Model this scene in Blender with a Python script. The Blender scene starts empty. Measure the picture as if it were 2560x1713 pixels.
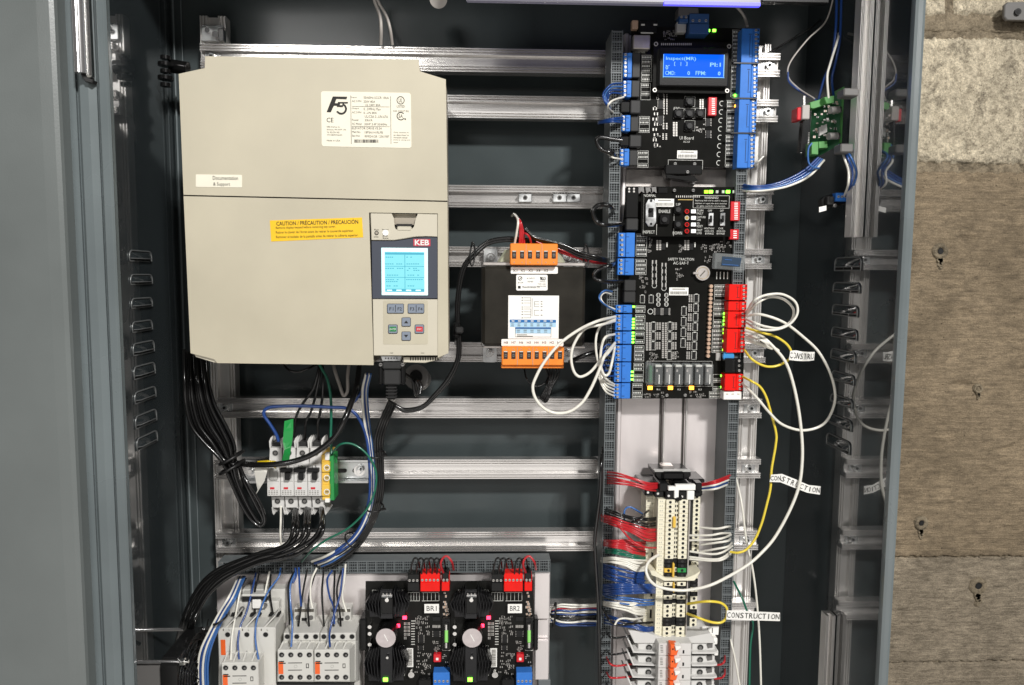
import bpy, math, random
from math import sin, cos, pi, radians, atan2, hypot
from mathutils import Vector, Matrix, noise
random.seed(7)
SC = bpy.context.scene
COL = SC.collection
# ---------------------------------------------------------------- camera
FPX = 1850.0; CX, CY = 1280.0, 856.5; H0 = 1.5
ROT = (Matrix.Rotation(-radians(1.9), 3, 'Z') @ Matrix.Rotation(pi/2 - radians(5.25), 3, 'X') @ Matrix.Rotation(radians(0.4), 3, 'Z'))
cam = bpy.data.cameras.new('camera'); camo = bpy.data.objects.new('camera', cam); COL.objects.link(camo)
camo.matrix_world = Matrix.Translation((0, 0, H0)) @ ROT.to_4x4()
cam.sensor_fit = 'HORIZONTAL'; cam.sensor_width = 36.0; cam.lens = FPX/2560*36.0
cam.clip_start = 0.02; cam.clip_end = 60
SC.camera = camo
# ---------------------------------------------------------------- world, lamps, exposure
W = bpy.data.worlds.new('World'); SC.world = W; W.use_nodes = True
wn = W.node_tree.nodes; wl = W.node_tree.links
bg = wn['Background']
tc = wn.new('ShaderNodeTexCoord'); sp = wn.new('ShaderNodeSeparateXYZ'); wr = wn.new('ShaderNodeValToRGB')
wl.new(tc.outputs['Generated'], sp.inputs[0]); wl.new(sp.outputs['Z'], wr.inputs[0]); wl.new(wr.outputs[0], bg.inputs[0])
wr.color_ramp.elements[0].position = 0.0; wr.color_ramp.elements[0].color = (.46, .44, .40, 1)
wr.color_ramp.elements[1].position = 1.0; wr.color_ramp.elements[1].color = (.035, .035, .04, 1)
e_ = wr.color_ramp.elements.new(.48); e_.color = (.21, .20, .195, 1)
e_ = wr.color_ramp.elements.new(.60); e_.color = (.06, .057, .056, 1)
mr_ = wn.new('ShaderNodeMapRange'); mr_.inputs[1].default_value = -1; mr_.inputs[2].default_value = 1; wl.new(sp.outputs['Z'], mr_.inputs[0]); wl.new(mr_.outputs[0], wr.inputs[0])
bg.inputs[1].default_value = 0.9
def area(name, loc, target, sx, sy, power, color):
    l = bpy.data.lights.new(name, 'AREA'); l.shape = 'RECTANGLE'; l.size = sx; l.size_y = sy; l.energy = power; l.color = color
    o = bpy.data.objects.new(name, l); COL.objects.link(o); o.location = loc
    o.rotation_euler = (Vector(target) - Vector(loc)).to_track_quat('-Z', 'Y').to_euler()
    return o
area('key_lamp', (1.30, -2.3, H0 + 2.15), (0.0, 1.2, H0 - .05), 0.40, 0.25, 192, (1.0, .98, .95))
area('left_fill', (-1.15, -2.5, H0 + 1.25), (0.2, 1.2, H0 - .1), 0.9, 0.5, 30, (1.0, .98, .95))  # added fill from the left, lifts the right wall and its rail
area('bounce_fill', (-0.25, -1.7, H0 - 1.45), (0.0, 1.2, H0 - .45), 3.4, 1.3, 14.0, (1.0, .96, .92))  # added low panel whose reflection brightens the lower rails
SC.view_settings.view_transform = 'Standard'; SC.view_settings.look = 'None'
SC.view_settings.exposure = 0.0; SC.view_settings.gamma = 1.0
# ---------------------------------------------------------------- pixel to place
def P(x, y, d):
    r = ROT @ Vector(((x - CX)/FPX, -(y - CY)/FPX, -1.0)); r *= d/r.y
    return Vector((r.x, r.y, r.z + H0))
def PX(x, y, X):
    r = ROT @ Vector(((x - CX)/FPX, -(y - CY)/FPX, -1.0)); r *= X/r.x
    return Vector((r.x, r.y, r.z + H0))
def RR(x0, y0, x1, y1, d):
    xm, ym = (x0+x1)/2, (y0+y1)/2
    return P(x0, ym, d).x, P(x1, ym, d).x, P(xm, y1, d).z, P(xm, y0, d).z
def px(n, d): return n*d/FPX
# ---------------------------------------------------------------- materials
def lin(c):
    if isinstance(c, str):
        c = tuple(int(c[i:i+2], 16)/255 for i in (0, 2, 4))
        return tuple((v/12.92 if v <= .04045 else ((v+.055)/1.055)**2.4) for v in c)
    return c
MATS = {}
def M(name, col=None, rough=.5, metal=0.0, var=0.0, vs=30.0, bump=0.0, bs=300.0, emit=0.0, stretch=None, coat=0.0, alpha=None, trans=0.0, rvar=0.0, ecol=None, spec=.5, crough=.08, cior=None):
    if name in MATS: return MATS[name]
    m = bpy.data.materials.new(name); m.use_nodes = True; nt = m.node_tree; b = nt.nodes['Principled BSDF']
    c = lin(col); b.inputs['Base Color'].default_value = (*c, 1); b.inputs['Roughness'].default_value = rough; b.inputs['Metallic'].default_value = metal
    b.inputs['Specular IOR Level'].default_value = spec
    if coat: b.inputs['Coat Weight'].default_value = coat; b.inputs['Coat Roughness'].default_value = crough
    if cior: b.inputs['Coat IOR'].default_value = cior
    if trans: b.inputs['Transmission Weight'].default_value = trans; b.inputs['IOR'].default_value = 1.2
    if alpha is not None: b.inputs['Alpha'].default_value = alpha
    if emit: b.inputs['Emission Color'].default_value = (*(lin(ecol) if ecol else c), 1); b.inputs['Emission Strength'].default_value = emit
    if var or bump or rvar:
        t = nt.nodes.new('ShaderNodeTexCoord'); mp = nt.nodes.new('ShaderNodeMapping'); nt.links.new(t.outputs['Object'], mp.inputs[0])
        if stretch: mp.inputs['Scale'].default_value = stretch
    if var or rvar:
        n = nt.nodes.new('ShaderNodeTexNoise'); n.inputs['Scale'].default_value = vs; n.inputs['Detail'].default_value = 5; nt.links.new(mp.outputs[0], n.inputs[0])
        if var:
            r = nt.nodes.new('ShaderNodeMapRange'); r.inputs[1].default_value = .3; r.inputs[2].default_value = .7
            r.inputs[3].default_value = 1-var; r.inputs[4].default_value = 1+var; nt.links.new(n.outputs[0], r.inputs[0])
            mx = nt.nodes.new('ShaderNodeVectorMath'); mx.operation = 'SCALE'; mx.inputs[0].default_value = c
            nt.links.new(r.outputs[0], mx.inputs['Scale']); nt.links.new(mx.outputs[0], b.inputs['Base Color'])
        if rvar:
            r = nt.nodes.new('ShaderNodeMapRange'); r.inputs[1].default_value = .3; r.inputs[2].default_value = .7
            r.inputs[3].default_value = rough-rvar; r.inputs[4].default_value = rough+rvar; nt.links.new(n.outputs[0], r.inputs[0]); nt.links.new(r.outputs[0], b.inputs['Roughness'])
    if bump:
        n2 = nt.nodes.new('ShaderNodeTexNoise'); n2.inputs['Scale'].default_value = bs; n2.inputs['Detail'].default_value = 3; nt.links.new(mp.outputs[0], n2.inputs[0])
        bp = nt.nodes.new('ShaderNodeBump'); bp.inputs['Strength'].default_value = bump; bp.inputs['Distance'].default_value = .002
        nt.links.new(n2.outputs[0], bp.inputs['Height']); nt.links.new(bp.outputs[0], b.inputs['Normal'])
    MATS[name] = m; return m
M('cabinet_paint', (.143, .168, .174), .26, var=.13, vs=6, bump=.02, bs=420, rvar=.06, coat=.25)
M('shaded_paint', (.030, .037, .040), .24, var=.08, vs=8, bump=.006, bs=60, rvar=.05, coat=1.0, crough=.03, cior=2.5)  # cabinet paint darkened, the interior's shade is put into the colour
M('door_paint', (.138, .153, .150), .34, var=.14, vs=4, bump=.05, bs=520, rvar=.06)
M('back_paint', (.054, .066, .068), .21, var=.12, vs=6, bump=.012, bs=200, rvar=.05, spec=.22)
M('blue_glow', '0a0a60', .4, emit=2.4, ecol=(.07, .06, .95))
M('gasket', '33251a', .7)
M('black_gap', '050505', .8)
M('alu_h', (.74, .72, .70), .24, .75, var=.07, vs=9, bump=.03, bs=70, stretch=(.5, 9, 9), rvar=.04)
M('alu_v', (.76, .74, .715), .36, .65, var=.07, vs=9, bump=.035, bs=70, stretch=(9, 9, .5), rvar=.05)
M('alu_plate', (.78, .73, .72), .40, .55, var=.09, vs=22, bump=.05, bs=260, stretch=(1, 1, .3), rvar=.08)
M('zinc', (.62, .63, .63), .33, 1.0, var=.15, vs=60, rvar=.1)
M('steel', (.72, .71, .69), .22, 1.0, var=.1, vs=200)
M('chrome', (.85, .84, .84), .16, .9)
M('beige', (.500, .458, .350), .42, var=.085, vs=7, bump=.10, bs=1100, rvar=.06)
M('beige_light', (.56, .52, .42), .45, var=.02, vs=20)
M('beige_dark', (.34, .30, .24), .5)
M('side_grey', (.16, .155, .15), .4, .3)
M('keypad_grey', '4b4f59', .35, spec=.2)
M('key_grey', '7f8896', .4)
M('green_key', '0f7a3e', .4); M('red_key', 'c8202c', .4); M('red_logo', 'c23a4c', .4)
M('white_paper', (.74, .72, .66), .5, var=.02, vs=80); M('sticker', (.80, .76, .63), .45, var=.02, vs=60)
M('white_label', (.88, .87, .83), .45)
M('yellow_sticker', (.86, .52, .008), .45, var=.04, vs=30)
M('ink', '15130f', .6); M('ink_grey', '5c5850', .6); M('ink_white', (.75, .75, .72), .6)
M('blue_print', '1466a8', .5); M('blue_pale', 'a9cfe8', .5)
M('lcd_cyan', '0d3238', .3, emit=1.0, ecol=(.30, .86, .93)); M('lcd_ink', '2f8fa6', .4, emit=.35, ecol=(.12, .45, .60))
M('lcd_white', 'c8e8ea', .3, emit=.55, ecol=(.62, .95, .95))
M('lcd_blue', '01030a', .2, spec=.1, emit=1.25, ecol=(.003, .115, .95)); M('lcd_text', '102040', .4, spec=.1, emit=1.0, ecol=(.33, .72, 1.0))
M('lcd_dark', (.035, .06, .10), .2)
M('pcb_black', (.009, .009, .008), .21, var=.15, vs=60, spec=.11); M('pcb_green', (.012, .10, .035), .4, var=.3, vs=80)
M('silk', (.62, .62, .58), .6)
M('plastic_black', (.011, .011, .011), .26, bump=.02, bs=600, spec=.2); M('plastic_charcoal', (.035, .035, .035), .45, spec=.2)
M('rubber_black', (.006, .006, .006), .26, spec=.2)
M('term_blue', (.04, .185, .60), .42, var=.05, vs=90, spec=.2); M('term_dark_blue', (.03, .09, .24), .42)
M('term_red', (.78, .012, .008), .40, var=.05, vs=90, spec=.2); M('term_green', (.09, .30, .08), .45)
M('dip_red', (.62, .012, .02), .35)
M('orange', (.90, .25, .025), .42, var=.04, vs=60); M('orange_handle', (.85, .13, .02), .4)
M('cream', (.80, .76, .60), .5, var=.04, vs=90); M('cream_shade', (.56, .54, .45), .5)
M('device_white', (.62, .61, .57), .45, var=.02, vs=40); M('device_grey', (.42, .42, .40), .45)
M('breaker', (.64, .63, .61), .42, var=.02, vs=40)
M('hole', (.004, .004, .004), .7); M('hole_brown', (.03, .010, .004), .6)
M('duct', (.13, .145, .15), .55, var=.05, vs=60)
M('core', (.022, .020, .016), .34, var=.3, vs=30, bump=.06, bs=120, spec=.2)
M('coil', (.36, .37, .27), .5)
M('brass', (.70, .52, .20), .3, 1.0); M('gold_yellow', (.78, .50, .07), .45)
M('terminal_green', (.02, .26, .06), .4); M('tape_green', (.01, .26, .05), .38); M('tape_yellow', (.78, .55, .01), .4)
M('w_white', (.80, .78, .70), .38, coat=.2); M('w_black', (.0065, .0065, .0065), .24, coat=.4); M('w_blue', (.010, .050, .215), .32, coat=.2)
M('w_lblue', (.04, .13, .37), .32, coat=.2)
M('w_red', (.48, .018, .025), .34, coat=.2); M('w_yellow', (.80, .62, .06), .36, coat=.2); M('w_green', (.006, .13, .075), .34, coat=.2)
M('w_gray', (.42, .39, .36), .4); M('tin', (.60, .56, .53), .38, .8, var=.12, vs=90)
M('chip', (.014, .014, .014), .4, spec=.2); M('smd_silver', (.52, .50, .47), .4, .5)
M('fin_black', (.022, .022, .024), .30, .5)
M('groove_brown', (.10, .09, .082), .5)
M('edge_highlight', (.24, .25, .25), .35, .5); M('resistor_tan', (.50, .34, .24), .5)  # louver rims: their lit edges put into a lighter colour
M('cap_top', (.62, .56, .56), .35, .55, var=.08, vs=120); M('clear', (.6, .63, .63), .08, alpha=.15)
M('cap_blue', (.05, .28, .62), .35)
M('led_green', '1a4010', .3, emit=5.0, ecol=(.22, 1.0, .05)); M('led_orange', '503008', .3, emit=4.0, ecol=(1.0, .42, .04))
M('led_red', '500808', .3, emit=6.0, ecol=(1.0, .03, .08)); M('led_white', 'dddddd', .3, emit=.5, ecol=(.9, .9, .85)); M('led_lime', '304008', .3, emit=2.2, ecol=(.45, 1.0, .04))
M('led_off', (.10, .01, .01), .2)
M('lamp_white', (.22, .215, .235), .4, emit=.08, ecol=(.50, .48, .80)); M('zip_black', (.008, .008, .008), .4)  # lamp_white emission tinted blue-violet to imitate the glow on the bar
M('fuse_green', (.20, .5, .12), .2, emit=.35, ecol=(.35, .85, .2))
# ---------------------------------------------------------------- mesh builder
class MB:
    def __init__(s): s.v = []; s.f = []; s.m = []; s.sm = []; s.mats = []
    def mi(s, name):
        if name not in s.mats: s.mats.append(name)
        return s.mats.index(name)
    def add(s, vs, fs, mat, smooth=False):
        o = len(s.v); s.v += [tuple(v) for v in vs]; i = s.mi(mat)
        for f in fs: s.f.append(tuple(o+k for k in f)); s.m.append(i); s.sm.append(smooth)
        return s
    def box(s, x0, x1, y0, y1, z0, z1, mat, c=0.0):
        if x1 < x0: x0, x1 = x1, x0
        if z1 < z0: z0, z1 = z1, z0
        if y1 < y0: y0, y1 = y1, y0
        if c <= 0:
            vs = [(x, y, z) for x in (x0, x1) for y in (y0, y1) for z in (z0, z1)]
            return s.add(vs, [(0,1,3,2),(4,6,7,5),(0,4,5,1),(2,3,7,6),(0,2,6,4),(1,5,7,3)], mat)
        c = min(c, (x1-x0)*.45, (z1-z0)*.45, (y1-y0)*.45)      # front edges chamfered
        o = [(x0+c, z0), (x1-c, z0), (x1, z0+c), (x1, z1-c), (x1-c, z1), (x0+c, z1), (x0, z1-c), (x0, z0+c)]
        q = [(x0+c, z0+c), (x1-c, z0+c), (x1-c, z0+c), (x1-c, z1-c), (x1-c, z1-c), (x0+c, z1-c), (x0+c, z1-c), (x0+c, z0+c)]
        vs = [(a, y0, b) for a, b in q] + [(a, y0+c, b) for a, b in o] + [(a, y1, b) for a, b in o]
        fs = [(7, 5, 3, 1), tuple(range(23, 15, -1))[::-1]]
        for k in range(8):
            n = (k+1) % 8
            fs.append((8+k, 8+n, n, k) if k % 2 else (8+k, 8+n, n, k)); fs.append((16+k, 16+n, 8+n, 8+k))
        return s.add(vs, fs, mat)
    def prism(s, pts, y0, y1, mat, c=0.0):                      # polygon in (x, z), extruded along Y
        n = len(pts); cx = sum(p[0] for p in pts)/n; cz = sum(p[1] for p in pts)/n
        if c > 0:
            ins = []
            for p in pts:
                L = hypot(p[0]-cx, p[1]-cz) or 1; k = 1 - min(.5, c/L); ins.append((cx+(p[0]-cx)*k, cz+(p[1]-cz)*k))
            vs = [(a, y0, b) for a, b in ins] + [(a, y0+c, b) for a, b in pts] + [(a, y1, b) for a, b in pts]
            fs = [tuple(range(n)), tuple(range(3*n-1, 2*n-1, -1))]
            for k in range(n):
                q = (k+1) % n; fs.append((k, n+k, n+q, q)); fs.append((n+k, 2*n+k, 2*n+q, n+q))
        else:
            vs = [(a, y0, b) for a, b in pts] + [(a, y1, b) for a, b in pts]
            fs = [tuple(range(n)), tuple(range(2*n-1, n-1, -1))] + [(k, n+k, n+(k+1) % n, (k+1) % n) for k in range(n)]
        return s.add(vs, fs, mat)
    def cyl(s, a, b, r, mat, n=12, r2=None, smooth=True, caps=True):
        a = Vector(a); b = Vector(b); ax = (b-a).normalized(); u = ax.orthogonal().normalized(); w = ax.cross(u); r2 = r if r2 is None else r2
        A = [a + (u*cos(2*pi*k/n) + w*sin(2*pi*k/n))*r for k in range(n)]; B = [b + (u*cos(2*pi*k/n) + w*sin(2*pi*k/n))*r2 for k in range(n)]
        s.add(A+B, [(k, (k+1) % n, n+(k+1) % n, n+k) for k in range(n)], mat, smooth)
        if caps: s.add(A, [tuple(range(n-1, -1, -1))], mat); s.add(B, [tuple(range(n))], mat)
        return s
    def extrude_z(s, prof, z0, z1, mat, smooth=False):           # profile in (x, y)
        n = len(prof); vs = [(a, b, z0) for a, b in prof] + [(a, b, z1) for a, b in prof]
        return s.add(vs, [tuple(range(n-1, -1, -1)), tuple(range(n, 2*n))] + [(k, (k+1) % n, n+(k+1) % n, n+k) for k in range(n)], mat, smooth)
    def extrude_x(s, prof, x0, x1, mat):                         # profile in (y, z)
        n = len(prof); vs = [(x0, a, b) for a, b in prof] + [(x1, a, b) for a, b in prof]
        return s.add(vs, [tuple(range(n)), tuple(range(2*n-1, n-1, -1))] + [(n+k, n+(k+1) % n, (k+1) % n, k) for k in range(n)], mat)
    # pixel-measured helpers: front at depth d, t thick, world-aligned
    def pb(s, x0, y0, x1, y1, d, t, mat, c=0.0):
        a, b, z0, z1 = RR(x0, y0, x1, y1, d); return s.box(a, b, d, d+t, z0, z1, mat, c)
    def pp(s, pts, d, t, mat, c=0.0):
        q = [P(x, y, d) for x, y in pts]; return s.prism([(p.x, p.z) for p in q], d, d+t, mat, c)
    def pc(s, x, y, rpx, d, t, mat, n=14, r2=None):
        p = P(x, y, d); r = px(rpx, d); return s.cyl(p, p + Vector((0, t, 0)), r, mat, n, r2=(px(r2, d) if r2 is not None else None))
    def ring(s, x, y, rpx, wpx, d, t, mat, n=18, a0=0, a1=360):
        p = P(x, y, d); R = px(rpx, d); r = px(rpx-wpx, d); m = n; full = abs(a1-a0) >= 360; vs = []
        for k in range(m + (0 if full else 1)):
            a = radians(a0 + (a1-a0)*k/m)
            for q in (R, r): vs.append((p.x+q*cos(a), d, p.z+q*sin(a)))
            for q in (R, r): vs.append((p.x+q*cos(a), d+t, p.z+q*sin(a)))
        N = len(vs)//4; fs = []
        for k in range(m):
            a = 4*k; b = 4*((k+1) % N)
            fs += [(a, a+1, b+1, b), (a, b, b+2, a+2), (a+1, a+3, b+3, b+1)]
        return s.add(vs, fs, mat)
    def outline(s, x0, y0, x1, y1, w, d, mat='silk', t=.0003):
        s.pb(x0, y0, x1, y0+w, d, t, mat); s.pb(x0, y1-w, x1, y1, d, t, mat); s.pb(x0, y0+w, x0+w, y1-w, d, t, mat); return s.pb(x1-w, y0+w, x1, y1-w, d, t, mat)
    def tube(s, pts, r, mat, n=8, sub=6, caps=True):
        pts = [Vector(p) for p in pts]; c = spline(pts, sub); s.sweep(c, r, mat, n, caps); return s
    def sweep(s, c, r, mat, n=8, caps=True):
        T = [(c[min(i+1, len(c)-1)] - c[max(i-1, 0)]).normalized() for i in range(len(c))]
        u = T[0].orthogonal().normalized(); vs = []
        for i, p in enumerate(c):
            u = (u - T[i]*u.dot(T[i])).normalized(); w = T[i].cross(u)
            for k in range(n): vs.append(p + (u*cos(2*pi*k/n) + w*sin(2*pi*k/n))*r)
        m = len(c); fs = [(i*n+k, i*n+(k+1) % n, (i+1)*n+(k+1) % n, (i+1)*n+k) for i in range(m-1) for k in range(n)]
        s.add(vs, fs, mat, True)
        if caps: s.add(vs[:n], [tuple(range(n-1, -1, -1))], mat); s.add(vs[-n:], [tuple(range(n))], mat)
    def mesh(s, name, org=(0, 0, 0)):
        me = bpy.data.meshes.new(name); ox, oy, oz = org
        me.from_pydata([(a-ox, b-oy, c-oz) for a, b, c in s.v], [], s.f)
        for n in s.mats: me.materials.append(MATS[n])
        me.polygons.foreach_set('material_index', s.m); me.polygons.foreach_set('use_smooth', s.sm); me.update()
        import bmesh
        bm = bmesh.new(); bm.from_mesh(me); bmesh.ops.recalc_face_normals(bm, faces=bm.faces); bm.to_mesh(me); bm.free()
        return me
    def build(s, name, parent=None, label=None, kind=None):
        return link(name, s.mesh(name, OR(parent)), parent, label, kind)
ORG = {}
def OR(p): return ORG.get(p.name, (0, 0, 0)) if p is not None else (0, 0, 0)
def link(name, me, parent=None, label=None, kind=None):
    o = bpy.data.objects.new(name, me); COL.objects.link(o)
    if parent is not None: o.parent = parent; ORG[o.name] = OR(parent)
    if label: o['label'] = label
    if kind: o['kind'] = kind
    return o
def thing(name, label, cat, loc, group=None):
    o = bpy.data.objects.new(name, None); COL.objects.link(o); o.location = loc; o.empty_display_size = .02; ORG[o.name] = tuple(loc)
    o['label'] = label; o['category'] = cat
    if group: o['group'] = group
    return o
def single(mb, name, label, cat, loc, group=None):
    o = bpy.data.objects.new(name, mb.mesh(name, loc)); COL.objects.link(o); o.location = loc
    o['label'] = label; o['category'] = cat
    if group: o['group'] = group
    ORG[o.name] = tuple(loc); return o
def spline(p, sub=6):
    if len(p) < 3: return [p[0].lerp(p[-1], i/sub) for i in range(sub+1)]
    q = [p[0]*2-p[1]] + list(p) + [p[-1]*2-p[-2]]; out = []
    for i in range(1, len(q)-2):
        a, b, c, d = q[i-1:i+3]
        for k in range(sub):
            t = k/sub
            out.append(.5*((2*b) + (c-a)*t + (2*a-5*b+4*c-d)*t*t + (3*b-a-3*c+d)*t**3))
    out.append(p[-1].copy()); return out
FONT_CACHE = {}
def text(s, x0, y0, x1, y1, d, mat='ink', parent=None, name='lettering', t=.00025, rot=0.0, shear=0.0, bold=0.0, fit=True, org=None, rawmesh=False):
    """text filling the pixel rectangle at depth d, facing the viewer"""
    key = (s, shear, bold)
    if key not in FONT_CACHE:
        cu = bpy.data.curves.new('glyphs', 'FONT'); cu.body = s; cu.size = 1; cu.shear = shear; cu.offset = bold; cu.resolution_u = 2
        ob = bpy.data.objects.new('glyphs', cu); COL.objects.link(ob); dg = bpy.context.evaluated_depsgraph_get()
        me = bpy.data.meshes.new_from_object(ob.evaluated_get(dg)); 
        vs = [v.co.copy() for v in me.vertices]; fs = [tuple(p.vertices) for p in me.polygons]
        bpy.data.objects.remove(ob); bpy.data.curves.remove(cu); bpy.data.meshes.remove(me)
        FONT_CACHE[key] = (vs, fs)
    vs, fs = FONT_CACHE[key]
    a0 = min(v.x for v in vs); a1 = max(v.x for v in vs); b0 = min(v.y for v in vs); b1 = max(v.y for v in vs)
    X0, X1, Z0, Z1 = RR(x0, y0, x1, y1, d); cx, cz = (X0+X1)/2, (Z0+Z1)/2
    sx = (X1-X0)/max(a1-a0, 1e-6); sz = (Z1-Z0)/max(b1-b0, 1e-6)
    if not fit: sx = sz = min(sx, sz)
    pts = []
    for v in vs:
        u = (v.x-(a0+a1)/2)*sx; w = (v.y-(b0+b1)/2)*sz
        pts.append((cx+u*cos(rot)-w*sin(rot), d, cz+u*sin(rot)+w*cos(rot)))
    mb = MB() if not rawmesh else rawmesh
    mb.add(pts, fs, mat)
    if rawmesh: return None
    return mb.build(name, parent)
def wire(name, label, pts, r, mat, cat='wire', group=None, n=8, sub=7):
    """one cable through (pixel x, pixel y, depth) points, radius in pixels"""
    w = [P(*p) for p in pts]; d = sum(p[2] for p in pts)/len(pts)
    mb = MB(); mb.tube(w, px(r, d), mat, n, sub)
    return single(mb, name, label, cat, w[0], group)
def bolt(parent, x, y, d, r=8, washer=True, name='bolt'):
    mb = MB()
    if washer: mb.pc(x, y, r*1.5, d-.0015, .0015, 'zinc', 16)
    p = P(x, y, d-.006)
    hx = [(p.x+px(r, d)*cos(pi/3*k+.3), p.z+px(r, d)*sin(pi/3*k+.3)) for k in range(6)]
    mb.prism(hx, d-.006, d-.0015, 'zinc', .0006); mb.pc(x, y, r*.5, d-.009, .004, 'zinc', 10)
    return mb.build(name, parent)
M('edge_tan', (.30, .25, .18), .5, var=.3, vs=200)
# ================================================================ cabinet
YB = 1.25; YF = 0.93
XL = P(472, 1340, YB).x; XR = P(1965, 1340, YB).x
ZT = P(1280, -400, YF).z; ZBOT = P(1280, 1900, YF).z - .12
cab = thing('electrical_cabinet', 'large open grey steel control cabinet holding the drive, rails and circuit boards', 'cabinet', (0, YB, ZBOT))
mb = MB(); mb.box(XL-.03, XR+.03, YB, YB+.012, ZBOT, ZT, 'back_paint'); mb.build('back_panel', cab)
mb = MB(); mb.box(XR, XR+.010, YF+.01, YB-.001, ZBOT, ZT, 'shaded_paint'); wallR = mb.build('side_wall', cab)
mb = MB(); mb.box(XL-.010, XL, YF+.01, YB-.001, ZBOT, ZT, 'shaded_paint'); wallL = mb.build('side_wall', cab)
mb = MB(); mb.box(XL, XR, YF+.01, YB-.001, ZT-.01, ZT, 'shaded_paint'); mb.build('top_panel', cab)
# bent corner ridge on the left wall, thin highlight line
mb = MB(); mb.cyl((XL+.006, YB-.007, ZBOT), (XL+.006, YB-.007, ZT), .0016, 'cabinet_paint', 10); mb.cyl((XL+.017, YB-.003, ZBOT), (XL+.017, YB-.003, ZT), .0009, 'cabinet_paint', 8); mb.build('corner_seam', cab)
# right hand front lip, folded with rounded edge
def xat(x, d, y=1340): return P(x, y, d).x
x0 = XR - .0005; x1 = xat(2242, YF)
mb = MB(); prof = [(XR+.0108, YF+.045), (XR+.0108, YF+.0095), (x0, YF+.0095), (x0, YF+.006), (x0+.001, YF+.002), (x0+.004, YF), (x0+.0085, YF-.002), (x0+.012, YF-.001), (x1-.003, YF+.003), (x1, YF+.008), (x1, YF+.045)]
mb.extrude_z(prof, ZBOT, ZT, 'cabinet_paint'); mb.build('front_lip', cab)
mb = MB(); mb.box(XR+.0105, x1-.0005, YF+.0455, YB+.012, ZBOT, ZT, 'cabinet_paint'); mb.build('outer_wall', cab)
# left hinge-side flanges
def prof_strip(xs, mat, name, back=.03):
    pts = [(xat(x, d), d) for x, d in xs]; pts = [(pts[0][0], pts[0][1]+back)] + pts + [(pts[-1][0], pts[-1][1]+back)]
    m = MB(); m.extrude_z(pts, ZBOT, ZT, mat); return m.build(name, cab)
prof_strip([(209, .926), (211, .924), (240, .922), (243, .926)], 'cabinet_paint', 'hinge_flange')
prof_strip([(246, .922), (250, .9175), (270, .916), (290, .921), (292.5, .926)], 'cabinet_paint', 'hinge_flange')
prof_strip([(295.5, .914), (297, .9115), (313, .910), (316, .911), (321, .913), (322.5, .917)], 'cabinet_paint', 'front_flange', .006)
m = MB(); m.box(xat(200, .93), xat(322, .93)-.0012, .9265, .9300, ZBOT, ZT, 'cabinet_paint'); m.build('flange_return', cab)
m = MB(); m.box(xat(198.5, .925), xat(208.5, .925), .93, .955, ZBOT, ZT, 'gasket'); m.build('door_gasket', cab)
# door standing open on the left
dx1 = xat(198, .90)
m = MB(); m.extrude_z([(dx1-.9, .94), (dx1-.9, .905), (dx1-.02, .900), (dx1-.006, .9005), (dx1-.0015, .903), (dx1, .907), (dx1, .94)], ZBOT, ZT, 'door_paint')
m.build('door', cab)
m = MB(); m.box(dx1+.0024, dx1+.0034, .9235, .9250, ZBOT, ZT, 'edge_tan', .0003); m.build('door_edge_line', cab)  # thin tan line, the edge highlight put into the colour
# chrome hinge rod and its end wedge (top left)
m = MB(); a = P(192, -60, .906); b = P(203, 184, .906); m.cyl((a.x, .906, a.z), (a.x, .906, b.z), px(15, .906), 'chrome', 24)
m.box(a.x+px(9, .906), a.x+px(24, .906), .905, .913, b.z-.004, a.z, 'steel', .002); m.build('hinge_rod', cab)
m = MB(); m.pp([(200, 184), (233, 200), (229, 207), (212, 204)], .908, .01, 'plastic_charcoal', .001); m.build('hinge_stop', cab)
# louvres stamped in both side walls
def louver(wall_x, sgn, pxy, x0, x1, y0, y1):
    """sgn +1: inner side is +X (left wall)"""
    a = PX(x0, (y0+y1)/2, wall_x + sgn*.0015); b = PX(x1, (y0+y1)/2, wall_x + sgn*.0015)
    ya, yb = min(a.y, b.y), max(a.y, b.y); z1 = PX((x0+x1)/2, y0, wall_x).z; z0 = PX((x0+x1)/2, y1, wall_x).z
    zc = (a.z + b.z)/2; h = abs(z1-z0)*.80; z0, z1 = zc-h/2, zc+h/2
    m = MB(); rr_ = .008; pth = []
    def A(y, z, off=.0012): return Vector((wall_x + sgn*off, y, z))
    m.box(wall_x+sgn*.0003, wall_x+sgn*.0008, ya+.001, yb-.001, z0+.001, z1-.001, 'hole')
    for cy_, cz_, a0 in ((yb-rr_, z1-rr_, 0), (ya+rr_, z1-rr_, 90)):
        for k in range(5): a_ = radians(a0+k*22.5); pth.append(A(cy_+rr_*cos(a_), cz_+rr_*sin(a_)))
    pth = [A(yb, z0)] + pth + [A(ya, z0), A(yb, z0)]
    m.sweep(pth, .0011, 'edge_highlight', 6, False)
    # the pressed tongue, hinged at the top edge and leaning into the cabinet, open below
    N = 6; vs = []
    for i in range(N+1):
        t = i/N; zz = z1 - .002 - (z1-z0)*.62*t; o_ = .0012 + .0042*sin(t*pi/2)
        for f in (0, .12, .5, .88, 1): vs.append((wall_x+sgn*(o_ if 0 < f < 1 else .0012), ya+.003+(yb-ya-.006)*f, zz))
    m.add(vs, [(i*5+k, i*5+k+1, (i+1)*5+k+1, (i+1)*5+k) for i in range(N) for k in range(4)], 'shaded_paint', True)
    m.sweep([Vector(v) for v in vs[-5:]], .0009, 'edge_highlight', 6, False)
    for f in (.3, .62): m.box(wall_x+sgn*.0009, wall_x+sgn*.0016, ya+(yb-ya)*f, ya+(yb-ya)*f+.003, z0+.001, z0+(z1-z0)*.36, 'shaded_paint')
    return m
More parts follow.
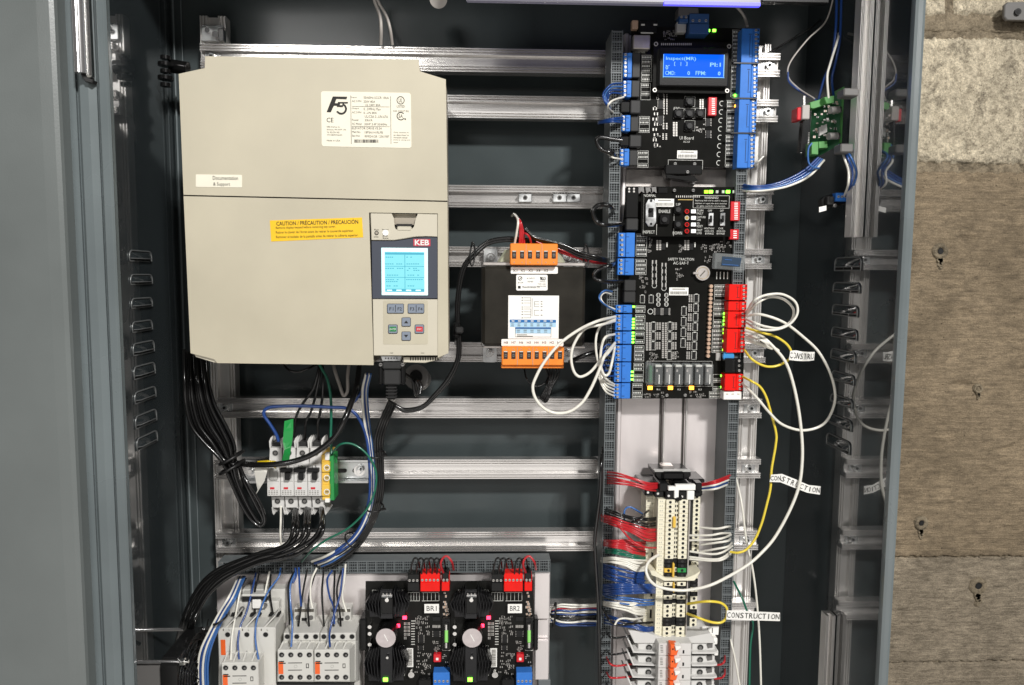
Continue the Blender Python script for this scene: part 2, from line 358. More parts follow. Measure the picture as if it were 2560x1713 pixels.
LV = [(324,379,625,656),(327,381,684,713),(329,381,743,771),(331,381,800,830),(333,386,852,887),(335,388,908,945),(337,390,970,1004),(339,392,1028,1065),(342,394,1083,1118)]
for q in LV: louver(XL, 1, None, *q[:2], *q[2:]).build('louver', wallL)
RV = [(2087,2152,640,680),(2083,2148,704,734),(2081,2143,760,792),(2079,2141,818,848),(2077,2137,873,905),(2079,2134,930,958),(2076,2130,989,1014),(2072,2128,1040,1070),(2066,2124,1090,1126)]
for q in RV: louver(XR, -1, None, *q[:2], *q[2:]).build('louver', wallR)
# ================================================================ mounting struts
def strut_profile(h, dep, d):
    z = [(.5, dep), (.5, 0), (.45, 0), (.435, .0032), (.405, .0032), (.39, 0), (.33, 0), (.315, .003), (.29, .003), (.275, 0), (.215, 0), (.205, .009),
         (-.205, .009), (-.215, 0), (-.275, 0), (-.29, .003), (-.315, .003), (-.33, 0), (-.39, 0), (-.405, .0032), (-.435, .0032), (-.45, 0), (-.5, 0), (-.5, dep)]
    return [(d+b, a*h) for a, b in z]
def hstrut(x0, x1, xc, yc, hp, d, label, bolts=(), dep=.021):
    p = P(xc, yc, d); a = P(x0, yc, d).x; b = P(x1, yc, d).x; h = px(hp, d)
    t = thing('mounting_rail', label, 'rail', (a, d, p.z))
    m = MB(); m.extrude_x([(y, z+p.z) for y, z in strut_profile(h, dep, d)], a, b, 'alu_h'); m.build('channel', t)
    for bx in bolts:
        X = P(bx, yc, d).x; r = px(8, d); mm = MB(); Z = p.z; D = d+.0085
        mm.box(X-r*2.1, X+r*2.1, D-.0012, D, Z-r*1.3, Z+r*1.3, 'zinc')
        mm.cyl((X, D-.0025, Z), (X, D-.0012, Z), r*1.35, 'steel', 18); mm.cyl((X, D-.0075, Z), (X, D-.0025, Z), r, 'zinc', 6, smooth=False); mm.cyl((X, D-.009, Z), (X, D-.007, Z), r*.45, 'hole', 10)
        mm.build('bolt', t)
    return t
def vstrut(xc, yc, wp, d, ya, yb, label, mat='alu_v', dep=.022):
    p = P(xc, yc, d); w = px(wp, d); z0 = P(xc, yb, d).z; z1 = P(xc, ya, d).z
    t = thing('upright_rail', label, 'rail', (p.x, d, z0))
    m = MB(); m.extrude_z([(z+p.x, y) for y, z in strut_profile(w, dep, d)], z0, z1, mat); m.build('channel', t); return t
DH = 1.190; DV = 1.2125
RAILS = [ # y centre at x=1300, left x, right x, height px, bolts, label
 (152, 500, 1951, 56, (527, 1925), 'topmost horizontal aluminium rail, above the beige drive'),
 (268, 500, 1946, 54, (1922,), 'second aluminium rail from the top, passing behind the top corner of the beige drive'),
 (492, 520, 1935, 54, (1908,), 'aluminium rail with three small square nuts in its slot, right of the drive'),
 (643, 520, 1930, 50, (1900,), 'aluminium rail crossed by the top feet of the black transformer'),
 (881, 530, 1915, 49, (1888,), 'aluminium rail carrying the bottom feet of the black transformer'),
 (1021, 541, 1905, 50, (560, 1880), 'first aluminium rail below the drive, crossed by the blue and green wires'),
 (1173, 535, 1902, 50, (1875,), 'aluminium rail behind the row of white circuit breakers'),
 (1354, 539, 1896, 52, (568, 1869), 'aluminium rail just above the grey slotted wiring duct at the bottom'),
 (1534, 541, 1890, 50, (), 'lowest aluminium rail, mostly hidden behind the bottom component plate')]
for yc, xa, xb, hp, bl, lb in RAILS:
    hstrut(xa, xb, 1300, yc, hp, DH, lb, bl)
vstrut(566, 1250, 60, DV, 40, 1900, 'left upright aluminium rail the horizontal rails are bolted to')
vstrut(1881, 700, 50, DV, 110, 1900, 'right upright aluminium rail behind the rail ends')
# three small square nuts in rail three
for i, (x, lb) in enumerate([(1313, 'leftmost of three square slot nuts in the rail right of the drive'), (1399, 'middle one of three square slot nuts in the rail right of the drive'), (1434, 'rightmost of three square slot nuts in the rail, beside the slotted duct')]):
    m = MB(); m.pb(x-17, 484, x+17, 506, DH-.004, .008, 'zinc', .001); m.pc(x, 494, 6, DH-.0048, .002, 'steel', 14); m.pc(x, 494, 3.6, DH-.0052, .002, 'hole', 10)
    single(m, 'slot_nut', lb, 'nut', P(x, 495, DH), 'square slot nuts in the rail')
# side wall upright rail (right)
def side_rail(y0, y1, label, ya, yb):
    """channel on the right wall; ya, yb: depth range"""
    t = thing('wall_rail', label, 'rail', (XR, ya, y1)); w = yb; xc_ = XR-.0015-w/2
    m = MB(); m.extrude_z([(xc_+a, y) for y, a in strut_profile(w, .018, ya)], y1, y0, 'alu_v'); m.build('channel', t); return t
q0 = P(2122, 592, 1.03); 
zlo = q0.z
ya = 1.03; yb = .0175
side_rail(ZT-.02, zlo, 'bright vertical aluminium rail on the right inner wall carrying the green circuit board', ya, yb)
zlo2 = P(2060, 1540, 1.055).z
side_rail(zlo2, ZBOT, 'short lower aluminium rail end on the right inner wall near the bottom', 1.055, .0135)
# small bright corner brackets at top left
m = MB(); m.pb(503, 62, 558, 103, 1.205, .01, 'zinc', .001); m.pc(518, 75, 6, 1.198, .008, 'chrome'); m.pc(538, 85, 8, 1.196, .01, 'chrome'); m.pb(545, 70, 558, 103, 1.19, .012, 'steel', .001)
single(m, 'corner_bracket', 'small shiny bracket with two bolts on top of the uppermost rail, top left', 'bracket', P(530, 85, 1.2))
m = MB()
for j in range(5): m.cyl(P(414, 140+j*17, 1.15), P(414, 149+j*17, 1.15), .0075+.0035*(j % 2), 'rubber_black', 12)
m.cyl(P(426, 165, 1.17), P(470, 172, 1.17), .010, 'rubber_black', 14)
single(m, 'cable_gland', 'black cable gland nut left of the top corner of the drive', 'gland', P(425, 160, 1.15))
# lamp bar at the top, made taller out of view to shade rails
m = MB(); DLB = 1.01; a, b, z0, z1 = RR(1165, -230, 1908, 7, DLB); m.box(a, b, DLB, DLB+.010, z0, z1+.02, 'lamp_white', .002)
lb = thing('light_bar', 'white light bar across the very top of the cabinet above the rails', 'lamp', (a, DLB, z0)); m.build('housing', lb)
m = MB(); q_ = P(1660, 8, DLB); q2_ = P(1900, 12, DLB); m.box(q_.x, q2_.x, DLB-.0015, DLB+.004, z0-.0012, z0+.0030, 'blue_glow'); m.build('blue_spill', lb)  # glowing strip stands in for the display's blue light on the bar
m = MB(); a, b, z0, z1 = RR(1910, -230, 2080, 5, DLB); m.box(a, b, DLB+.002, DLB+.012, z0, z1+.02, 'plastic_black', .001); m.build('end_shade', lb)  # dark end piece, added and carried out of view to shade rail ends
m = MB(); m.cyl(P(1096, -2, 1.135), P(1096, -2, 1.16), px(21, 1.14), 'w_gray', 24); single(m, 'lamp_end_cap', 'round grey cap beside the left end of the light bar', 'cap', P(1096, -2, 1.14))
# zinc bracket and black bolt plate by the rail end, right top
# ================================================================ concrete wall
def cmat(name, c1, c2, scale, strong, plank=False, vor=False):
    m = bpy.data.materials.new(name); m.use_nodes = True; nt = m.node_tree; b = nt.nodes['Principled BSDF']; b.inputs['Roughness'].default_value = .92; b.inputs['Specular IOR Level'].default_value = .2
    L = nt.links.new; N = nt.nodes.new
    t = N('ShaderNodeTexCoord'); mp = N('ShaderNodeMapping'); L(t.outputs['Object'], mp.inputs[0]); mp.inputs['Scale'].default_value = (.5, 1, 1.5) if plank else (1, 1, 1)
    def nz(src, sc, det, ro, lo, hi, a, b_, dist=0):
        n = N('ShaderNodeTexNoise'); n.inputs['Scale'].default_value = sc; n.inputs['Detail'].default_value = det; n.inputs['Roughness'].default_value = ro; n.inputs['Distortion'].default_value = dist; L(src.outputs[0] if src.type == 'MAPPING' else src.outputs['Object'], n.inputs[0])
        r = N('ShaderNodeMapRange'); r.inputs[1].default_value = lo; r.inputs[2].default_value = hi; r.inputs[3].default_value = a; r.inputs[4].default_value = b_; L(n.outputs[0], r.inputs[0]); return r.outputs[0]
    def mul(a, b_):
        k = N('ShaderNodeMath'); k.operation = 'MULTIPLY'; L(a, k.inputs[0]); L(b_, k.inputs[1]); return k.outputs[0]
    n1 = N('ShaderNodeTexNoise'); n1.inputs['Scale'].default_value = scale; n1.inputs['Detail'].default_value = 12; n1.inputs['Roughness'].default_value = .82; L(mp.outputs[0], n1.inputs[0])
    r = N('ShaderNodeValToRGB'); r.color_ramp.elements[0].position = .34; r.color_ramp.elements[0].color = (*c1, 1); r.color_ramp.elements[1].position = .64; r.color_ramp.elements[1].color = (*c2, 1); L(n1.outputs[0], r.inputs[0])
    f = nz(t, 6, 6, .65, .3, .7, .66, 1.18, .6)                      # broad pale and dark patches
    f = mul(f, nz(t, 420, 3, .7, .35, .65, .74, 1.14))                # grit
    if plank:
        mp2 = N('ShaderNodeMapping'); L(t.outputs['Object'], mp2.inputs[0]); mp2.inputs['Scale'].default_value = (.045, 1, 1.0)
        f = mul(f, nz(mp2, 330, 4, .6, .34, .62, .80, 1.08, .25))      # board grain
        f = mul(f, nz(mp, 34, 6, .75, .62, .70, 1.0, .52, .8))          # scattered dark chips
    else:
        f = mul(f, nz(t, 19, 8, .8, .51, .66, 1.0, .30, .7))            # soot stains
    v3 = N('ShaderNodeTexVoronoi'); v3.inputs['Scale'].default_value = 150 if vor else 60; L(t.outputs['Object'], v3.inputs[0])
    m3 = N('ShaderNodeMapRange'); m3.inputs[1].default_value = .05; m3.inputs[2].default_value = .24 if vor else .10; m3.inputs[3].default_value = .42; m3.inputs[4].default_value = 1; L(v3.outputs['Distance'], m3.inputs[0])
    f = mul(f, m3.outputs[0])
    v = N('ShaderNodeVectorMath'); v.operation = 'SCALE'; L(r.outputs[0], v.inputs[0]); L(f, v.inputs['Scale']); L(v.outputs[0], b.inputs['Base Color'])
    n4 = N('ShaderNodeTexNoise'); n4.inputs['Scale'].default_value = 300; n4.inputs['Detail'].default_value = 6; n4.inputs['Roughness'].default_value = .75; L(mp.outputs[0], n4.inputs[0])
    bp = N('ShaderNodeBump'); bp.inputs['Strength'].default_value = strong; bp.inputs['Distance'].default_value = .004; L(n4.outputs[0], bp.inputs['Height']); L(bp.outputs[0], b.inputs['Normal'])
    MATS[name] = m
cmat('stone_rough', (.26, .22, .16), (1.0, .88, .66), 70, 1.0, vor=True)
cmat('concrete', (.14, .110, .076), (.40, .312, .205), 70, .8, plank=True)
cmat('concrete_low', (.14, .116, .085), (.50, .42, .31), 70, 1.0, plank=True)
cmat('mortar', (.15, .122, .085), (.40, .33, .23), 60, .9)
YW = 1.285
conc = thing('concrete_wall', 'old concrete and stone block wall at the right, behind the cabinet', 'wall', (P(2400, 856, YW).x, YW, ZBOT))
def slab(name, x0, y0, x1, y1, mat, amp, seed, step=.0022, plank=False, proud=0.0, label=None, edge=.012):
    a = P(x0, y0, YW); b = P(x1, y1, YW); X0, X1, Z0, Z1 = a.x, b.x, b.z, a.z
    nx = max(4, int((X1-X0)/step)); nz = max(4, int((Z1-Z0)/step)); vs = []
    for j in range(nz+1):
        z = Z0 + (Z1-Z0)*j/nz
        for i in range(nx+1):
            x = X0 + (X1-X0)*i/nx
            ex = min(x-X0, X1-x) if x1 < 2700 else x-X0; ez = min(z-Z0, Z1-z)
            e = min(ex, ez) + .004*noise.noise(Vector((x*60, z*60, seed)))+.003*noise.noise(Vector((x*200, z*200, seed)))
            fall = 0 if e > edge else (1-max(0, e)/edge)**2*.014
            if plank:
                h = amp*(noise.noise(Vector((x*9, z*55, seed))) + .6*noise.noise(Vector((x*30, z*220, seed))) + .5*noise.noise(Vector((x*90, z*120, seed))))
                c = noise.noise(Vector((x*16, z*34, seed+9)))
                if c > .52: h -= (c-.52)*.02
            else:
                h = amp*(noise.noise(Vector((x*14, z*14, seed)))*1.6 + noise.noise(Vector((x*70, z*70, seed))) + .8*noise.noise(Vector((x*230, z*230, seed))))
            vs.append((x, YW - proud - h + fall, z))
    fs = [(j*(nx+1)+i, j*(nx+1)+i+1, (j+1)*(nx+1)+i+1, (j+1)*(nx+1)+i) for j in range(nz) for i in range(nx)]
    m = MB(); m.add(vs, fs, mat, True)
    o = m.build(name, conc, label)
    return o
XW0, XW1 = 2130, 2800
m = MB(); a = P(XW0-40, -400, YW); b = P(XW1, 2000, YW); m.box(a.x, b.x, YW+.006, YW+.06, b.z, a.z, 'mortar'); m.build('mortar_bed', conc)
slab('stone_block', XW0, -140, 2372, 42, 'stone_rough', .0011, 3.1, step=.0018)
slab('stone_block', 2392, -140, XW1, 48, 'stone_rough', .0011, 5.7, step=.0018)
slab('mortar_joint', XW0, 40, XW1, 88, 'mortar', .0012, 8.2, proud=-.004, edge=.004)
slab('stone_block', XW0, 84, XW1, 418, 'stone_rough', .0020, 1.3, step=.0014, label='large rough pale stone block')
slab('poured_concrete', XW0, 424, XW1, 1392, 'concrete', .0011, 2.2, plank=True, edge=.004, step=.0019)
slab('poured_concrete', XW0, 1395, XW1, 1654, 'concrete_low', .0011, 6.2, plank=True, edge=.005)
slab('poured_concrete', XW0, 1657, XW1, 2000, 'concrete_low', .0010, 7.9, plank=True, edge=.005, step=.003)
m0 = MATS['mortar']
def tie_hole(x, y, r, deep=True):
    m = MB(); d = YW-.004
    c = P(x, y, d); n = 22; vs = []; rings = [(1.0, .0035), (.88, -.0004), (.62, -.0006), (.42, .001), (.36, .004)]
    for R_, off in rings:
        for k in range(n):
            a = 2*pi*k/n; rr = px(r, d)*R_*(1+.14*noise.noise(Vector((cos(a)*2, sin(a)*2, x))))
            vs.append((c.x+rr*cos(a), d+off, c.z+rr*sin(a)))
    m.add(vs, [(i*n+k, i*n+(k+1) % n, (i+1)*n+(k+1) % n, (i+1)*n+k) for i in range(len(rings)-1) for k in range(n)], 'mortar', True)
    m.pc(x, y, r*.38, d+.0022, .001, 'hole' if deep else 'mortar', 14)
    for k in range(5):
        dx = random.uniform(-.35, .35)*r; yy = y+r*(.8+.28*k); m.pc(x+dx*.4, yy, r*(.42-.06*k), d+.0006, .006, 'mortar', 9, r2=r*.5)
    m.build('tie_hole', conc)
tie_hole(2353, 628, 21); tie_hole(2305, 1309, 19); tie_hole(2448, 1466, 24); tie_hole(2447, 972, 13, False)
# dark steel bracket, top right corner
m = MB(); m.pp([(2512, 12), (2520, 5), (2640, 2), (2640, 52), (2518, 50), (2511, 42)], YW-.02, .006, 'side_grey', .0015); m.pc(2546, 29, 8, YW-.024, .006, 'plastic_charcoal'); m.pc(2546, 29, 4.5, YW-.0245, .004, 'hole')
single(m, 'steel_bracket', 'dark steel bracket with a bolt on the stone at the top right corner', 'bracket', P(2560, 28, YW-.02))
M('core_grey', (.14, .135, .13), .5)
# ================================================================ beige motor drive
DD = 0.985
drv = thing('motor_drive', 'big beige motor drive with a keypad, yellow caution sticker and a white nameplate', 'motor drive', P(790, 900, DD))
back_t = 1.188 - DD
# upper cover: outline seen from the front, chamfered shoulders
U = [(462,487.5),(450,187.5),(515,173),(515.8,143.8),(1043.6,152),(1047,181),(1111.5,201),(1115.5,502)]
Lw = [(462,490.5),(1115.5,505),(1118,881),(1096,894),(1096,889.5),(1040,889),(932,910),(542.7,903.5),(537,893),(479.4,881)]
Lw = [(462,490.5),(1115.5,505),(1118,881),(1097.5,890),(1097.5,531),(919.5,528.5),(931,910),(545,905),(537,896),(479.4,881)]
def cover(pts, d, t, mat, name, par, inset=.0016):
    q = [P(x, y, d) for x, y in pts]; pz = [(p.x, p.z) for p in q]; m = MB(); n = len(pz)
    # true polygon inset for the rounded front edge
    def off(e):
        out = []
        for k in range(n):
            a = Vector(pz[k-1]); b = Vector(pz[k]); c = Vector(pz[(k+1) % n]); u = (b-a).normalized(); v = (c-b).normalized()
            n1 = Vector((u.y, -u.x)); n2 = Vector((v.y, -v.x)); w = (n1+n2); L = w.length
            w = w/L if L > 1e-6 else n1; s = 1/max(.45, w.dot(n1)); out.append(b + w*e*s)
        return out
    area2 = sum(pz[k-1][0]*pz[k][1]-pz[k][0]*pz[k-1][1] for k in range(n)); sg = -1 if area2 > 0 else 1
    rows = []
    for e, dep in [(inset, 0), (inset*.45, inset*.25), (inset*.12, inset*.6), (0, inset*1.1), (0, t)]:
        rows.append([(p.x, d+dep, p.y) for p in off(-e*sg*-1 if False else e*(-1 if sg > 0 else 1)*1.0)])
    vs = [v for r in rows for v in r]; R_ = len(rows)
    m.add(vs, [tuple(range(n)), tuple(range(R_*n-1, (R_-1)*n-1, -1))], mat)
    m.add(vs, [(i*n+k, i*n+(k+1) % n, (i+1)*n+(k+1) % n, (i+1)*n+k) for i in range(R_-1) for k in range(n)], mat)
    return m.build(name, par)
cover(U, DD, .058, 'beige', 'upper_cover', drv); cover(Lw, DD, .060, 'beige', 'lower_cover', drv)
# grey metal chassis behind, with side vents
m = MB(); q = [(470,496),(458,196),(1110,206),(1117,880),(1085,902),(545,905)]; m.pp([(474,500),(462,200),(518,190),(1042,186),(1106,212),(1112,880),(1080,900),(548,902)], DD+.0605, back_t-.0605, 'side_grey'); m.build('chassis', drv)
m = MB(); e = P(1111, 300, DD+.03).x
xs = P(1112.5, 400, DD).x - .0022
for k in range(34):
    z = P(1112, 225, DD).z - k*.0058; m.box(xs-.0004, xs+.0016, DD+.004+.0, DD+.052, z-.0018, z, 'beige_dark')
m.build('side_vent', drv, kind='stuff')
m = MB(); m.pp([(484,884),(488,892),(540,908),(544,902),(538,893)], DD+.004, .03, 'beige_light', .001); m.build('latch_foot', drv)
m = MB(); m.pp([(1008,893),(1096,893),(1116,884),(1095,900),(1062,908),(1008,906)], DD+.012, .04, 'beige_light', .001)
for k in range(12): m.pb(1025+k*6.2, 893, 1028+k*6.2, 901, DD+.0115, .001, 'hole')
m.build('lower_vent', drv)
# nameplate ---------------------------------------------------------------
def rrect(m, x0, y0, x1, y1, r, d, t, mat, sk=0.0, dy=0.0):
    pts = []
    for cx_, cy_, a0 in ((x1-r, y0+r, -90), (x1-r, y1-r, 0), (x0+r, y1-r, 90), (x0+r, y0+r, 180)):
        for k in range(4):
            a = radians(a0 + k*30); X = cx_+r*cos(a); Y = cy_+r*sin(a); pts.append((X + sk*(Y-y0), Y + dy*(X-x0)))
    m.pp(pts, d, t, mat); return m
m = MB(); rrect(m, 802.5, 228, 1027, 366, 6, DD-.0005, .0006, 'sticker', .012, .02); npl = m.build('nameplate', drv)
d = DD-.0008
m = MB()
m.pp([(816.5,280.5),(832,241.3),(868,242),(866,248.5),(841,247.5),(837,258),(848,258.5),(845,265),(834.6,264.5),(827,280.8)], d, .0003, 'ink')
m.pp([(845,255),(870,255.3),(869,259),(851,258.8),(849,263),(858,263.5),(857,268),(842,267.5)], d-.0001, .0003, 'ink')
p = P(853, 272.5, d); 
m.ring(853, 272.3, 13.8, 4.6, d, .0003, 'ink', 22, -150, 75)
m.build('logo', npl)
text('CE', 816.5, 294.5, 833.5, 306, d, 'ink', npl, bold=.0)
m = MB(); m.ring(1001.5, 251, 9.6, 1.6, d, .0003, 'ink'); m.ring(1002, 290.5, 10, 2, d, .0003, 'ink', 20, 40, 330); m.pc(1013, 298, 2, d, .0003, 'ink')
m.pb(877, 239, 878, 360, d, .0003, 'ink_grey'); m.pb(976.5, 241, 977.5, 360, d, .0003, 'ink_grey'); m.pb(880, 266.5, 974, 267.3, d, .0003, 'ink_grey'); m.pb(880, 316, 974, 316.8, d, .0003, 'ink_grey')
xx = 886
for k in range(36):
    w_ = random.choice((.7, .7, 1.3, 2.0)); m.pb(xx, 349, xx+w_, 357, d, .0003, 'ink'); xx += w_+random.choice((.6, .9, 1.5))
    if xx > 944: break
m.build('marks', npl)
text('UL', 997, 246, 1006, 256, d, 'ink', npl); text('SA', 996.5, 286, 1007, 295, d, 'ink', npl)
for s_, a_, b_, e_, f_ in [('Input', 878.5, 241.5, 892, 246), ('50/60Hz SCCR 10kA', 909, 241.5, 972, 247.2), ('AC 3 PH', 880, 250.5, 903, 255.5), ('230V 80A', 909, 251.5, 938, 257), ('UL 240V 80A', 913, 260, 951, 265.5),
        ('Output', 880, 269, 898, 274), ('0...599Hz Max', 909, 270, 952, 276), ('AC 3 PH', 880, 278.5, 903, 283.5), ('0...UN 80A', 909, 279.5, 942, 285), ('UL/CSA 0...UN 67A', 912, 288.5, 970, 295), ('Power', 880, 297.5, 897, 302.5), ('33kVA', 912, 298, 931, 303.5),
        ('AC Motor', 880, 307, 905, 312.5), ('30HP 3.4P 50/60Hz', 911, 308, 968, 313.5), ('ELEVATOR DRIVE V3.34', 880, 318, 954, 323.8), ('Mat.No.', 880, 327.5, 902, 332.5), ('18F5A1H-RLPB', 912, 328.5, 957, 334), ('Ser.No.', 880, 337, 901, 342), ('RM024128 / 2361987', 912, 338.5, 973, 344),
        ('LISTED', 992, 263, 1012, 269), ('Made in USA', 817, 349.5, 850.5, 353.5), ('KEB America, Inc.', 817, 315.5, 851, 319.5), ('Shakopee, MN 55379, USA', 817, 322.5, 865.5, 326.8), ('Tel. 952-224-1400', 817, 329, 848.5, 333), ('www.kebamerica.com', 817, 335, 855.5, 339),
        ('IND CONT EQ', 983, 276, 1022, 280.5), ('Only connect to', 984, 329.5, 1022, 334), ('as described in', 984, 336, 1022, 340), ('instruction manual', 984, 342, 1018, 346), ('before using and', 984, 348.5, 1027-2, 352), ('repair', 984, 355, 996, 358.5)]:
    text(s_, a_, b_, e_, f_, d, 'ink_grey', npl)
# documentation sticker (its code square left out) --------------------------
m = MB(); rrect(m, 489.5, 436, 605, 467.5, 2.5, DD-.0005, .0006, 'sticker', 0, .012); ds = m.build('documentation_sticker', drv)
text('Documentation', 532, 440.5, 595, 450, d, 'ink', ds); text('& Support', 533, 456, 575, 467, d, 'ink', ds)
# caution sticker ------------------------------------------------------------
m = MB(); m.pp([(674.5,551.5),(905,544),(907.8,593.6),(678,604)], DD-.0005, .0006, 'yellow_sticker'); cs = m.build('caution_sticker', drv)
rt = radians(1.9)
text('CAUTION / PRÉCAUTION / PRECAUCIÓN', 690.5, 549.5, 895.5, 562, d, 'ink', cs, rot=rt, bold=.012)
text('Remove display keypad before removing top cover.', 689.5, 565, 839, 572.5, d, 'ink', cs, rot=rt)
text('Retirer le clavier de l\'écran avant de retirer le couvercle supérieur.', 689.5, 575.5, 884, 584, d, 'ink', cs, rot=rt)
text('Remover el teclado de la pantalla antes de retirar la cubierta superior.', 690, 587, 896, 595.5, d, 'ink', cs, rot=rt)
# keypad ---------------------------------------------------------------------
m = MB(); m.pb(921, 530, 1096.5, 889, DD+.012, .04, 'black_gap'); m.build('keypad_bay', drv)
kp = m = MB(); DK = DD+.0012
m.pp([(925.5,533),(978,533),(983,545),(985,568),(988,574),(1022,577),(1033,572),(1037,566),(1041,545),(1046,533.5),(1094,535.5),(1094.5,592),(1066,591),(1034,593),(1005,598),(985,601),(928,600.5)], DK, .03, 'beige_light', .001)
m.pp([(934,602),(1094,602),(1094,746),(934,746)], DK+.003, .02, 'keypad_grey')
m.pp([(931,748),(1096,748.5),(1097,889.5),(933.5,889.5)], DK, .03, 'beige_light', .001)
pad = kp.build('keypad', drv)
m = MB(); m.pp([(928.3,602.5),(985,603),(1006,600),(1035,595),(1066,592.8),(1095,594),(1096,746.5),(930.6,747)], DK+.0008, .03, 'keypad_grey', .0006); m.build('display_surround', pad)
m = MB(); m.pb(980, 535, 1040, 560, DK+.010, .003, 'beige_light'); m.pb(991, 560, 1030, 567, DK+.003, .01, 'ink'); m.pb(992, 566, 1029, 578, DK-.001, .008, 'beige_light', .0015); m.pb(983,545,1040,562, DK+.006,.004,'beige_dark'); m.build('latch', pad)
m = MB(); m.pb(953.5, 620, 1069.5, 738.5, DK-.0002, .004, 'lcd_white', .0005); scr = m.build('screen', pad)
m = MB(); m.pb(962, 630, 1061, 730, DK-.0006, .001, 'lcd_cyan'); m.pb(962.5, 631.5, 1060, 637, DK-.0009, .0006, 'lcd_ink'); m.pb(964, 722.5, 1060.5, 729.5, DK-.0009, .0006, 'lcd_ink')
for y in (665.5, 693): m.pb(963, y, 1060.5, y+1.4, DK-.0009, .0006, 'lcd_ink')
m.pb(1011.5, 637, 1013, 722, DK-.0009, .0006, 'lcd_ink')
for (a_, y, n_, st) in [(964,642,4,5),(1016,642,3,5),(963,659,8,5.5),(1016,659,6,5.5),(963,670,8,5.8),(1016,670,5,5.5),(1017,675,6,5.5),(967,687,5,6),(1019,687,5,6),(964,698,7,5.6),(1015,698,8,5.4),(965,703,6,5),(966,714,5,6),(1019,714,3,6)]:
    for k in range(n_):
        if random.random() < .85: m.pb(a_+k*st, y, a_+k*st+st*.75, y+2.2, DK-.0009, .0006, 'lcd_ink')
for k in range(4): m.pb(967+k*24, 724.5, 980+k*24, 727.5, DK-.0012, .0004, 'lcd_white')
m.build('readout', scr)
m = MB(); m.pb(1033.5, 597.8, 1076, 615.5, DK+.0003, .001, 'red_logo'); lg = m.build('logo_plate', pad)
text('KEB', 1037, 599.5, 1073, 613.5, DK-.0001, 'ink_white', lg, bold=.03)
text('INTERACTIVE', 1040, 590.6, 1076, 593.6, DK-.0004, 'ink_grey', pad)
m = MB(); rrect(m, 958, 751.5, 1069.5, 861, 3, DK-.0004, .001, 'beige'); m.build('key_panel', pad)
def key(x0, y0, x1, y1, mat, name, s=None, face=None, smat='ink'):
    k = MB(); rrect(k, x0, y0, x1, y1, 3, DK-.0012, .003, 'keypad_grey'); rrect(k, x0+1.4, y0+1.2, x1-1.4, y1-1.6, 2.2, DK-.0026, .003, mat)
    o = k.build(name, pad)
    if face:
        k = MB(); k.pb(x0+3.5, y0+5.5, x1-3.5, y1-5.5, DK-.0029, .001, face); k.build('key_face', o)
    return o
k1 = key(967.5, 759.5, 1009.6, 784, 'key_grey', 'function_key'); k2 = key(1019.3, 759.5, 1060.7, 784, 'key_grey', 'function_key')
for kk, s1, s2, a_ in ((k1, 'F1', 'F2', 967.5), (k2, 'F3', 'F4', 1019.3)):
    text(s1, a_+6, 768.5, a_+16, 776.5, DK-.0029, 'ink', kk); text(s2, a_+26.5, 768.5, a_+37, 776.5, DK-.0029, 'ink', kk)
    k = MB(); k.pb(a_+20.4, 763, a_+21.8, 780, DK-.0029, .0004, 'ink'); k.build('key_divider', kk)
for y0, up in ((793.7, 1), (829, -1)):
    o = key(1003.8, y0, 1027, y0+23, 'key_grey', 'arrow_key'); k = MB(); yc = y0+11.5
    k.pp([(1010, yc+3.2*up), (1020.6, yc+3.2*up), (1015.3, yc-3.6*up)], DK-.003, .0006, 'ink'); k.build('arrow', o)
o = key(970.3, 811.5, 994, 834.5, 'key_grey', 'enter_key', face='green_key'); text('ENTER', 974.5, 820.5, 990, 825.5, DK-.0031, 'ink_white', o)
o = key(1036.8, 811.5, 1060.2, 834.5, 'key_grey', 'escape_key', face='red_key'); text('ESC', 1043, 820.5, 1054, 825.5, DK-.0031, 'ink_white', o)
m = MB(); m.pc(941.5, 582.3, 5, DK-.001, .002, 'ink', 16); m.pc(941.5, 582.3, 3.4, DK-.0014, .002, 'beige_dark', 14); m.build('stop_lamp', pad)
m = MB(); m.pc(963.6, 582, 7, DK-.0016, .003, 'led_white', 18, r2=7); m.build('status_lamp', pad)
text('Run', 936, 572.5, 947, 576, DK-.0004, 'ink', pad); text('Speed', 955, 572.5, 971, 576, DK-.0004, 'ink', pad); text('Limit', 935, 590, 946, 594, DK-.0004, 'ink', pad); text('Error', 957, 588.5, 970, 592, DK-.0004, 'ink', pad); text('Status', 956.5, 593.6, 971, 597, DK-.0004, 'ink', pad)
text('X6D', 975, 881.5, 983, 884, DK-.0003, 'ink', pad); text('X6C', 1052, 881.5, 1061, 884, DK-.0003, 'ink', pad)
# serial sockets under the keypad
m = MB(); m.pp([(951,890.5),(1005,890.5),(1001,903),(955,903)], DK+.004, .02, 'zinc', .001); m.build('socket_shell', pad)
m = MB()
for k in range(5): m.pc(964+k*7, 896, 1.8, DK+.0034, .002, 'hole', 8)
m.build('socket_pins', pad)
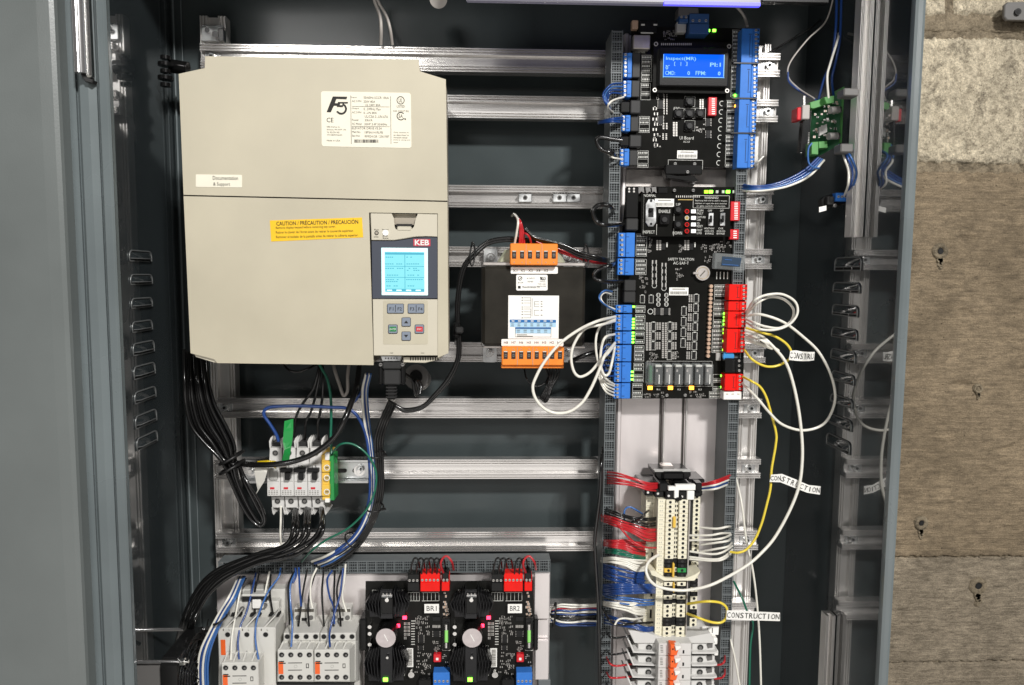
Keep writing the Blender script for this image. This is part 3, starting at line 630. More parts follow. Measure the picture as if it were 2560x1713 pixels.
# plug below the keypad
pl = thing('serial_plug', 'black serial plug hanging below the drive keypad with its cable', 'plug', P(980, 930, DD+.012)); Dp = DD+.008
m = MB(); m.pb(955, 902, 1003, 924, Dp, .016, 'plastic_charcoal', .002); m.pb(958, 925, 1001, 963, Dp+.002, .014, 'plastic_charcoal', .002); m.build('housing', pl)
for a_, b_ in ((946, 957), (1001, 1012)):
    m = MB(); m.pb(a_, 909, b_, 962, Dp+.003, .012, 'plastic_black', .002); sh = m.build('clamp', pl); m = MB(); m.pc((a_+b_)/2, 912, 4.5, Dp, .006, 'steel', 14); m.pb((a_+b_)/2-3.4, 911.3, (a_+b_)/2+3.4, 912.7, Dp-.0006, .001, 'hole'); m.build('screw', sh)
m = MB(); m.pb(966, 964, 989, 1000, Dp+.003, .010, 'plastic_black', .002)
for k in range(4): m.pb(964, 968+k*8, 991, 971+k*8, Dp+.002, .012, 'plastic_charcoal', .0006)
m.build('strain_relief', pl)
# grey round fan housing under the drive
m = MB(); m.cyl(P(1040, 942, 1.08), P(1048, 948, 1.14), px(31, 1.09), 'core_grey', 28); m.cyl(P(1040, 942, 1.079), P(1040, 942, 1.083), px(16, 1.09), 'plastic_black', 28)
single(m, 'ferrite_core', 'grey round ferrite core under the drive, just right of the serial plug', 'ferrite core', P(1040, 945, 1.09))
M('core_grey', (.14, .135, .13), .5)
# ================================================================ transformer
DT = 1.075
tr = thing('transformer', 'black control transformer with two orange terminal blocks between the aluminium rails', 'transformer', P(1334, 880, DT))
m = MB(); m.pb(1206, 666, 1463, 866, DT, .055, 'core', .004)
for k in range(18): m.pb(1204, 668+k*0, 1205.4, 864, DT+.006+k*.0026, .0012, 'core')
m.build('laminated_core', tr)
m = MB(); m.pb(1207, 656, 1463, 665, DT+.003, .01, 'tin', .001); m.build('clamp_bar', tr); m = MB(); m.pb(1207, 866.5, 1463, 871, DT+.003, .01, 'tin', .001); m.build('clamp_bar', tr)
m = MB(); m.pp([(1243,656),(1262,625),(1290,618),(1370,618),(1398,628),(1418,664)], DT+.012, .075, 'coil', .004); m.build('coil_end', tr)
m = MB(); m.pp([(1262,868),(1270,905),(1395,905),(1404,868)], DT+.012, .05, 'core', .004); m.build('coil_end', tr)
for x, y, w_ in ((1226.5, 643, 16), (1421, 644, 12), (1224.5, 882, 16), (1421, 882, 12), (1442, 645, 5)):
    m = MB(); rrect(m, x-w_-1, y-22, x+w_+1, y+24, 5, 1.178, .010, 'zinc'); f = m.build('mounting_foot', tr); m = MB()
    m.pc(x, y, 10.5, 1.1755, .002, 'steel', 20); p = P(x, y, 1.168)
    m.cyl((p.x, 1.168, p.z), (p.x, 1.1755, p.z), px(8, 1.17), 'zinc', 6, smooth=False); m.cyl((p.x, 1.163, p.z), (p.x, 1.168, p.z), px(4, 1.17), 'steel', 12); m.build('bolt', f)
def oblock(x0, x1, y0, y1, n, slot_y, nub_y, holes, label):
    m = MB(); m.pb(x0, y0, x1, y1, DT-.014, .030, 'orange', .0012)
    for k in range(1, n//2): 
        X = x0+(x1-x0)*k*2/n; m.pb(X-.6, y0+1, X+.6, y1-1, DT-.0145, .001, 'beige_dark')
    o = m.build('terminal_block', tr, label); 
    for k in range(n):
        X = x0+(x1-x0)*(k+.5)/n; m = MB(); m.pb(X-5.2, slot_y-9.5, X+5.2, slot_y+9.5, DT-.0146, .001, 'hole_brown'); m.pc(X, slot_y+1, 3.8, DT-.0151, .0006, 'side_grey', 12); m.pb(X-3.2, slot_y+.4, X+3.2, slot_y+1.6, DT-.0155, .0005, 'hole'); m.pb(X-4.4, slot_y-9.8, X+4.4, slot_y-7.6, DT-.0152, .001, 'silk')
        m.pc(X, nub_y, 1.5, DT-.0146, .0006, 'beige_dark', 8); m.build('screw_slot', o)
    return o
oblock(1275.5, 1394.5, 609, 663, 6, 637, 656, None, 'orange six-way terminal block on top')
o2 = oblock(1254.5, 1410, 867, 914, 8, 888, 873, None, 'orange eight-way terminal block at the bottom')
m = MB(); m.pb(1253, 914, 1409, 921, DT-.008, .02, 'orange', .0008); m.build('terminal_lip', o2)
d = DT-.0010
m = MB(); rrect(m, 1277, 667.5, 1394.5, 684.5, 2.5, DT-.0006, .0007, 'white_label'); t1 = m.build('terminal_label', tr)
for k, s_ in enumerate(['X1', 'X2', 'X3', 'X4', 'X5']): text(s_, 1282+k*19.3, 673.5, 1293+k*19.3, 680, d, 'ink', t1)
m = MB(); rrect(m, 1253.5, 848, 1408.5, 865.5, 2.5, DT-.0006, .0007, 'white_label'); t1 = m.build('terminal_label', tr)
for k, s_ in enumerate(['H8', 'H7', 'H6', 'H5', 'H4', 'H3', 'H2', 'H1']): text(s_, 1260+k*19.1, 853.5, 1270+k*19.1, 859.5, d, 'ink', t1)
m = MB(); rrect(m, 1290.5, 687, 1369, 726.5, 3.5, DT-.0006, .0007, 'white_label'); t1 = m.build('rating_label', tr)
m = MB(); m.ring(1300.5, 696, 5.4, 1.4, d, .0003, 'ink_grey'); m.pp([(1298,698),(1303,693),(1304,695),(1299.5,699)], d, .0003, 'ink_grey'); m.pb(1295,715,1301.5,721.5,d,.0003,'ink'); m.build('marks', t1)
text('RU', 1350, 692.5, 1364, 701, d, 'ink', t1, bold=.04, shear=-.2); text('# 3013', 1317, 694, 1336, 698, d, 'ink_grey', t1); text('50/60', 1319, 702, 1333, 706, d, 'ink_grey', t1); text('XPTQ2', 1349, 703, 1364, 706, d, 'ink_grey', t1)
text('TYPE 130C', 1344, 709, 1365, 712, d, 'ink_grey', t1); text('INSULATION SYSTEM', 1342, 714.5, 1365, 717.5, d, 'ink_grey', t1); text('TRANSFORMER CO', 1305, 716, 1349, 720.5, d, 'ink', t1); text('E61239', 1295, 705, 1308, 708.5, d, 'ink_grey', t1)
m = MB(); m.pb(1270.5, 739, 1397, 847, DT-.0006, .0007, 'white_label'); t1 = m.build('wiring_label', tr)
m = MB()
for k, y in enumerate((744, 750, 757, 767, 772, 779, 785.5, 794)): m.pb(1304, y, 1308, y+1.6, d, .0003, 'ink_grey'); m.pb(1310, y+.4, 1327, y+1, d, .0003, 'ink_grey')
m.pb(1326.5, 744, 1327.2, 768, d, .0003, 'ink_grey'); m.pb(1326.5, 772, 1327.2, 795, d, .0003, 'ink_grey'); m.pb(1330, 746, 1330.8, 791, d, .0003, 'ink_grey')
for y in (754, 760, 766.5, 775.5, 788): m.pb(1336, y, 1348, y+.7, d, .0003, 'ink_grey'); m.pb(1352, y-.6, 1356, y+1.2, d, .0003, 'ink_grey')
m.pb(1335.5, 754, 1336.2, 767, d, .0003, 'ink_grey'); m.pb(1335.5, 775.5, 1336.2, 788.6, d, .0003, 'ink_grey')
m.pb(1274.5, 799.5, 1390, 806.5, d, .0003, 'blue_print'); m.pb(1275, 807, 1390, 818, d, .0003, 'blue_pale'); m.pb(1288, 818.6, 1378, 822, d, .0003, 'blue_print'); m.outline(1288, 822, 1378, 843, .7, d, 'ink_grey'); m.pb(1289, 823, 1377, 834, d, .0003, 'blue_pale')
for k in range(7): m.pb(1279+k*16, 801.5, 1286+k*16, 804, d-.0003, .0003, 'ink_white')
for k in range(7):
    for j in range(2): m.pb(1278+k*16, 809.5+j*4.5, 1285+k*16, 811+j*4.5, d-.0003, .0003, 'ink_grey')
for k in range(5):
    for j in range(2): m.pb(1292+k*17, 825+j*4.5, 1300+k*17, 826.5+j*4.5, d-.0003, .0003, 'ink_grey')
m.pb(1292, 836.5, 1318, 838, d, .0003, 'ink_grey'); m.pb(1292, 840, 1332, 841.5, d, .0003, 'ink_grey'); m.build('diagram_print', t1)
# ================================================================ circuit breakers left
DBK = 1.105
def breaker_label(i): return ['leftmost white circuit breaker, its top wrapped by the yellow tape', 'second white circuit breaker from the left, under the green tape, marked L1', 'third white circuit breaker from the left, marked L2', 'rightmost white circuit breaker, beside the yellow and green ground terminal, marked L3'][i]
for i in range(4):
    xo = i*33.8; t = thing('circuit_breaker', breaker_label(i), 'circuit breaker', P(686+xo, 1200, DBK), 'white circuit breakers on the short rail')
    xt = 671+xo; xb = 677+xo; xf = 667+xo*1.005
    m = MB(); m.pp([(xf,1165),(xf+33,1165),(xf+34,1241),(xf+1,1241)], DBK-.014, .05, 'breaker', .001)
    m.pp([(xt+3,1120),(xt+33,1120),(xt+34,1164.5),(xt+1,1164.5)], DBK+.002, .05, 'breaker', .001); m.pp([(xb+1,1241.5),(xb+33,1241.5),(xb+33,1270),(xb+3,1270)], DBK+.002, .05, 'breaker', .001); m.build('housing', t)
    for s_ in (0, 1):
        m = MB(); X = xt+3+s_*28.5; m.pp([(X,1121),(X-2,1104),(X+2,1095),(X+9,1088),(X+7,1097),(X+3.2,1108),(X+3.2,1121)], DBK+.002, .004, 'breaker', .0005)
        m.pp([(X,1121),(X-2,1104),(X+1,1098),(X+3,1106),(X+3,1121)], DBK+.006, .035, 'breaker'); m.build('terminal_shroud', t)
        m = MB(); X = xb+2+s_*28.5; m.pp([(X,1269),(X+3,1269),(X+4,1276),(X+9,1283),(X+5,1288),(X+2,1284)], DBK+.002, .04, 'breaker', .0005); m.build('terminal_shroud', t)
    m = MB(); m.pp([(xt+6,1120.5),(xt+7,1106),(xt+27,1106),(xt+30,1120.5)], DBK+.012, .03, 'plastic_charcoal'); m.build('terminal_cage', t)
    for (X, Y) in ((xt+17, 1133), (xb+16.5, 1253.5)):
        m = MB(); m.pc(X, Y, 7, DBK+.0016, .002, 'hole', 18); m.ring(X, Y, 8, 1.2, DBK+.0012, .001, 'device_grey'); m.pc(X, Y, 4.2, DBK+.0012, .001, 'side_grey', 12); m.build('screw_hole', t)
    m = MB(); m.pb(xf+8, 1218.5, xf+19, 1223.5, DBK-.0145, .0008, 'red_key')
    if i > 0:
        m.pb(xf-1.5, 1171.5, xf+28, 1182, DBK-.020, .008, 'plastic_black', .0008); m.pb(xf+10, 1182, xf+23, 1201, DBK-.024, .012, 'plastic_black', .001)
    else: m.pb(xf+6, 1172, xf+26, 1201, DBK-.017, .004, 'device_grey', .001)
    m.build('toggle', t)
    m = MB(); m.pb(xf+2, 1203, xf+31, 1204, DBK-.0145, .0006, 'device_grey')
    for k in range(3):
        for j in range(4): m.pb(xf+4+j*6.5, 1227+k*4, xf+8+j*6.5, 1228.2+k*4, DBK-.0144, .0005, 'ink_grey')
    m.build('print', t)
    if i: text('L%d' % i, xf+11.5, 1164-1, xf+22, 1171, DBK-.0148, 'ink', t)
gt = thing('ground_terminal', 'yellow and green earthing terminal block right of the circuit breakers', 'terminal block', P(815, 1190, DBK))
m = MB(); m.pb(804, 1137, 823, 1251, DBK-.006, .05, 'gold_yellow', .001); m.pb(804, 1156, 824, 1181, DBK-.010, .02, 'gold_yellow', .001); m.pb(804, 1213, 824, 1241, DBK-.010, .02, 'gold_yellow', .001); m.build('yellow_body', gt)
m = MB(); m.pb(824, 1139, 835, 1252, DBK-.004, .03, 'terminal_green', .001); m.pp([(836,1139),(841,1141),(842,1158),(837,1160)], DBK+.01, .006, 'terminal_green', .001); m.pp([(836,1207),(841,1210),(841,1232),(836,1240)], DBK+.01, .006, 'terminal_green', .001); m.build('green_body', gt)
m = MB(); m.pb(812, 1134, 823, 1151, DBK-.008, .01, 'white_label', .0006); m.pb(812, 1247, 824, 1257, DBK-.008, .01, 'white_label', .0006); m.build('marker', gt)
for y in (1169.5, 1195, 1230):
    m = MB(); m.ring(817, y, 7.6, 1.7, DBK-.0115, .001, 'white_label'); m.pc(817, y, 5, DBK-.0118, .002, 'brass', 16); m.pb(813.6, y-.8, 820.4, y+.8, DBK-.0122, .001, 'hole'); m.build('screw', gt)
sr = thing('din_rail', 'short zinc mounting rail behind the circuit breakers with a bolt at each end', 'rail', P(770, 1180, 1.15)); m = MB()
m.pb(613, 1150, 921, 1157, 1.140, .006, 'zinc', .0006); m.pb(613, 1202, 921, 1209, 1.140, .006, 'zinc', .0006); m.pb(613, 1156, 921, 1203, 1.150, .002, 'zinc'); m.build('channel', sr)
for X in (628, 898):
    m = MB(); m.pc(X, 1177, 14, 1.1485, .002, 'steel', 22); p = P(X, 1177, 1.14); m.cyl((p.x, 1.142, p.z), (p.x, 1.149, p.z), px(10, 1.15), 'zinc', 6, smooth=False); m.cyl((p.x, 1.134, p.z), (p.x, 1.142, p.z), px(5, 1.15), 'steel', 12); m.build('bolt', sr)
m = MB(); rrect(m, 836, 1172, 867, 1182, 4.8, 1.1492, .001, 'hole'); rrect(m, 881, 1172, 890, 1182, 4, 1.1492, .001, 'hole'); m.build('slot', sr)
# tags and tape on the breakers
m = MB()
def sheet(m, pts, dz, mat, t=.0006):                # curled sheet through (x, y, d) quads
    a = [P(*q) for q in pts]; n = len(a)//2
    for k in range(n-1):
        q = [a[2*k], a[2*k+1], a[2*k+3], a[2*k+2]]; m.add(q + [v+Vector((0, t, 0)) for v in q], [(0,1,2,3),(7,6,5,4),(0,4,5,1),(1,5,6,2),(2,6,7,3),(3,7,4,0)], mat, False)
sheet(m, [(711,1053,1.075),(733,1047,1.075),(709,1080,1.066),(733,1075,1.068),(707,1105,1.064),(731,1100,1.066),(711,1125,1.062),(728,1118,1.066),(706,1146,1.066),(725,1139,1.068),(702,1161,1.072),(721,1163,1.074)], 0, 'tape_green')
single(m, 'green_tape', 'strip of green electrical tape flagged above the second circuit breaker', 'tape', P(715, 1100, 1.07))
m = MB(); sheet(m, [(637,1163,1.07),(670,1163,1.068),(636,1180,1.07),(667,1182,1.062),(640,1205,1.072),(661,1203,1.066),(644,1225,1.074),(651,1219,1.07),(633,1248,1.076),(634,1246,1.076)], 0, 'white_paper'); single(m, 'paper_tag', 'torn white paper tag hanging left of the circuit breakers', 'tag', P(650, 1190, 1.07))
m = MB(); sheet(m, [(643,1163,1.066),(643,1154,1.066),(670,1161,1.060),(668,1152,1.060),(689,1172,1.066),(688,1154,1.064)], 0, 'tape_yellow', .004); single(m, 'yellow_tape', 'band of yellow tape on the black cable at the first circuit breaker', 'tape', P(665, 1160, 1.06))
m = MB(); sheet(m, [(688,1164,1.066),(688,1170,1.066),(712,1162,1.066),(712,1168,1.066),(728,1161,1.07),(728,1163,1.07)], 0, 'white_paper'); single(m, 'paper_strip', 'thin white paper end sticking out right of the yellow tape', 'tag', P(700, 1165, 1.066))
# ================================================================ shared small-part helpers
def copies(par, name, me, pts):
    o_ = OR(par)
    for p in pts:
        o = bpy.data.objects.new(name, me); COL.objects.link(o); o.parent = par; o.location = (p[0]-o_[0], p[1]-o_[1], p[2]-o_[2])
def screw_mesh(r, mat='smd_silver', slot=True):
    m = MB(); m.cyl((0, -.0008, 0), (0, .002, 0), r, mat, 10)
    if slot: m.box(-r*.8, r*.8, -.0011, -.0005, -r*.16, r*.16, 'hole')
    return m.mesh('screw')
SCR = screw_mesh(.00185); SCR2 = screw_mesh(.0024, 'steel')
HOLE = MB().cyl((0, 0, 0), (0, .001, 0), .0017, 'hole', 10).mesh('wire_hole')
def tblock(par, x0, y0, x1, y1, n, side, mat, d, thick=.016, label=None):
    """pluggable screw terminal: side L / R / T is where the screws are"""
    m = MB(); w = x1-x0
    if side in 'LR':
        s0, s1 = (x0, x0+w*.45) if side == 'L' else (x1-w*.38, x1)
        b0, b1 = (s1+.3, x1) if side == 'L' else (x0, s0-.3)
        m.pb(b0, y0, b1, y1, d, thick, mat, .0006); m.pb(s0, y0+.4, s1, y1-.4, d+.0025, thick-.0025, mat, .0006)
        # key notches
        k0 = b0+1 if side == 'L' else b1-9
        for yy in (y0+(y1-y0)*.17, y0+(y1-y0)*.83): m.pb(k0, yy-.6, k0+7, yy+.6, d-.0002, .001, 'hole')
        if side == 'R': m.pb(b1-7, y0+(y1-y0)*.2, b1-5.8, y1-(y1-y0)*.2, d-.0002, .001, 'hole')
        o = m.build('terminal_block', par, label); xc = (s0+s1)/2
        ps = [P(xc, y0+(y1-y0)*(k+.5)/n, d+.0022) for k in range(n)]
        copies(o, 'screw', SCR, ps)
        e = x0 if side == 'L' else x1
        sx = x0+w*.12 if side == 'L' else x1-w*.06
        g = MB()
        for k in range(n):
            yy = y0+(y1-y0)*(k+.5)/n; g.pb(sx-1.6, yy-2.2, sx+1.6, yy+2.2, d+.0023, .001, 'hole')
        g.build('wire_entry', o, kind='stuff')
    else:
        s1 = y0+(y1-y0)*.5; m.pb(x0, y0, x1, s1, d+.002, thick-.002, mat, .0006); m.pb(x0, s1+.3, x1, y1, d, thick, mat, .0006); o = m.build('terminal_block', par, label)
        copies(o, 'screw', SCR, [P(x0+(x1-x0)*(k+.5)/n, y0+(y1-y0)*.36, d+.0017) for k in range(n)])
    return o
def led(par, x, y, d, mat, r=3.2, label=None):
    r *= 1.2
    m = MB(); m.pb(x-r, y-r*.8, x+r, y+r*.8, d-.0008, .0012, mat, .0004); return m.build('indicator_light', par, label)
def cells(m, x0, y0, x1, y1, n, d, rnd, dens=.9):
    """silk-screened table of small cells with unreadable marks"""
    m.outline(x0, y0, x1, y1, .7, d); h = (y1-y0)/n
    for k in range(n):
        if k: m.pb(x0, y0+k*h-.3, x1, y0+k*h+.3, d, .0002, 'silk')
        if rnd.random() < dens:
            xx = x0+2
            while xx < x1-4:
                w_ = rnd.choice((1.8, 2.6, 3.4)); m.pb(xx, y0+k*h+h*.3, xx+w_*.8, y0+k*h+h*.72, d, .0002, 'silk'); xx += w_+.9
def ic(m, x, y, w, h, d, pins=0, vert=True, outline=False):
    m.pb(x-w/2, y-h/2, x+w/2, y+h/2, d-.0018, .002, 'chip', .0003)
    if pins:
        for k in range(pins):
            if vert:
                yy = y-h/2+h*(k+.5)/pins; m.pb(x-w/2-1.8, yy-.8, x-w/2, yy+.8, d-.0006, .0008, 'smd_silver'); m.pb(x+w/2, yy-.8, x+w/2+1.8, yy+.8, d-.0006, .0008, 'smd_silver')
            else:
                xx = x-w/2+w*(k+.5)/pins; m.pb(xx-.8, y-h/2-1.8, xx+.8, y-h/2, d-.0006, .0008, 'smd_silver'); m.pb(xx-.8, y+h/2, xx+.8, y+h/2+1.8, d-.0006, .0008, 'smd_silver')
def silk_ic(m, x, y, w, h, d):
    m.outline(x-w/2, y-h/2, x+w/2, y+h/2, .8, d); m.pb(x-w*.22, y-h/2-1.4, x+w*.22, y-h/2+.4, d-.0001, .0003, 'silk')
def smd(m, x, y, w, h, d, body='chip'):
    if w >= h: m.pb(x-w/2, y-h/2, x-w/4, y+h/2, d-.0009, .001, 'smd_silver'); m.pb(x+w/4, y-h/2, x+w/2, y+h/2, d-.0009, .001, 'smd_silver'); m.pb(x-w/4, y-h/2, x+w/4, y+h/2, d-.001, .001, body)
    else: m.pb(x-w/2, y-h/2, x+w/2, y-h/4, d-.0009, .001, 'smd_silver'); m.pb(x-w/2, y+h/4, x+w/2, y+h/2, d-.0009, .001, 'smd_silver'); m.pb(x-w/2, y-h/4, x+w/2, y+h/4, d-.001, .001, body)
def array(m, x, y, w, h, d, n):
    """pale resistor network, a grid of solder joints"""
    for k in range(n):
        yy = y+h*(k+.5)/n
        m.pb(x-w/2, yy-h/n*.36, x-w*.1, yy+h/n*.36, d-.0007, .0008, 'smd_silver'); m.pb(x+w*.1, yy-h/n*.36, x+w/2, yy+h/n*.36, d-.0007, .0008, 'smd_silver')
def sticker(par, x0, y0, x1, y1, d, name='barcode_sticker', vert=False):
    m = MB(); m.pb(x0, y0, x1, y1, d-.0004, .0005, 'white_label'); o = m.build(name, par); g = MB(); rnd = random.Random(x0)
    if not vert:
        xx = x0+3
        while xx < x1-3:
            w_ = rnd.choice((.8, 1.2, 1.8)); g.pb(xx, (y0+y1)/2, xx+w_, y1-2.4, d-.0006, .0003, 'ink_grey'); xx += w_+rnd.choice((.9, 1.3))
        g.pb(x0+8, y0+3, x1-8, y0+5, d-.0006, .0003, 'ink_grey')
    else:
        yy = y0+3
        while yy < y1-3:
            w_ = rnd.choice((.8, 1.2, 1.8)); g.pb(x0+4, yy, x1-3, yy+w_, d-.0006, .0003, 'ink_grey'); yy += w_+rnd.choice((.9, 1.3))
    g.build('bar_print', o); return o
# ================================================================ tall aluminium plate and its wiring ducts
DPL = 1.163; DDU = 1.105
def duct(label, X0, X1, z0, z1, d, back, vertical=True):
    t = thing('wiring_duct', label, 'wiring duct', (X0, d, z0))
    m = MB(); w = (X1-X0) if vertical else (z1-z0)
    L0, L1 = (z0, z1) if vertical else (X0, X1)
    pitch = .0036; n = int((L1-L0)/pitch); nb = 5
    for k in range(nb):
        a = k/(nb-1)*w*.93 + w*.0; bw = w*.07 if k not in (0, nb-1) else w*.085
        dep = d if k in (0, nb-1) else d+.002
        if vertical: m.box(X0+a, X0+a+bw, dep, dep+.003, z0, z1, 'duct')
        else: m.box(X0, X1, dep, dep+.003, z0+a, z0+a+bw, 'duct')
    for k in range(n+1):
        s = L0 + k*pitch; th = .0024 if k % 4 == 0 else .0009
        if vertical: m.box(X0+.0005, X1-.0005, d+.0012, d+.0026, s, min(s+th, z1), 'duct')
        else: m.box(s, min(s+th, X1), d+.0012, d+.0026, z0+.0005, z1-.0005, 'duct')
    m.build('slotted_front', t, kind='stuff')
    m = MB()
    if vertical: m.box(X0, X0+.0015, d+.004, back, z0, z1, 'duct'); m.box(X1-.0015, X1, d+.004, back, z0, z1, 'duct'); m.box(X0+.0015, X1-.0015, d+.022, back, z0, z1, 'plastic_black')
    else: m.box(X0, X1, d+.004, back, z0, z0+.0015, 'duct'); m.box(X0, X1, d+.004, back, z1-.0015, z1, 'duct'); m.box(X0, X1, d+.022, back, z0+.0015, z1-.0015, 'plastic_black')
    m.build('trough', t); return t
zb_ = P(1500, 1800, DDU).z
duct('tall grey slotted wiring duct left of the circuit boards and terminal strip', P(1514.5, 900, DDU).x, P(1541, 900, DDU).x, zb_, P(1550, 76, DDU).z, DDU, DPL-.001)
duct('tall grey slotted wiring duct right of the terminal strip, behind the red terminals', P(1820, 1050, DDU).x, P(1846, 1050, DDU).x, zb_, P(1860, 400, DDU).z, DDU, DPL-.001)
plate = thing('mounting_plate', 'tall bare aluminium plate behind the circuit boards and terminal strip', 'plate', P(1680, 1700, DPL))
X0, X1 = P(1533, 1100, DPL).x, P(1817, 1100, DPL).x; zt = P(1700, 90, DPL).z
m = MB(); m.box(X0, X1, DPL, DPL+.003, zb_, zt, 'alu_plate', .0008); m.build('sheet', plate)
for a, b in ((1538, 1550), (1801, 1813)):
    m = MB(); m.box(P(a, 1100, DPL).x, P(b, 1100, DPL).x, DPL-.010, DPL-.0005, zb_, zt, 'alu_plate', .002); m.build('edge_flange', plate)
rl = thing('din_rail', 'long aluminium mounting rail with two dark grooves down the middle of the plate', 'rail', P(1677, 1700, DPL-.01))
for a, b, dd in ((1655, 1701, .008),):
    m = MB(); m.box(P(a, 1100, DPL).x, P(b, 1100, DPL).x, DPL-.006, DPL-.001, zb_, zt-.02, 'alu_plate', .001); m.build('rail_web', rl)
for a, b in ((1646.5, 1653), (1701.5, 1708)):
    m = MB(); m.box(P(a, 1100, DPL).x, P(b, 1100, DPL).x, DPL-.0012, DPL-.0004, zb_, zt-.02, 'groove_brown'); m.build('groove', rl)
for a, b in ((1653.5, 1657.5), (1708.5, 1712.5)):
    m = MB(); m.box(P(a, 1100, DPL).x, P(b, 1100, DPL).x, DPL-.0105, DPL-.0062, zb_, zt-.02, 'alu_v', .0008); m.build('rail_lip', rl)
# ================================================================ upper board with the blue display
B1 = 1.118
ub = thing('controller_board', 'black upper circuit board with the lit blue text display and long blue terminals', 'circuit board', P(1720, 410, B1))
m = MB(); m.pp([(1579,66),(1897,72),(1876,420),(1567,416)], B1, .0018, 'pcb_black'); m.build('board', ub)
rnd = random.Random(5)
segs = [(71,157),(159,245),(247,332),(334,420)]
for k, (a, b) in enumerate(segs):
    off = -((a+b)/2-70)*.041
    tblock(ub, 1856+off, a, 1900+off, b, 8, 'R', 'term_blue', B1-.020, .019)
for k in range(3):
    y = (158, 246, 333)[k]; off = -(y-70)*.041; m = MB(); m.pb(1838+off, y-1.6, 1901+off, y+1.2, B1-.0215, .004, 'zip_black'); m.build('strap', ub)
for (x0, y0, x1, y1, n) in [(1560,132,1579,194,6),(1558.5,201,1577.5,243,4),(1555,288,1575,328.5,4),(1551,372,1572,414,4)]:
    tblock(ub, x0-1, y0, x1+1, y1, n, 'L', 'term_blue', B1-.018, .017)
    m = MB(); m.pb(x1+1.5, y0, x1+22, y1, B1-.012, .011, 'plastic_charcoal', .001); m.build('header', ub)
for (x0, y0, x1, y1) in [(1576,250,1602,284),(1574,337,1604,368)]:
    m = MB(); m.pb(x0, y0, x1, y1, B1-.020, .019, 'plastic_charcoal', .0015); m.pb(x0-24, y0+4, x0-1, y1-3, B1-.016, .012, 'plastic_black', .001); m.build('network_plug', ub)
m = MB(); m.pb(1583, 87, 1626, 122, B1-.014, .013, 'tin', .0012); m.build('usb_socket', ub)
m = MB(); m.pb(1598, 51, 1643, 82, B1-.012, .012, 'plastic_black', .001)
for x in (1603, 1634): m.pb(x, 60, x+9, 64, B1-.0124, .0006, 'silk')
m.pb(1602,81,1633,84,B1-.0124,.0006,'silk'); m.build('relay_box', ub)
m = MB(); m.pb(1580, 50, 1596, 72, B1-.010, .01, 'resistor_tan', .001); m.build('capacitor', ub)
tblock(ub, 1698, 36, 1721, 56, 2, 'T', 'term_dark_blue', B1-.020, .019); tblock(ub, 1724, 34, 1773, 84, 3, 'T', 'term_dark_blue', B1-.024, .023)
m = MB(); m.pb(1692, 54, 1716, 81, B1-.012, .011, 'device_grey', .001); m.build('white_header', ub)
m = MB(); m.pp([(1695,40),(1697,18),(1746,20),(1748,34)], B1-.02, .02, 'side_grey', .001); m.build('cable_plug', ub)
for x, y, c in ((1719,87,'led_lime'),(1771,76,'led_green'),(1786,76,'led_green'),(1840,238.5,'led_green'),(1841,265,'led_orange')): led(ub, x, y, B1-.003, c, 3.6)
# display module
dm = MB(); dm.pb(1633, 104, 1829, 233, B1-.012, .0015, 'pcb_black'); disp = dm.build('display_module', ub)
m = MB(); m.pb(1648, 118, 1822, 216, B1-.021, .0088, 'plastic_black', .0015); m.build('bezel', disp)
m = MB(); m.pb(1658, 136, 1811, 194, B1-.0217, .001, 'lcd_blue'); m.build('screen', disp)
m = MB(); m.pb(1658, 136, 1659.2, 194, B1-.0222, .0005, 'lcd_text'); m.pb(1658, 192.6, 1811, 194, B1-.0222, .0005, 'lcd_text'); m.pb(1809.2, 137, 1811, 192, B1-.0222, .0005, 'lcd_text'); m.build('screen_edge', disp)
dt = B1-.0222
text('Inspect(MR)', 1665, 142, 1740, 153, dt, 'lcd_text', disp, bold=.01); text('..', 1664, 163, 1674, 165, dt, 'lcd_text', disp); text('[', 1685.5, 155, 1689, 165, dt, 'lcd_text', disp); text('|', 1701.5, 155, 1703, 165, dt, 'lcd_text', disp); text(']', 1714, 155, 1718.5, 165, dt, 'lcd_text', disp)
text('PI:1', 1775, 157, 1802, 167, dt, 'lcd_text', disp, bold=.02); text('0', 1664, 164, 1670.5, 174, dt, 'lcd_text', disp, bold=.02); text('CMD:', 1663, 177.5, 1688, 187.5, dt, 'lcd_text', disp, bold=.01); text('0', 1718.5, 178, 1725, 188, dt, 'lcd_text', disp, bold=.02); text('FPM:', 1739, 178, 1765, 188, dt, 'lcd_text', disp, bold=.01); text('0', 1794.5, 179, 1801.5, 189, dt, 'lcd_text', disp, bold=.04)
for x, y in ((1640,110),(1823,116),(1637,225),(1818,227)):
    m = MB(); m.ring(x, y, 5.2, 2.2, B1-.0127, .0006, 'smd_silver', 14); m.build('mounting_hole', disp)
m = MB()
for k in range(16): m.pb(1653+k*4.9, 108, 1655.6+k*4.9, 113, B1-.0128, .0008, 'smd_silver')
m.build('pin_row', disp, kind='stuff')
m = MB(); rr = random.Random(3); db = B1-.0003
for (a, b, c, e, n) in [(1604,138,1629,204,6),(1602,208,1626,250,4),(1598,291,1624,332,4),(1594,377,1621,419,4)]: cells(m, a, b, c, e, n, db, rr)
for k, (a, b) in enumerate(segs):
    off = -((a+b)/2-70)*.033; cells(m, 1824+off if k > 1 else 1832+off, a+4, 1850+off, b-2, 8, db-(.0 if k > 1 else 0), rr)
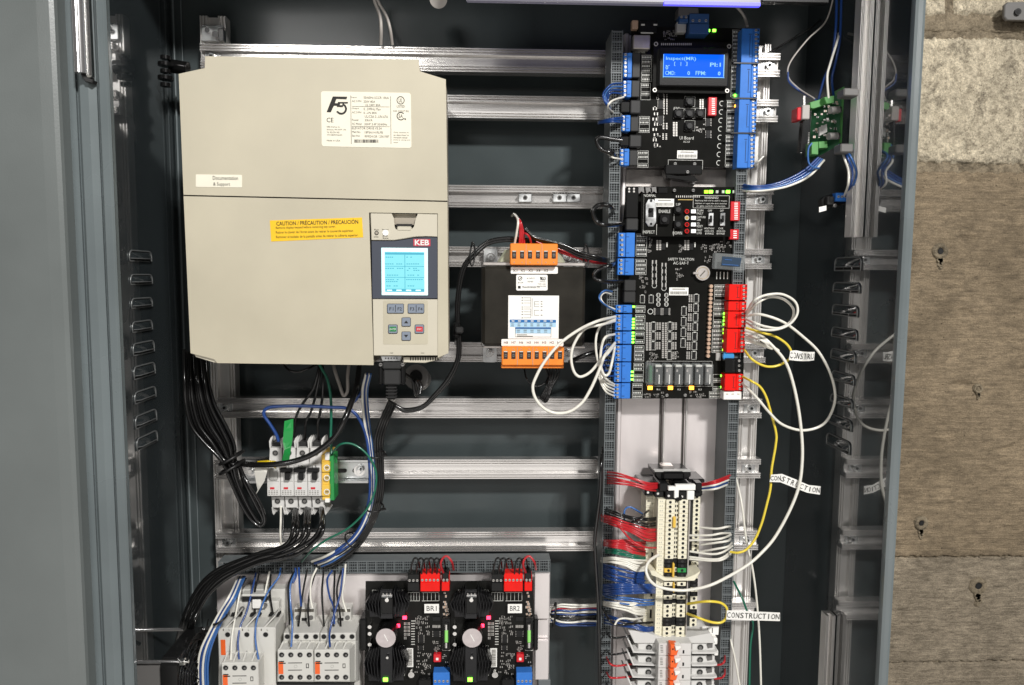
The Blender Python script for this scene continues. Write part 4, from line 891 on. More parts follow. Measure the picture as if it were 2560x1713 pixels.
text('ESC', 1685, 268, 1699, 274.5, db, 'silk', None, rawmesh=m); text('UI Board', 1699, 341, 1734, 349, db, 'silk', None, rawmesh=m); text('AC-UI', 1708, 352, 1724, 357, db, 'silk', None, rawmesh=m); text('24V', 1727, 91, 1738, 96, db, 'silk', None, rawmesh=m); text('Ethernet', 1584, 127, 1613, 133, db, 'silk', None, rawmesh=m)
m.outline(1670, 400, 1757, 423, .9, db)
for k in range(8):
    x = 1805 - k*1.1; y = 259+k*21.2; m.ring(x, y, 6.5, 1.5, db, .0003, 'silk', 10, 60, 280)
for x, y in ((1724.5,254),(1697,283.5),(1724.5,283.5),(1751,283.5),(1724.5,314.5)): m.outline(x-13, y-13, x+13, y+13, .6, db)
m.build('silkscreen_print', ub, kind='stuff')
for x, y in ((1724.5,254),(1697,283.5),(1724.5,283.5),(1751,283.5),(1724.5,314.5)):
    m = MB(); m.pb(x-11, y-11, x+11, y+11, B1-.006, .006, 'plastic_black', .001); m.pc(x, y, 6.5, B1-.009, .003, 'plastic_charcoal', 14, r2=6.5); m.build('push_button', ub)
def dip(par, x0, y0, x1, y1, n, d):
    m = MB(); m.pb(x0, y0, x1, y1, d-.006, .006, 'dip_red', .0006); o = m.build('dip_switch', par); g = MB(); h = (y1-y0-4)/n; w_ = x1-x0
    for k in range(n): g.pb(x0+w_*.4, y0+2+h*(k+.25), x0+w_*.78, y0+2+h*(k+.75), d-.0064, .001, 'white_label')
    g.build('slide', o, kind='stuff')
dip(ub, 1771, 243, 1792, 289, 8, B1)
m = MB()
for k in range(12):
    for j in range(2): m.pb(1659+j*7, 236+k*4.3, 1661.4+j*7, 238.4+k*4.3, B1-.0012, .001, 'smd_silver')
for k in range(4):
    for j in range(2): m.pb(1657+j*8, 308+k*4.2, 1660.6+j*8, 310.4+k*4.2, B1-.0012, .001, 'smd_silver'); m.pb(1656+j*8, 334+k*4.2, 1659.6+j*8, 336.4+k*4.2, B1-.0012, .001, 'smd_silver')
array(m, 1688, 305, 11, 36, B1, 9); array(m, 1754, 247, 10, 26, B1, 6)
for k in range(8): smd(m, 1637+(k % 2)*3, 272+k*13, 9+k % 3, 7, B1)
for k in range(14): smd(m, rr.uniform(1636, 1652), rr.uniform(240, 370), rr.uniform(3, 6), rr.uniform(2.5, 5), B1)
for k in range(24): smd(m, rr.uniform(1652, 1690), rr.uniform(76, 100), rr.uniform(3, 5), rr.uniform(2.5, 4), B1)
for k in range(10): smd(m, rr.uniform(1735, 1765), rr.uniform(308, 330), rr.uniform(3, 5), rr.uniform(2.5, 4), B1)
for k in range(32): 
    y = 78+k*10.6; off = -(y-70)*.041; smd(m, 1847+off+3, y, 3.4, 4, B1)
for y in (306, 336): ic(m, 1771, y, 11, 20, B1, 5)
for y in (165, 230, 300): ic(m, 1652, y if y > 200 else 262, 12, 22, B1, 6)
m.build('small_components', ub, kind='stuff')
sticker(ub, 1693, 376.5, 1743, 396.5, B1)
clp = MB(); clp.pb(1664, 412, 1756, 436, B1-.008, .012, 'plastic_black', .001); clp.pp([(1660,424),(1672,436),(1690,440),(1735,440),(1748,452),(1733,454),(1700,450),(1666,445)], B1-.006, .02, 'plastic_black', .001); ck = clp.build('rail_clip', ub)
copies(ck, 'screw', SCR2, [P(1688, 410, B1-.002), P(1736.5, 410, B1-.002), P(1719, 430, B1-.010)])
# ================================================================ main safety board
B2 = 1.112
sb = thing('safety_board', 'large black safety circuit board with blue terminals left, red terminals right and clear relays', 'circuit board', P(1700, 990, B2))
m = MB(); m.pp([(1566,466),(1852,468),(1864,700),(1857,996),(1535,997),(1545,690)], B2, .0018, 'pcb_black'); m.build('board', sb)
for (x0, y0, x1, y1, n, lb_) in [(1546,582,1587,643,5,None),(1544,646,1585,688,4,None),(1539.5,763,1580.5,782.5,2,None),(1538.5,786,1580,826.5,4,None),(1537.5,829.5,1579.5,860,3,None),(1536.5,863,1578.5,904,4,None),(1535.5,906.5,1577.5,956,5,None),(1534.5,958.5,1575.5,997,4,None)]:
    tblock(sb, x0, y0, x1, y1, n, 'L', 'term_blue', B2-.020, .019)
for (x0, y0, x1, y1, n, mt) in [(1822.5,711,1868,751,4,'term_red'),(1821,754,1866,777,2,'term_red'),(1819.5,779,1865,820,4,'term_red'),(1817,822.5,1863,882,6,'term_red'),(1813,896,1856,932.5,3,'plastic_black'),(1812,935.5,1858,977,4,'term_red')]:
    tblock(sb, x0, y0, x1, y1, n, 'R', mt, B2-.020, .019)
m = MB(); m.pb(1809, 979, 1855, 1000, B2-.016, .016, 'white_label', .001)
for k in range(3): m.pb(1815+k*14, 984, 1821+k*14, 987, B2-.0164, .0005, 'cream_shade')
m.build('white_header', sb)
m = MB(); m.pb(1565.5, 468, 1596, 545, B2-.012, .012, 'plastic_black', .001); m.pb(1565.5, 546, 1596, 576, B2-.016, .016, 'plastic_charcoal', .0015); m.build('network_socket', sb)
m = MB(); m.pb(1561, 700, 1590, 728, B2-.014, .014, 'plastic_charcoal', .0012); m.pb(1560, 729, 1589, 757, B2-.014, .014, 'plastic_charcoal', .0012); m.build('network_socket', sb)
# raised switch sub-board
D3 = B2-.018
sbm = MB(); sbm.pp([(1603,484),(1825,484.5),(1826,592),(1603,591)], D3, .0018, 'pcb_black'); sub = sbm.build('switch_panel', sb)
m = MB(); m.pp([(1621,498),(1634,498),(1640.5,509),(1640.5,556),(1633,566.5),(1621,566.5),(1614,556),(1614.5,510)], D3-.002, .0018, 'zinc', .0006); m.pb(1621, 520, 1634, 543, D3-.0024, .001, 'hole'); m.pb(1623, 521, 1632, 529, D3-.006, .005, 'plastic_black', .0008)
for y in (502, 560): m.pc(1628, y, 3.2, D3-.0024, .001, 'hole')
m.build('slide_switch', sub)
sticker(sub, 1637, 497, 1685, 517, D3)
m = MB(); m.pb(1650, 537, 1675, 561, D3-.007, .007, 'plastic_black', .001); m.pc(1662, 549, 6.5, D3-.010, .004, 'plastic_charcoal', 14); m.build('push_button', sub)
for y in (523, 560): m = MB(); m.pb(1686, y-9, 1706, y+11, D3-.007, .007, 'plastic_black', .001); m.pc(1696, y+1, 6, D3-.010, .004, 'plastic_charcoal', 14); m.build('push_button', sub)
for y in (528.6, 545, 561.5, 578):
    m = MB(); m.pc(1717.5, y, 5, D3-.004, .004, 'led_off' if y != 545 else 'brass', 12); m.ring(1717.5, y, 5.6, 1.2, D3-.0042, .0004, 'term_red' if y != 545 else 'silk', 12); m.build('indicator_light', sub); led(sub, 1734, y, D3-.002, 'led_white', 5)
m = MB(); q = D3-.0003
for s_, a, b, c, e in [('NORMAL',1610,486,1640,492.5),('ENABLE',1647,524.5,1676,532.5),('INSPECT',1607,576.5,1637,584),('UP',1690,508,1701,515),('DOWN',1682,579,1705,586.5),('TLIM',1742,524,1758,529),('FAULT',1742,531,1758,536.5),('CAPTURE',1742,540.5,1764,545.5),('CAR',1742,547,1752,552.5),('TO',1742,556.5,1749,561.5),('RESET',1742,563,1757,568.5),('FAST',1742,573,1756,578),('LOSS',1742,580,1754,585.5),
        ('OFF',1770,524.5,1780,529.5),('OFF',1800,524.5,1809,529.5),('HOISTWAY',1761,569,1786,573.5),('DOOR LOCK',1762,576,1785,580),('BYPASS',1763,582,1784,586.5),('CAR',1796,569,1808,573.5),('DOOR LOCK',1792,576,1813,580),('BYPASS',1792,582,1812,586.5),
        ('WARNING!',1761,491.5,1796,497.5),('Bypassing shall only be used to inspect,',1738,500,1818,504.5),('maintain or repair the door switches',1738,507,1817,511.5),('or gate switch contact(s).',1741,513.5,1814,518)]:
    text(s_, a, b, c, e, q, 'silk', None, rawmesh=m)
m.outline(1732.7, 488.8, 1823.5, 520.8, .8, q); m.outline(1608.5, 486, 1609.2, 588, .6, q); m.pb(1684.5, 517, 1685.3, 590, q, .0003, 'silk'); m.pb(1641, 560, 1641.8, 588, q, .0003, 'silk')
m.build('silkscreen_print', sub, kind='stuff')
for x in (1771, 1800.5):
    m = MB(); m.pb(x, 532, x+13, 565, D3-.004, .004, 'zinc', .0005); m.pb(x+3.5, 539, x+9.5, 556, D3-.0046, .001, 'hole'); m.pb(x+3.5, 546, x+9.5, 555, D3-.009, .006, 'plastic_black', .0006); m.build('slide_switch', sub)
m = MB(); m.pb(1695, 498.5, 1732, 500.5, D3-.0004, .0006, 'brass')
for k in range(12): m.pb(1690+k*5.2, 489, 1692+k*5.2, 494, D3-.0004, .0006, 'smd_silver')
m.build('gold_trace', sub)
dip(sb, 1826.5, 504, 1850, 552, 10, B2-.006); dip(sb, 1824.5, 573.5, 1847, 599, 4, B2-.006)
# top edge row
for x, c in ((1777.6,'led_green'),(1820.4,'led_green'),(1766,'led_lime')): led(sb, x, 479.5, B2-.004, c, 4.2)
m = MB()
for x in (1793, 1808, 1835): m.pb(x-3, 476, x+3, 483, B2-.002, .002, 'silk')
for k in range(2):
    for j in range(2): m.pc(1573+k*12, 472+j*7, 2.6, B2-.0124, .001, 'smd_silver', 8)
m.pb(1645, 468, 1670, 484, B2-.010, .01, 'plastic_black', .001); m.build('edge_parts', sb, kind='stuff')
for x in (1602, 1622, 1633): m = MB(); m.pp([(x-9,468),(x+8,466),(x+10,484),(x+2,480),(x-6,486)], B2-.009, .009, 'steel', .001); m.build('spring_contact', sb)
copies(sb, 'screw', SCR2, [P(1686, 476, B2-.003), P(1733, 476, B2-.003), P(1667, 988, B2-.002), P(1713, 988, B2-.002)])
# coin cell
m = MB(); m.pc(1757, 683, 18.4, B2-.006, .004, 'tin', 30); m.pb(1733, 680, 1748, 686, B2-.007, .002, 'tin', .0006); cc = m.build('coin_cell', sb); m = MB(); m.ring(1757, 683, 15, 1, B2-.0063, .0004, 'brass', 24); m.pp([(1749,690),(1762,676),(1764,678),(1751,692)], B2-.0063, .0004, 'ink_grey'); m.build('cell_marks', cc)
# clear display clipped at an angle
m = MB(); m.pp([(1790,632),(1858,637),(1867,642),(1863,676),(1856,678),(1787,672),(1786,668),(1788,634)], B2-.026, .012, 'clear', .001); cl = m.build('clear_cover', sb); m = MB(); m.pp([(1806,641),(1854,645),(1850,668),(1803,664)], B2-.027, .001, 'lcd_dark'); m.pp([(1812,648),(1830,649.5),(1830,651),(1812,649.5)], B2-.0276, .0004, 'w_lblue'); m.pp([(1806,660),(1846,663),(1846,664.5),(1806,661.5)], B2-.0276, .0004, 'w_lblue'); m.build('small_display', cl)
# relays
for k in range(6):
    x0 = 1636.5+k*25.3; m = MB(); m.pb(x0, 911, x0+20.5, 963, B2-.020, .019, 'clear', .0008); r_ = m.build('relay', sb); m = MB()
    m.pb(x0+3, 920, x0+17.5, 958, B2-.014, .012, 'core_grey' if k % 2 else 'chip', .001); m.pb(x0+10.5, 937, x0+12.5, 960, B2-.0155, .002, 'white_label'); m.pb(x0+2.5, 913, x0+18, 918, B2-.016, .01, 'silk', .0006); m.pb(x0+4, 924, x0+8, 930, B2-.015, .002, 'tin'); m.build('relay_coil', r_)
m = MB(); m.pb(1620, 908, 1634, 963, B2-.020, .019, 'clear', .0008); r_ = m.build('relay', sb); m = MB(); m.pb(1624, 915, 1631, 958, B2-.012, .010, 'pcb_green', .0006); m.build('relay_coil', r_)
for x in (1625.5, 1676.5, 1729): led(sb, x, 970, B2-.003, 'led_orange', 5)
m = MB(); m.pc(1822, 891, 14, B2-.016, .006, 'cap_blue', 22); m.build('disc_capacitor', sb)
for k in range(10):
    x = 1822+k; 
m = MB()
for k in range(18):
    y = 716+k*10.25; x = 1778.5-k*.45; m.pc(x, y, 4.6, B2-.006, .006, 'resistor_tan', 10)
m.build('resistor_row', sb, kind='stuff')
for y, c in [(767,'led_green')]+[(798+k*7.4,'led_green') for k in range(4)]+[(832+k*8,'led_green') for k in range(4)]+[(930+k*9.5,'led_green') for k in range(3)]: led(sb, 1584.5-(y-767)*.022, y, B2-.002, c, 2.6)
for k, y in enumerate([784,793,802,811,824,833,853,875]): led(sb, 1812-(y-784)*.03, y, B2-.002, 'led_green' if k < 4 else 'led_lime', 2.8)
for k, y in enumerate([784,793,802,811,824,833]): led(sb, 1818-(y-784)*.03, y, B2-.002, 'led_orange', 1.6)
for y in (940, 968): led(sb, 1805, y, B2-.002, 'led_green', 2.8)
# chips and print
m = MB(); s2 = MB(); q = B2-.0003; rr = random.Random(11)
for (a, b, c, e, n) in [(1590,585,1617,641,5),(1589,648,1616,687,4),(1589,764,1613,782,2),(1588,787,1612.5,825,4),(1588,830,1611,859,3),(1586,864,1610,903,4),(1584,908,1609,955,5),(1581,959,1606,996,4),
        (1786,712,1816,751,4),(1784,755,1814,777,2),(1783,780,1812,820,4),(1780,823,1810,882,6),(1782,936,1806,977,4),(1773,979,1806,996,2)]: cells(s2, a, b, c, e, n, q, rr)
for k in range(7):
    y = 746+k*23.8; x = 1741-k*1.0; silk_ic(s2, x, y, 13, 20, q); ic(m, x, y, 8, 15, B2, 5); array(m, x-14.5, y-10, 9, 20, B2, 5)
for k in range(4): silk_ic(s2, 1710-k*.7, 778+k*26.6, 13, 22, q); ic(m, 1710-k*.7, 778+k*26.6, 8, 16, B2, 5)
array(m, 1621, 806, 12, 71, B2, 15); array(m, 1661, 806, 12, 90, B2, 18)
for k in range(3): silk_ic(s2, 1634-k*.5, 816+k*24.5, 12, 21, q); ic(m, 1634-k*.5, 816+k*24.5, 7.5, 15, B2, 5); array(m, 1647-k*.5, 806+k*24.5, 10, 19, B2, 5)
for k in range(4): silk_ic(s2, 1675-k*.5, 816+k*24.5, 12, 21, q); ic(m, 1675-k*.5, 816+k*24.5, 7.5, 15, B2, 5); array(m, 1687-k*.5, 806+k*24.5, 10, 19, B2, 5)
for x in (1606, 1628): silk_ic(s2, x, 748, 12, 20, q); ic(m, x, 748, 8, 16, B2, 5)
for x in (1646, 1666):
    for j in range(3): s2.ring(x, 738+j*11.5, 5.5, 1.2, q, .0003, 'silk', 12); smd(m, x, 738+j*11.5, 6, 5, B2)
    ic(m, x-.5, 779, 12, 17, B2, 6, outline=True); array(m, x-10, 770, 3, 18, B2, 6); array(m, x+8, 770, 3, 18, B2, 6)
s2.ring(1626, 779, 7, 1.5, q, .0003, 'silk', 14)
for x, y0 in ((1636, 655), (1660, 662)):
    for j in range(4): smd(m, x, y0+j*17, 12, 9, B2); s2.ring(x, y0+8+j*17, 6.5, 1.1, q, .0003, 'silk', 12)
for x in (1647, 1717): 
    ic(m, x+12, 616, 9, 18, B2, 0); array(m, x, 600, 12, 26, B2, 5); m.pb(x+19, 606, x+22, 618, B2-.002, .002, 'silk')
for x0_, x1_, y0_, y1_, n_ in ((1617,1630,596,630,14),(1694,1708,614,630,10),(1752,1765,612,630,10),(1776,1812,610,630,26),(1597,1618,689,712,14),(1690,1708,670,700,16),(1600,1616,712,735,10),(1620,1648,882,905,16),(1680,1700,880,905,10),(1612,1640,980,994,10),(1640,1660,980,994,8),(1724,1768,978,994,14),(1760,1780,640,660,8),(1790,1830,602,628,12)):
    for _ in range(n_): smd(m, rr.uniform(x0_, x1_), rr.uniform(y0_, y1_), rr.uniform(2.6, 5), rr.uniform(2.4, 4.6), B2)
for k in range(4): m.pb(1791+k*9, 680, 1793+k*9, 698, B2-.0012, .001, 'silk')
for k in range(8): m.pb(1833+rr.uniform(-2, 2), 884+k, 1836+k, 895, B2-.002, .002, 'smd_silver')
m.pb(1790, 882, 1803, 902, B2-.003, .003, 'smd_silver', .0006); s2.outline(1617, 903, 1780, 966, .6, q)
for s_, a, b, c, e in [('SAFETY TRACTION',1670,645,1735,651.5),('AC-SAF-T',1683,654.5,1722,661.5),('CLUP',1790,714,1806,718),('CLUP',1790,724,1806,728),('R1',1642,972,1650,976),('R2',1694,972,1702,976),('R3',1746,972,1754,976)]: text(s_, a, b, c, e, q, 'silk', None, rawmesh=s2)
m.build('small_components', sb, kind='stuff'); s2.build('silkscreen_print', sb, kind='stuff')
sticker(sb, 1673, 719, 1721, 738.5, B2)
# brown glow strip of lit solder mask below the relays is left to the real lamps
# tin plates that show between the two boards
bp_ = MB(); bp_.pp([(1555,424),(1843,424),(1842,468),(1553,468)], DPL-.008, .004, 'tin', .001); single(bp_, 'bridge_plate', 'bare metal bridge plate between the upper and the lower circuit board', 'plate', P(1700, 446, DPL-.008))
m = MB(); m.pb(1678, 437, 1735, 466, DPL-.020, .01, 'alu_plate', .001); m.pb(1722, 440, 1738, 462, DPL-.024, .004, 'steel', .001); single(m, 'rail_stop', 'small metal rail stop sitting between the two boards', 'rail stop', P(1706, 450, DPL-.02))
# ================================================================ central terminal strip
DC = 1.075; DO_ = 1.102
zt_, zb2 = P(1680, 1250, DC).z, P(1676, 1600, DC).z; NR = 31; hz = (zt_-zb2)/NR
def Xc(x, d): return P(x, 1420, d).x
KINDS = ['c']*13 + ['k']*2 + ['g'] + ['k']*2 + ['s'] + ['k']*2 + ['w'] + ['k'] + ['c']*3 + ['k']*2 + ['c']*3
def term_mesh(kind):
    m = MB(); a, b = (-hz*.47, hz*.47)
    body = 'cream' if kind in 'cwgs' else 'plastic_black'; lab = 'cream_shade'
    m.box(Xc(1643, DC), Xc(1661, DC), DC+.004, 1.14, a, b, 'cream')
    for k in range(2): m.box(Xc(1647+k*5, DC), Xc(1650+k*5, DC), DC+.0036, DC+.0045, a*.3, b*.35, lab)
    if kind == 'g': b1, b2 = 'gold_yellow', 'terminal_green'
    else: b1 = b2 = body
    m.box(Xc(1661.3, DC), Xc(1683, DC), DC, 1.14, a, b, b1, .0005); m.box(Xc(1694, DC), Xc(1716, DC), DC, 1.14, a, b, b2, .0005)
    m.box(Xc(1683.2, DC), Xc(1693.8, DC), DC+.004, 1.14, a, b, body); 
    for x in (1685.3, 1690): m.box(Xc(x, DC), Xc(x+2.6, DC), DC+.0034, DC+.0045, a*.55, b*.55, 'hole')
    hm = 'hole' if kind != 'k' else 'plastic_charcoal'
    for x in (1671.5, 1705.5): m.cyl((Xc(x, DC), DC-.0003, 0), (Xc(x, DC), DC+.001, 0), px(3.7, DC), hm, 10)
    # outer, deeper tier
    m.box(Xc(1612, DO_), Xc(1628, DO_), DO_+.002, 1.14, a, b, 'cream'); m.box(Xc(1615, DO_), Xc(1620, DO_), DO_+.0016, DO_+.003, a*.3, b*.3, lab)
    m.box(Xc(1628.3, DO_), Xc(1643, DO_), DO_, 1.14, a, b, body, .0005); m.box(Xc(1717, DO_), Xc(1728, DO_), DO_+.002, 1.14, a, b, 'plastic_charcoal'); m.box(Xc(1728.3, DO_), Xc(1746, DO_), DO_, 1.14, a, b, body, .0005)
    for x in (1636, 1737.5): m.cyl((Xc(x, DO_), DO_-.0003, 0), (Xc(x, DO_), DO_+.001, 0), px(3.8, DO_), hm, 10)
    return m.mesh('terminal')
ts = thing('terminal_strip', 'long vertical strip of cream and black rail terminals, rows of round holes', 'terminal strip', (0, 1.14, zb2))
TM = {k: term_mesh(k) for k in 'ckgws'}
for i, k in enumerate(KINDS):
    z = zt_ - hz*(i+.5); o = bpy.data.objects.new('terminal', TM[k]); COL.objects.link(o); o.parent = ts; o.location = (0, -1.14, z-zb2)
m = MB(); m.pb(1718.5, 1250, 1721, 1600, DC+.003, .05, 'w_gray'); m.pb(1641, 1252, 1642.6, 1600, DC+.003, .05, 'cream'); m.build('side_plate', ts)
m = MB(); m.pp([(1624,1427),(1634,1427),(1645,1434),(1662,1446),(1715,1447),(1738,1437),(1752,1428),(1750,1434),(1737,1452),(1660,1453),(1648,1446),(1628,1438)], DC-.006, .06, 'cream', .001); m.build('end_spacer', ts)
m = MB(); m.pp([(1641,1596),(1658,1603),(1666,1604),(1668,1597),(1706,1597),(1714,1590),(1714,1600),(1702,1606),(1655,1607),(1642,1600)], DC, .06, 'cream', .001); m.build('end_spacer', ts)
for x0, y0, x1, y1 in ((1682.5,1293,1690,1320),(1681.5,1409,1686.5,1444),(1683,1458,1687,1482)):
    m = MB(); m.pb(x0, y0, x1, y1, DC-.004, .008, 'gold_yellow', .0008); m.build('jumper', ts)
# black end stop and fuse holders on top of the strip
es = thing('end_stop', 'black end clamp lying across the top of the terminal strip', 'end stop', P(1682, 1190, 1.10))
m = MB(); m.pp([(1637,1180),(1727,1180),(1728,1190),(1720,1199),(1645,1198),(1638,1190)], 1.098, .05, 'plastic_black', .002); m.pb(1656, 1180, 1712, 1201, 1.092, .01, 'rubber_black', .003); m.build('clamp', es); m = MB(); m.pb(1637, 1177.5, 1728, 1180.5, 1.096, .012, 'device_grey', .0006); m.pb(1656, 1165, 1685, 1173, 1.12, .02, 'tin', .001); m.build('plate', es)
fh = thing('fuse_block', 'cluster of black fuse holders with white markers above the cream terminals', 'fuse holder', P(1690, 1230, 1.09))
for (x0, y0, x1, y1, d) in [(1612,1219,1634,1240,1.085),(1636,1222,1660,1243,1.083),(1648,1208,1672,1230,1.08),(1664,1226,1686,1250,1.078),(1690,1208,1722,1230,1.084),(1696,1228,1720,1252,1.078),(1723,1213,1738,1236,1.088),(1738,1208,1757,1240,1.09),(1600,1206,1650,1220,1.11),(1722,1198,1762,1214,1.11)]:
    m = MB(); m.pb(x0, y0, x1, y1, d, .045, 'plastic_black', .0015); o = m.build('fuse_holder', fh)
    if d < 1.1 and y0 > 1212: m = MB(); m.pc((x0+x1)/2-3, (y0+y1)/2+2, 3.2, d-.0012, .002, 'steel', 10); m.build('screw', o)
for (x0, y0, x1, y1) in [(1671,1217,1689,1227),(1689,1212,1739,1226),(1686,1226,1697,1246),(1718,1228,1736,1250)]:
    m = MB(); m.pb(x0, y0, x1, y1, 1.074, .006, 'white_label', .0006); o = m.build('marker', fh)
m = MB(); m.pb(1735, 1232, 1753, 1242, 1.082, .02, 'plastic_black', .001); m.pb(1688, 1240, 1706, 1254, 1.074, .02, 'rubber_black', .002); m.build('fuse_cap', fh)
lab = MB(); lab.pp([(1756,1567),(1797,1566.5),(1796,1587.5),(1755.5,1585.5)], 1.085, .002, 'white_label'); lt = single(lab, 'marker_label', 'white label reading L1 beside the bottom of the terminal strip', 'label', P(1776, 1576, 1.085)); text('L1', 1768, 1570, 1782, 1583, 1.0847, 'ink', lt)
# ================================================================ bottom breakers lying on their sides
DB = 1.068
mb = MB(); mb.pp([(1571,1577),(1604,1577),(1640,1590),(1690,1606),(1716,1594),(1776,1583),(1789,1608),(1778,1608),(1586,1608)], DB+.004, .06, 'breaker', .001)
ep = single(mb, 'end_plate', 'off-white slanted end plate under the bottom of the terminal strip', 'end plate', P(1680, 1600, DB))
def lay_breaker(y0, label):
    dy = y0-1605; t = thing('din_breaker', label, 'circuit breaker', P(1690, y0+15, DB), 'white circuit breakers below the terminal strip'); S = lambda pts: [(x-(dy)*.024, y+dy) for x, y in pts]
    m = MB(); m.pp(S([(1647,1609),(1729,1609),(1728,1638.5),(1646,1638.5)]), DB-.014, .06, 'breaker', .0008); m.pp(S([(1596,1610),(1646,1610),(1645.5,1634),(1595,1634)]), DB+.006, .05, 'breaker', .0008); m.pp(S([(1730,1610),(1788,1610),(1787,1634),(1729.5,1634)]), DB+.006, .05, 'breaker', .0008); m.build('housing', t)
    m = MB(); m.pp(S([(1569,1600),(1573,1600),(1585,1629),(1644,1631.5),(1644,1634.5),(1583,1633)]), DB-.002, .05, 'breaker', .0006); m.build('terminal_shroud', t)
    m = MB(); m.pp(S([(1730,1631),(1783,1630.5),(1794,1628),(1794,1633),(1784,1635),(1730,1635)]), DB-.002, .05, 'breaker', .0006); m.build('terminal_shroud', t)
    m = MB(); m.pp(S([(1574,1612),(1594,1610),(1594,1628),(1584,1628)]), DB+.016, .03, 'device_grey'); m.build('terminal_cage', t); m = MB(); m.pp(S([(1767,1612),(1782,1610),(1782,1620),(1770,1622)]), DB+.004, .03, 'side_grey', .001); m.build('terminal_cage', t)
    for x in (1622.5, 1751):
        m = MB(); q = S([(x, 1619)])[0]; m.pc(q[0], q[1], 8, DB+.0056, .001, 'hole', 20); m.ring(q[0], q[1], 8.8, 1, DB+.0052, .001, 'device_grey'); m.pc(q[0], q[1]+1, 4.6, DB+.0053, .001, 'side_grey', 14); m.build('screw_hole', t)
    m = MB(); q = S([(1676,1612),(1694,1614),(1698,1622),(1692,1640),(1676,1640)]); m.pp(q, DB-.026, .014, 'orange_handle', .0015); m.pp(S([(1688,1617),(1703,1616),(1703,1620),(1696,1626),(1690,1628)]), DB-.030, .012, 'white_label', .001)
    q = S([(1681,1622),(1684,1622)]); m.pb(q[0][0], q[0][1], q[1][0], q[1][1]+3, DB-.0268, .001, 'hole'); m.build('handle', t)
    m = MB(); q = S([(1707,1626),(1711,1634)]); m.pb(q[0][0], q[0][1], q[1][0], q[1][1], DB-.0146, .001, 'hole'); q = S([(1650,1614)])
    for k in range(5): m.pb(q[0][0]+1+k*.2, q[0][1]+k*4, q[0][0]+7+k*.3, q[0][1]+1.2+k*4, DB-.0144, .0005, 'ink_grey')
    m.build('print', t)
    q = S([(1645,1634.5),(1729,1637)]); m = MB(); m.pb(q[0][0]-61, q[0][1]+.6, q[0][0], q[0][1]+1.8, DB+.004, .04, 'black_gap'); m.pb(q[1][0]+1, q[0][1]+.6, q[1][0]+55, q[0][1]+1.8, DB+.004, .04, 'black_gap'); m.build('seam', t)
for y0, lb_ in ((1605, 'uppermost white breaker with an orange handle below the terminal strip'), (1636, 'second white breaker with an orange handle below the terminal strip'), (1667, 'third white breaker with an orange handle, red wire at its left end'), (1698, 'lowest white breaker with an orange handle, cut by the bottom picture edge')): lay_breaker(y0, lb_)
m = MB(); m.pb(1783, 1596, 1794, 1612, DB+.006, .02, 'white_label', .001); m.pb(1786, 1627, 1796, 1640, DB+.006, .02, 'white_label', .001); single(m, 'marker_clip', 'small white marker clips at the right ends of the lowest breakers', 'marker', P(1790, 1620, DB))
# ================================================================ bottom plate with duct
DP2 = 1.168
duct('grey slotted horizontal wiring duct above the contactors and relay boards', P(690-145, 1418, 1.138).x, P(1376, 1418, 1.138).x, P(1000, 1433, 1.138).z, P(1000, 1402.5, 1.138).z, 1.138, DP2-.001, vertical=False)
bp = thing('lower_plate', 'silver lower mounting plate carrying the contactors and the two relay boards', 'plate', P(960, 1700, DP2))
m = MB(); a, b = P(545, 1600, DP2-.02).x, P(1374, 1560, DP2-.02).x; m.box(a, b, DP2-.020, DP2-.017, zb_, P(900, 1434, DP2-.02).z, 'alu_plate', .0006); m.build('sheet', bp)
m = MB(); m.pb(1336, 1434, 1374, 1548, 1.120, .006, 'alu_plate', .001); m.pb(1338, 1602, 1372, 1700, 1.120, .006, 'alu_plate', .001); m.pb(1342, 1548, 1372, 1602, 1.128, .006, 'alu_plate', .001); m.build('end_channel', bp)
m = MB(); m.pb(1345, 1700, 1376, 1800, 1.12, .02, 'duct', .001); m.build('duct_end', bp)
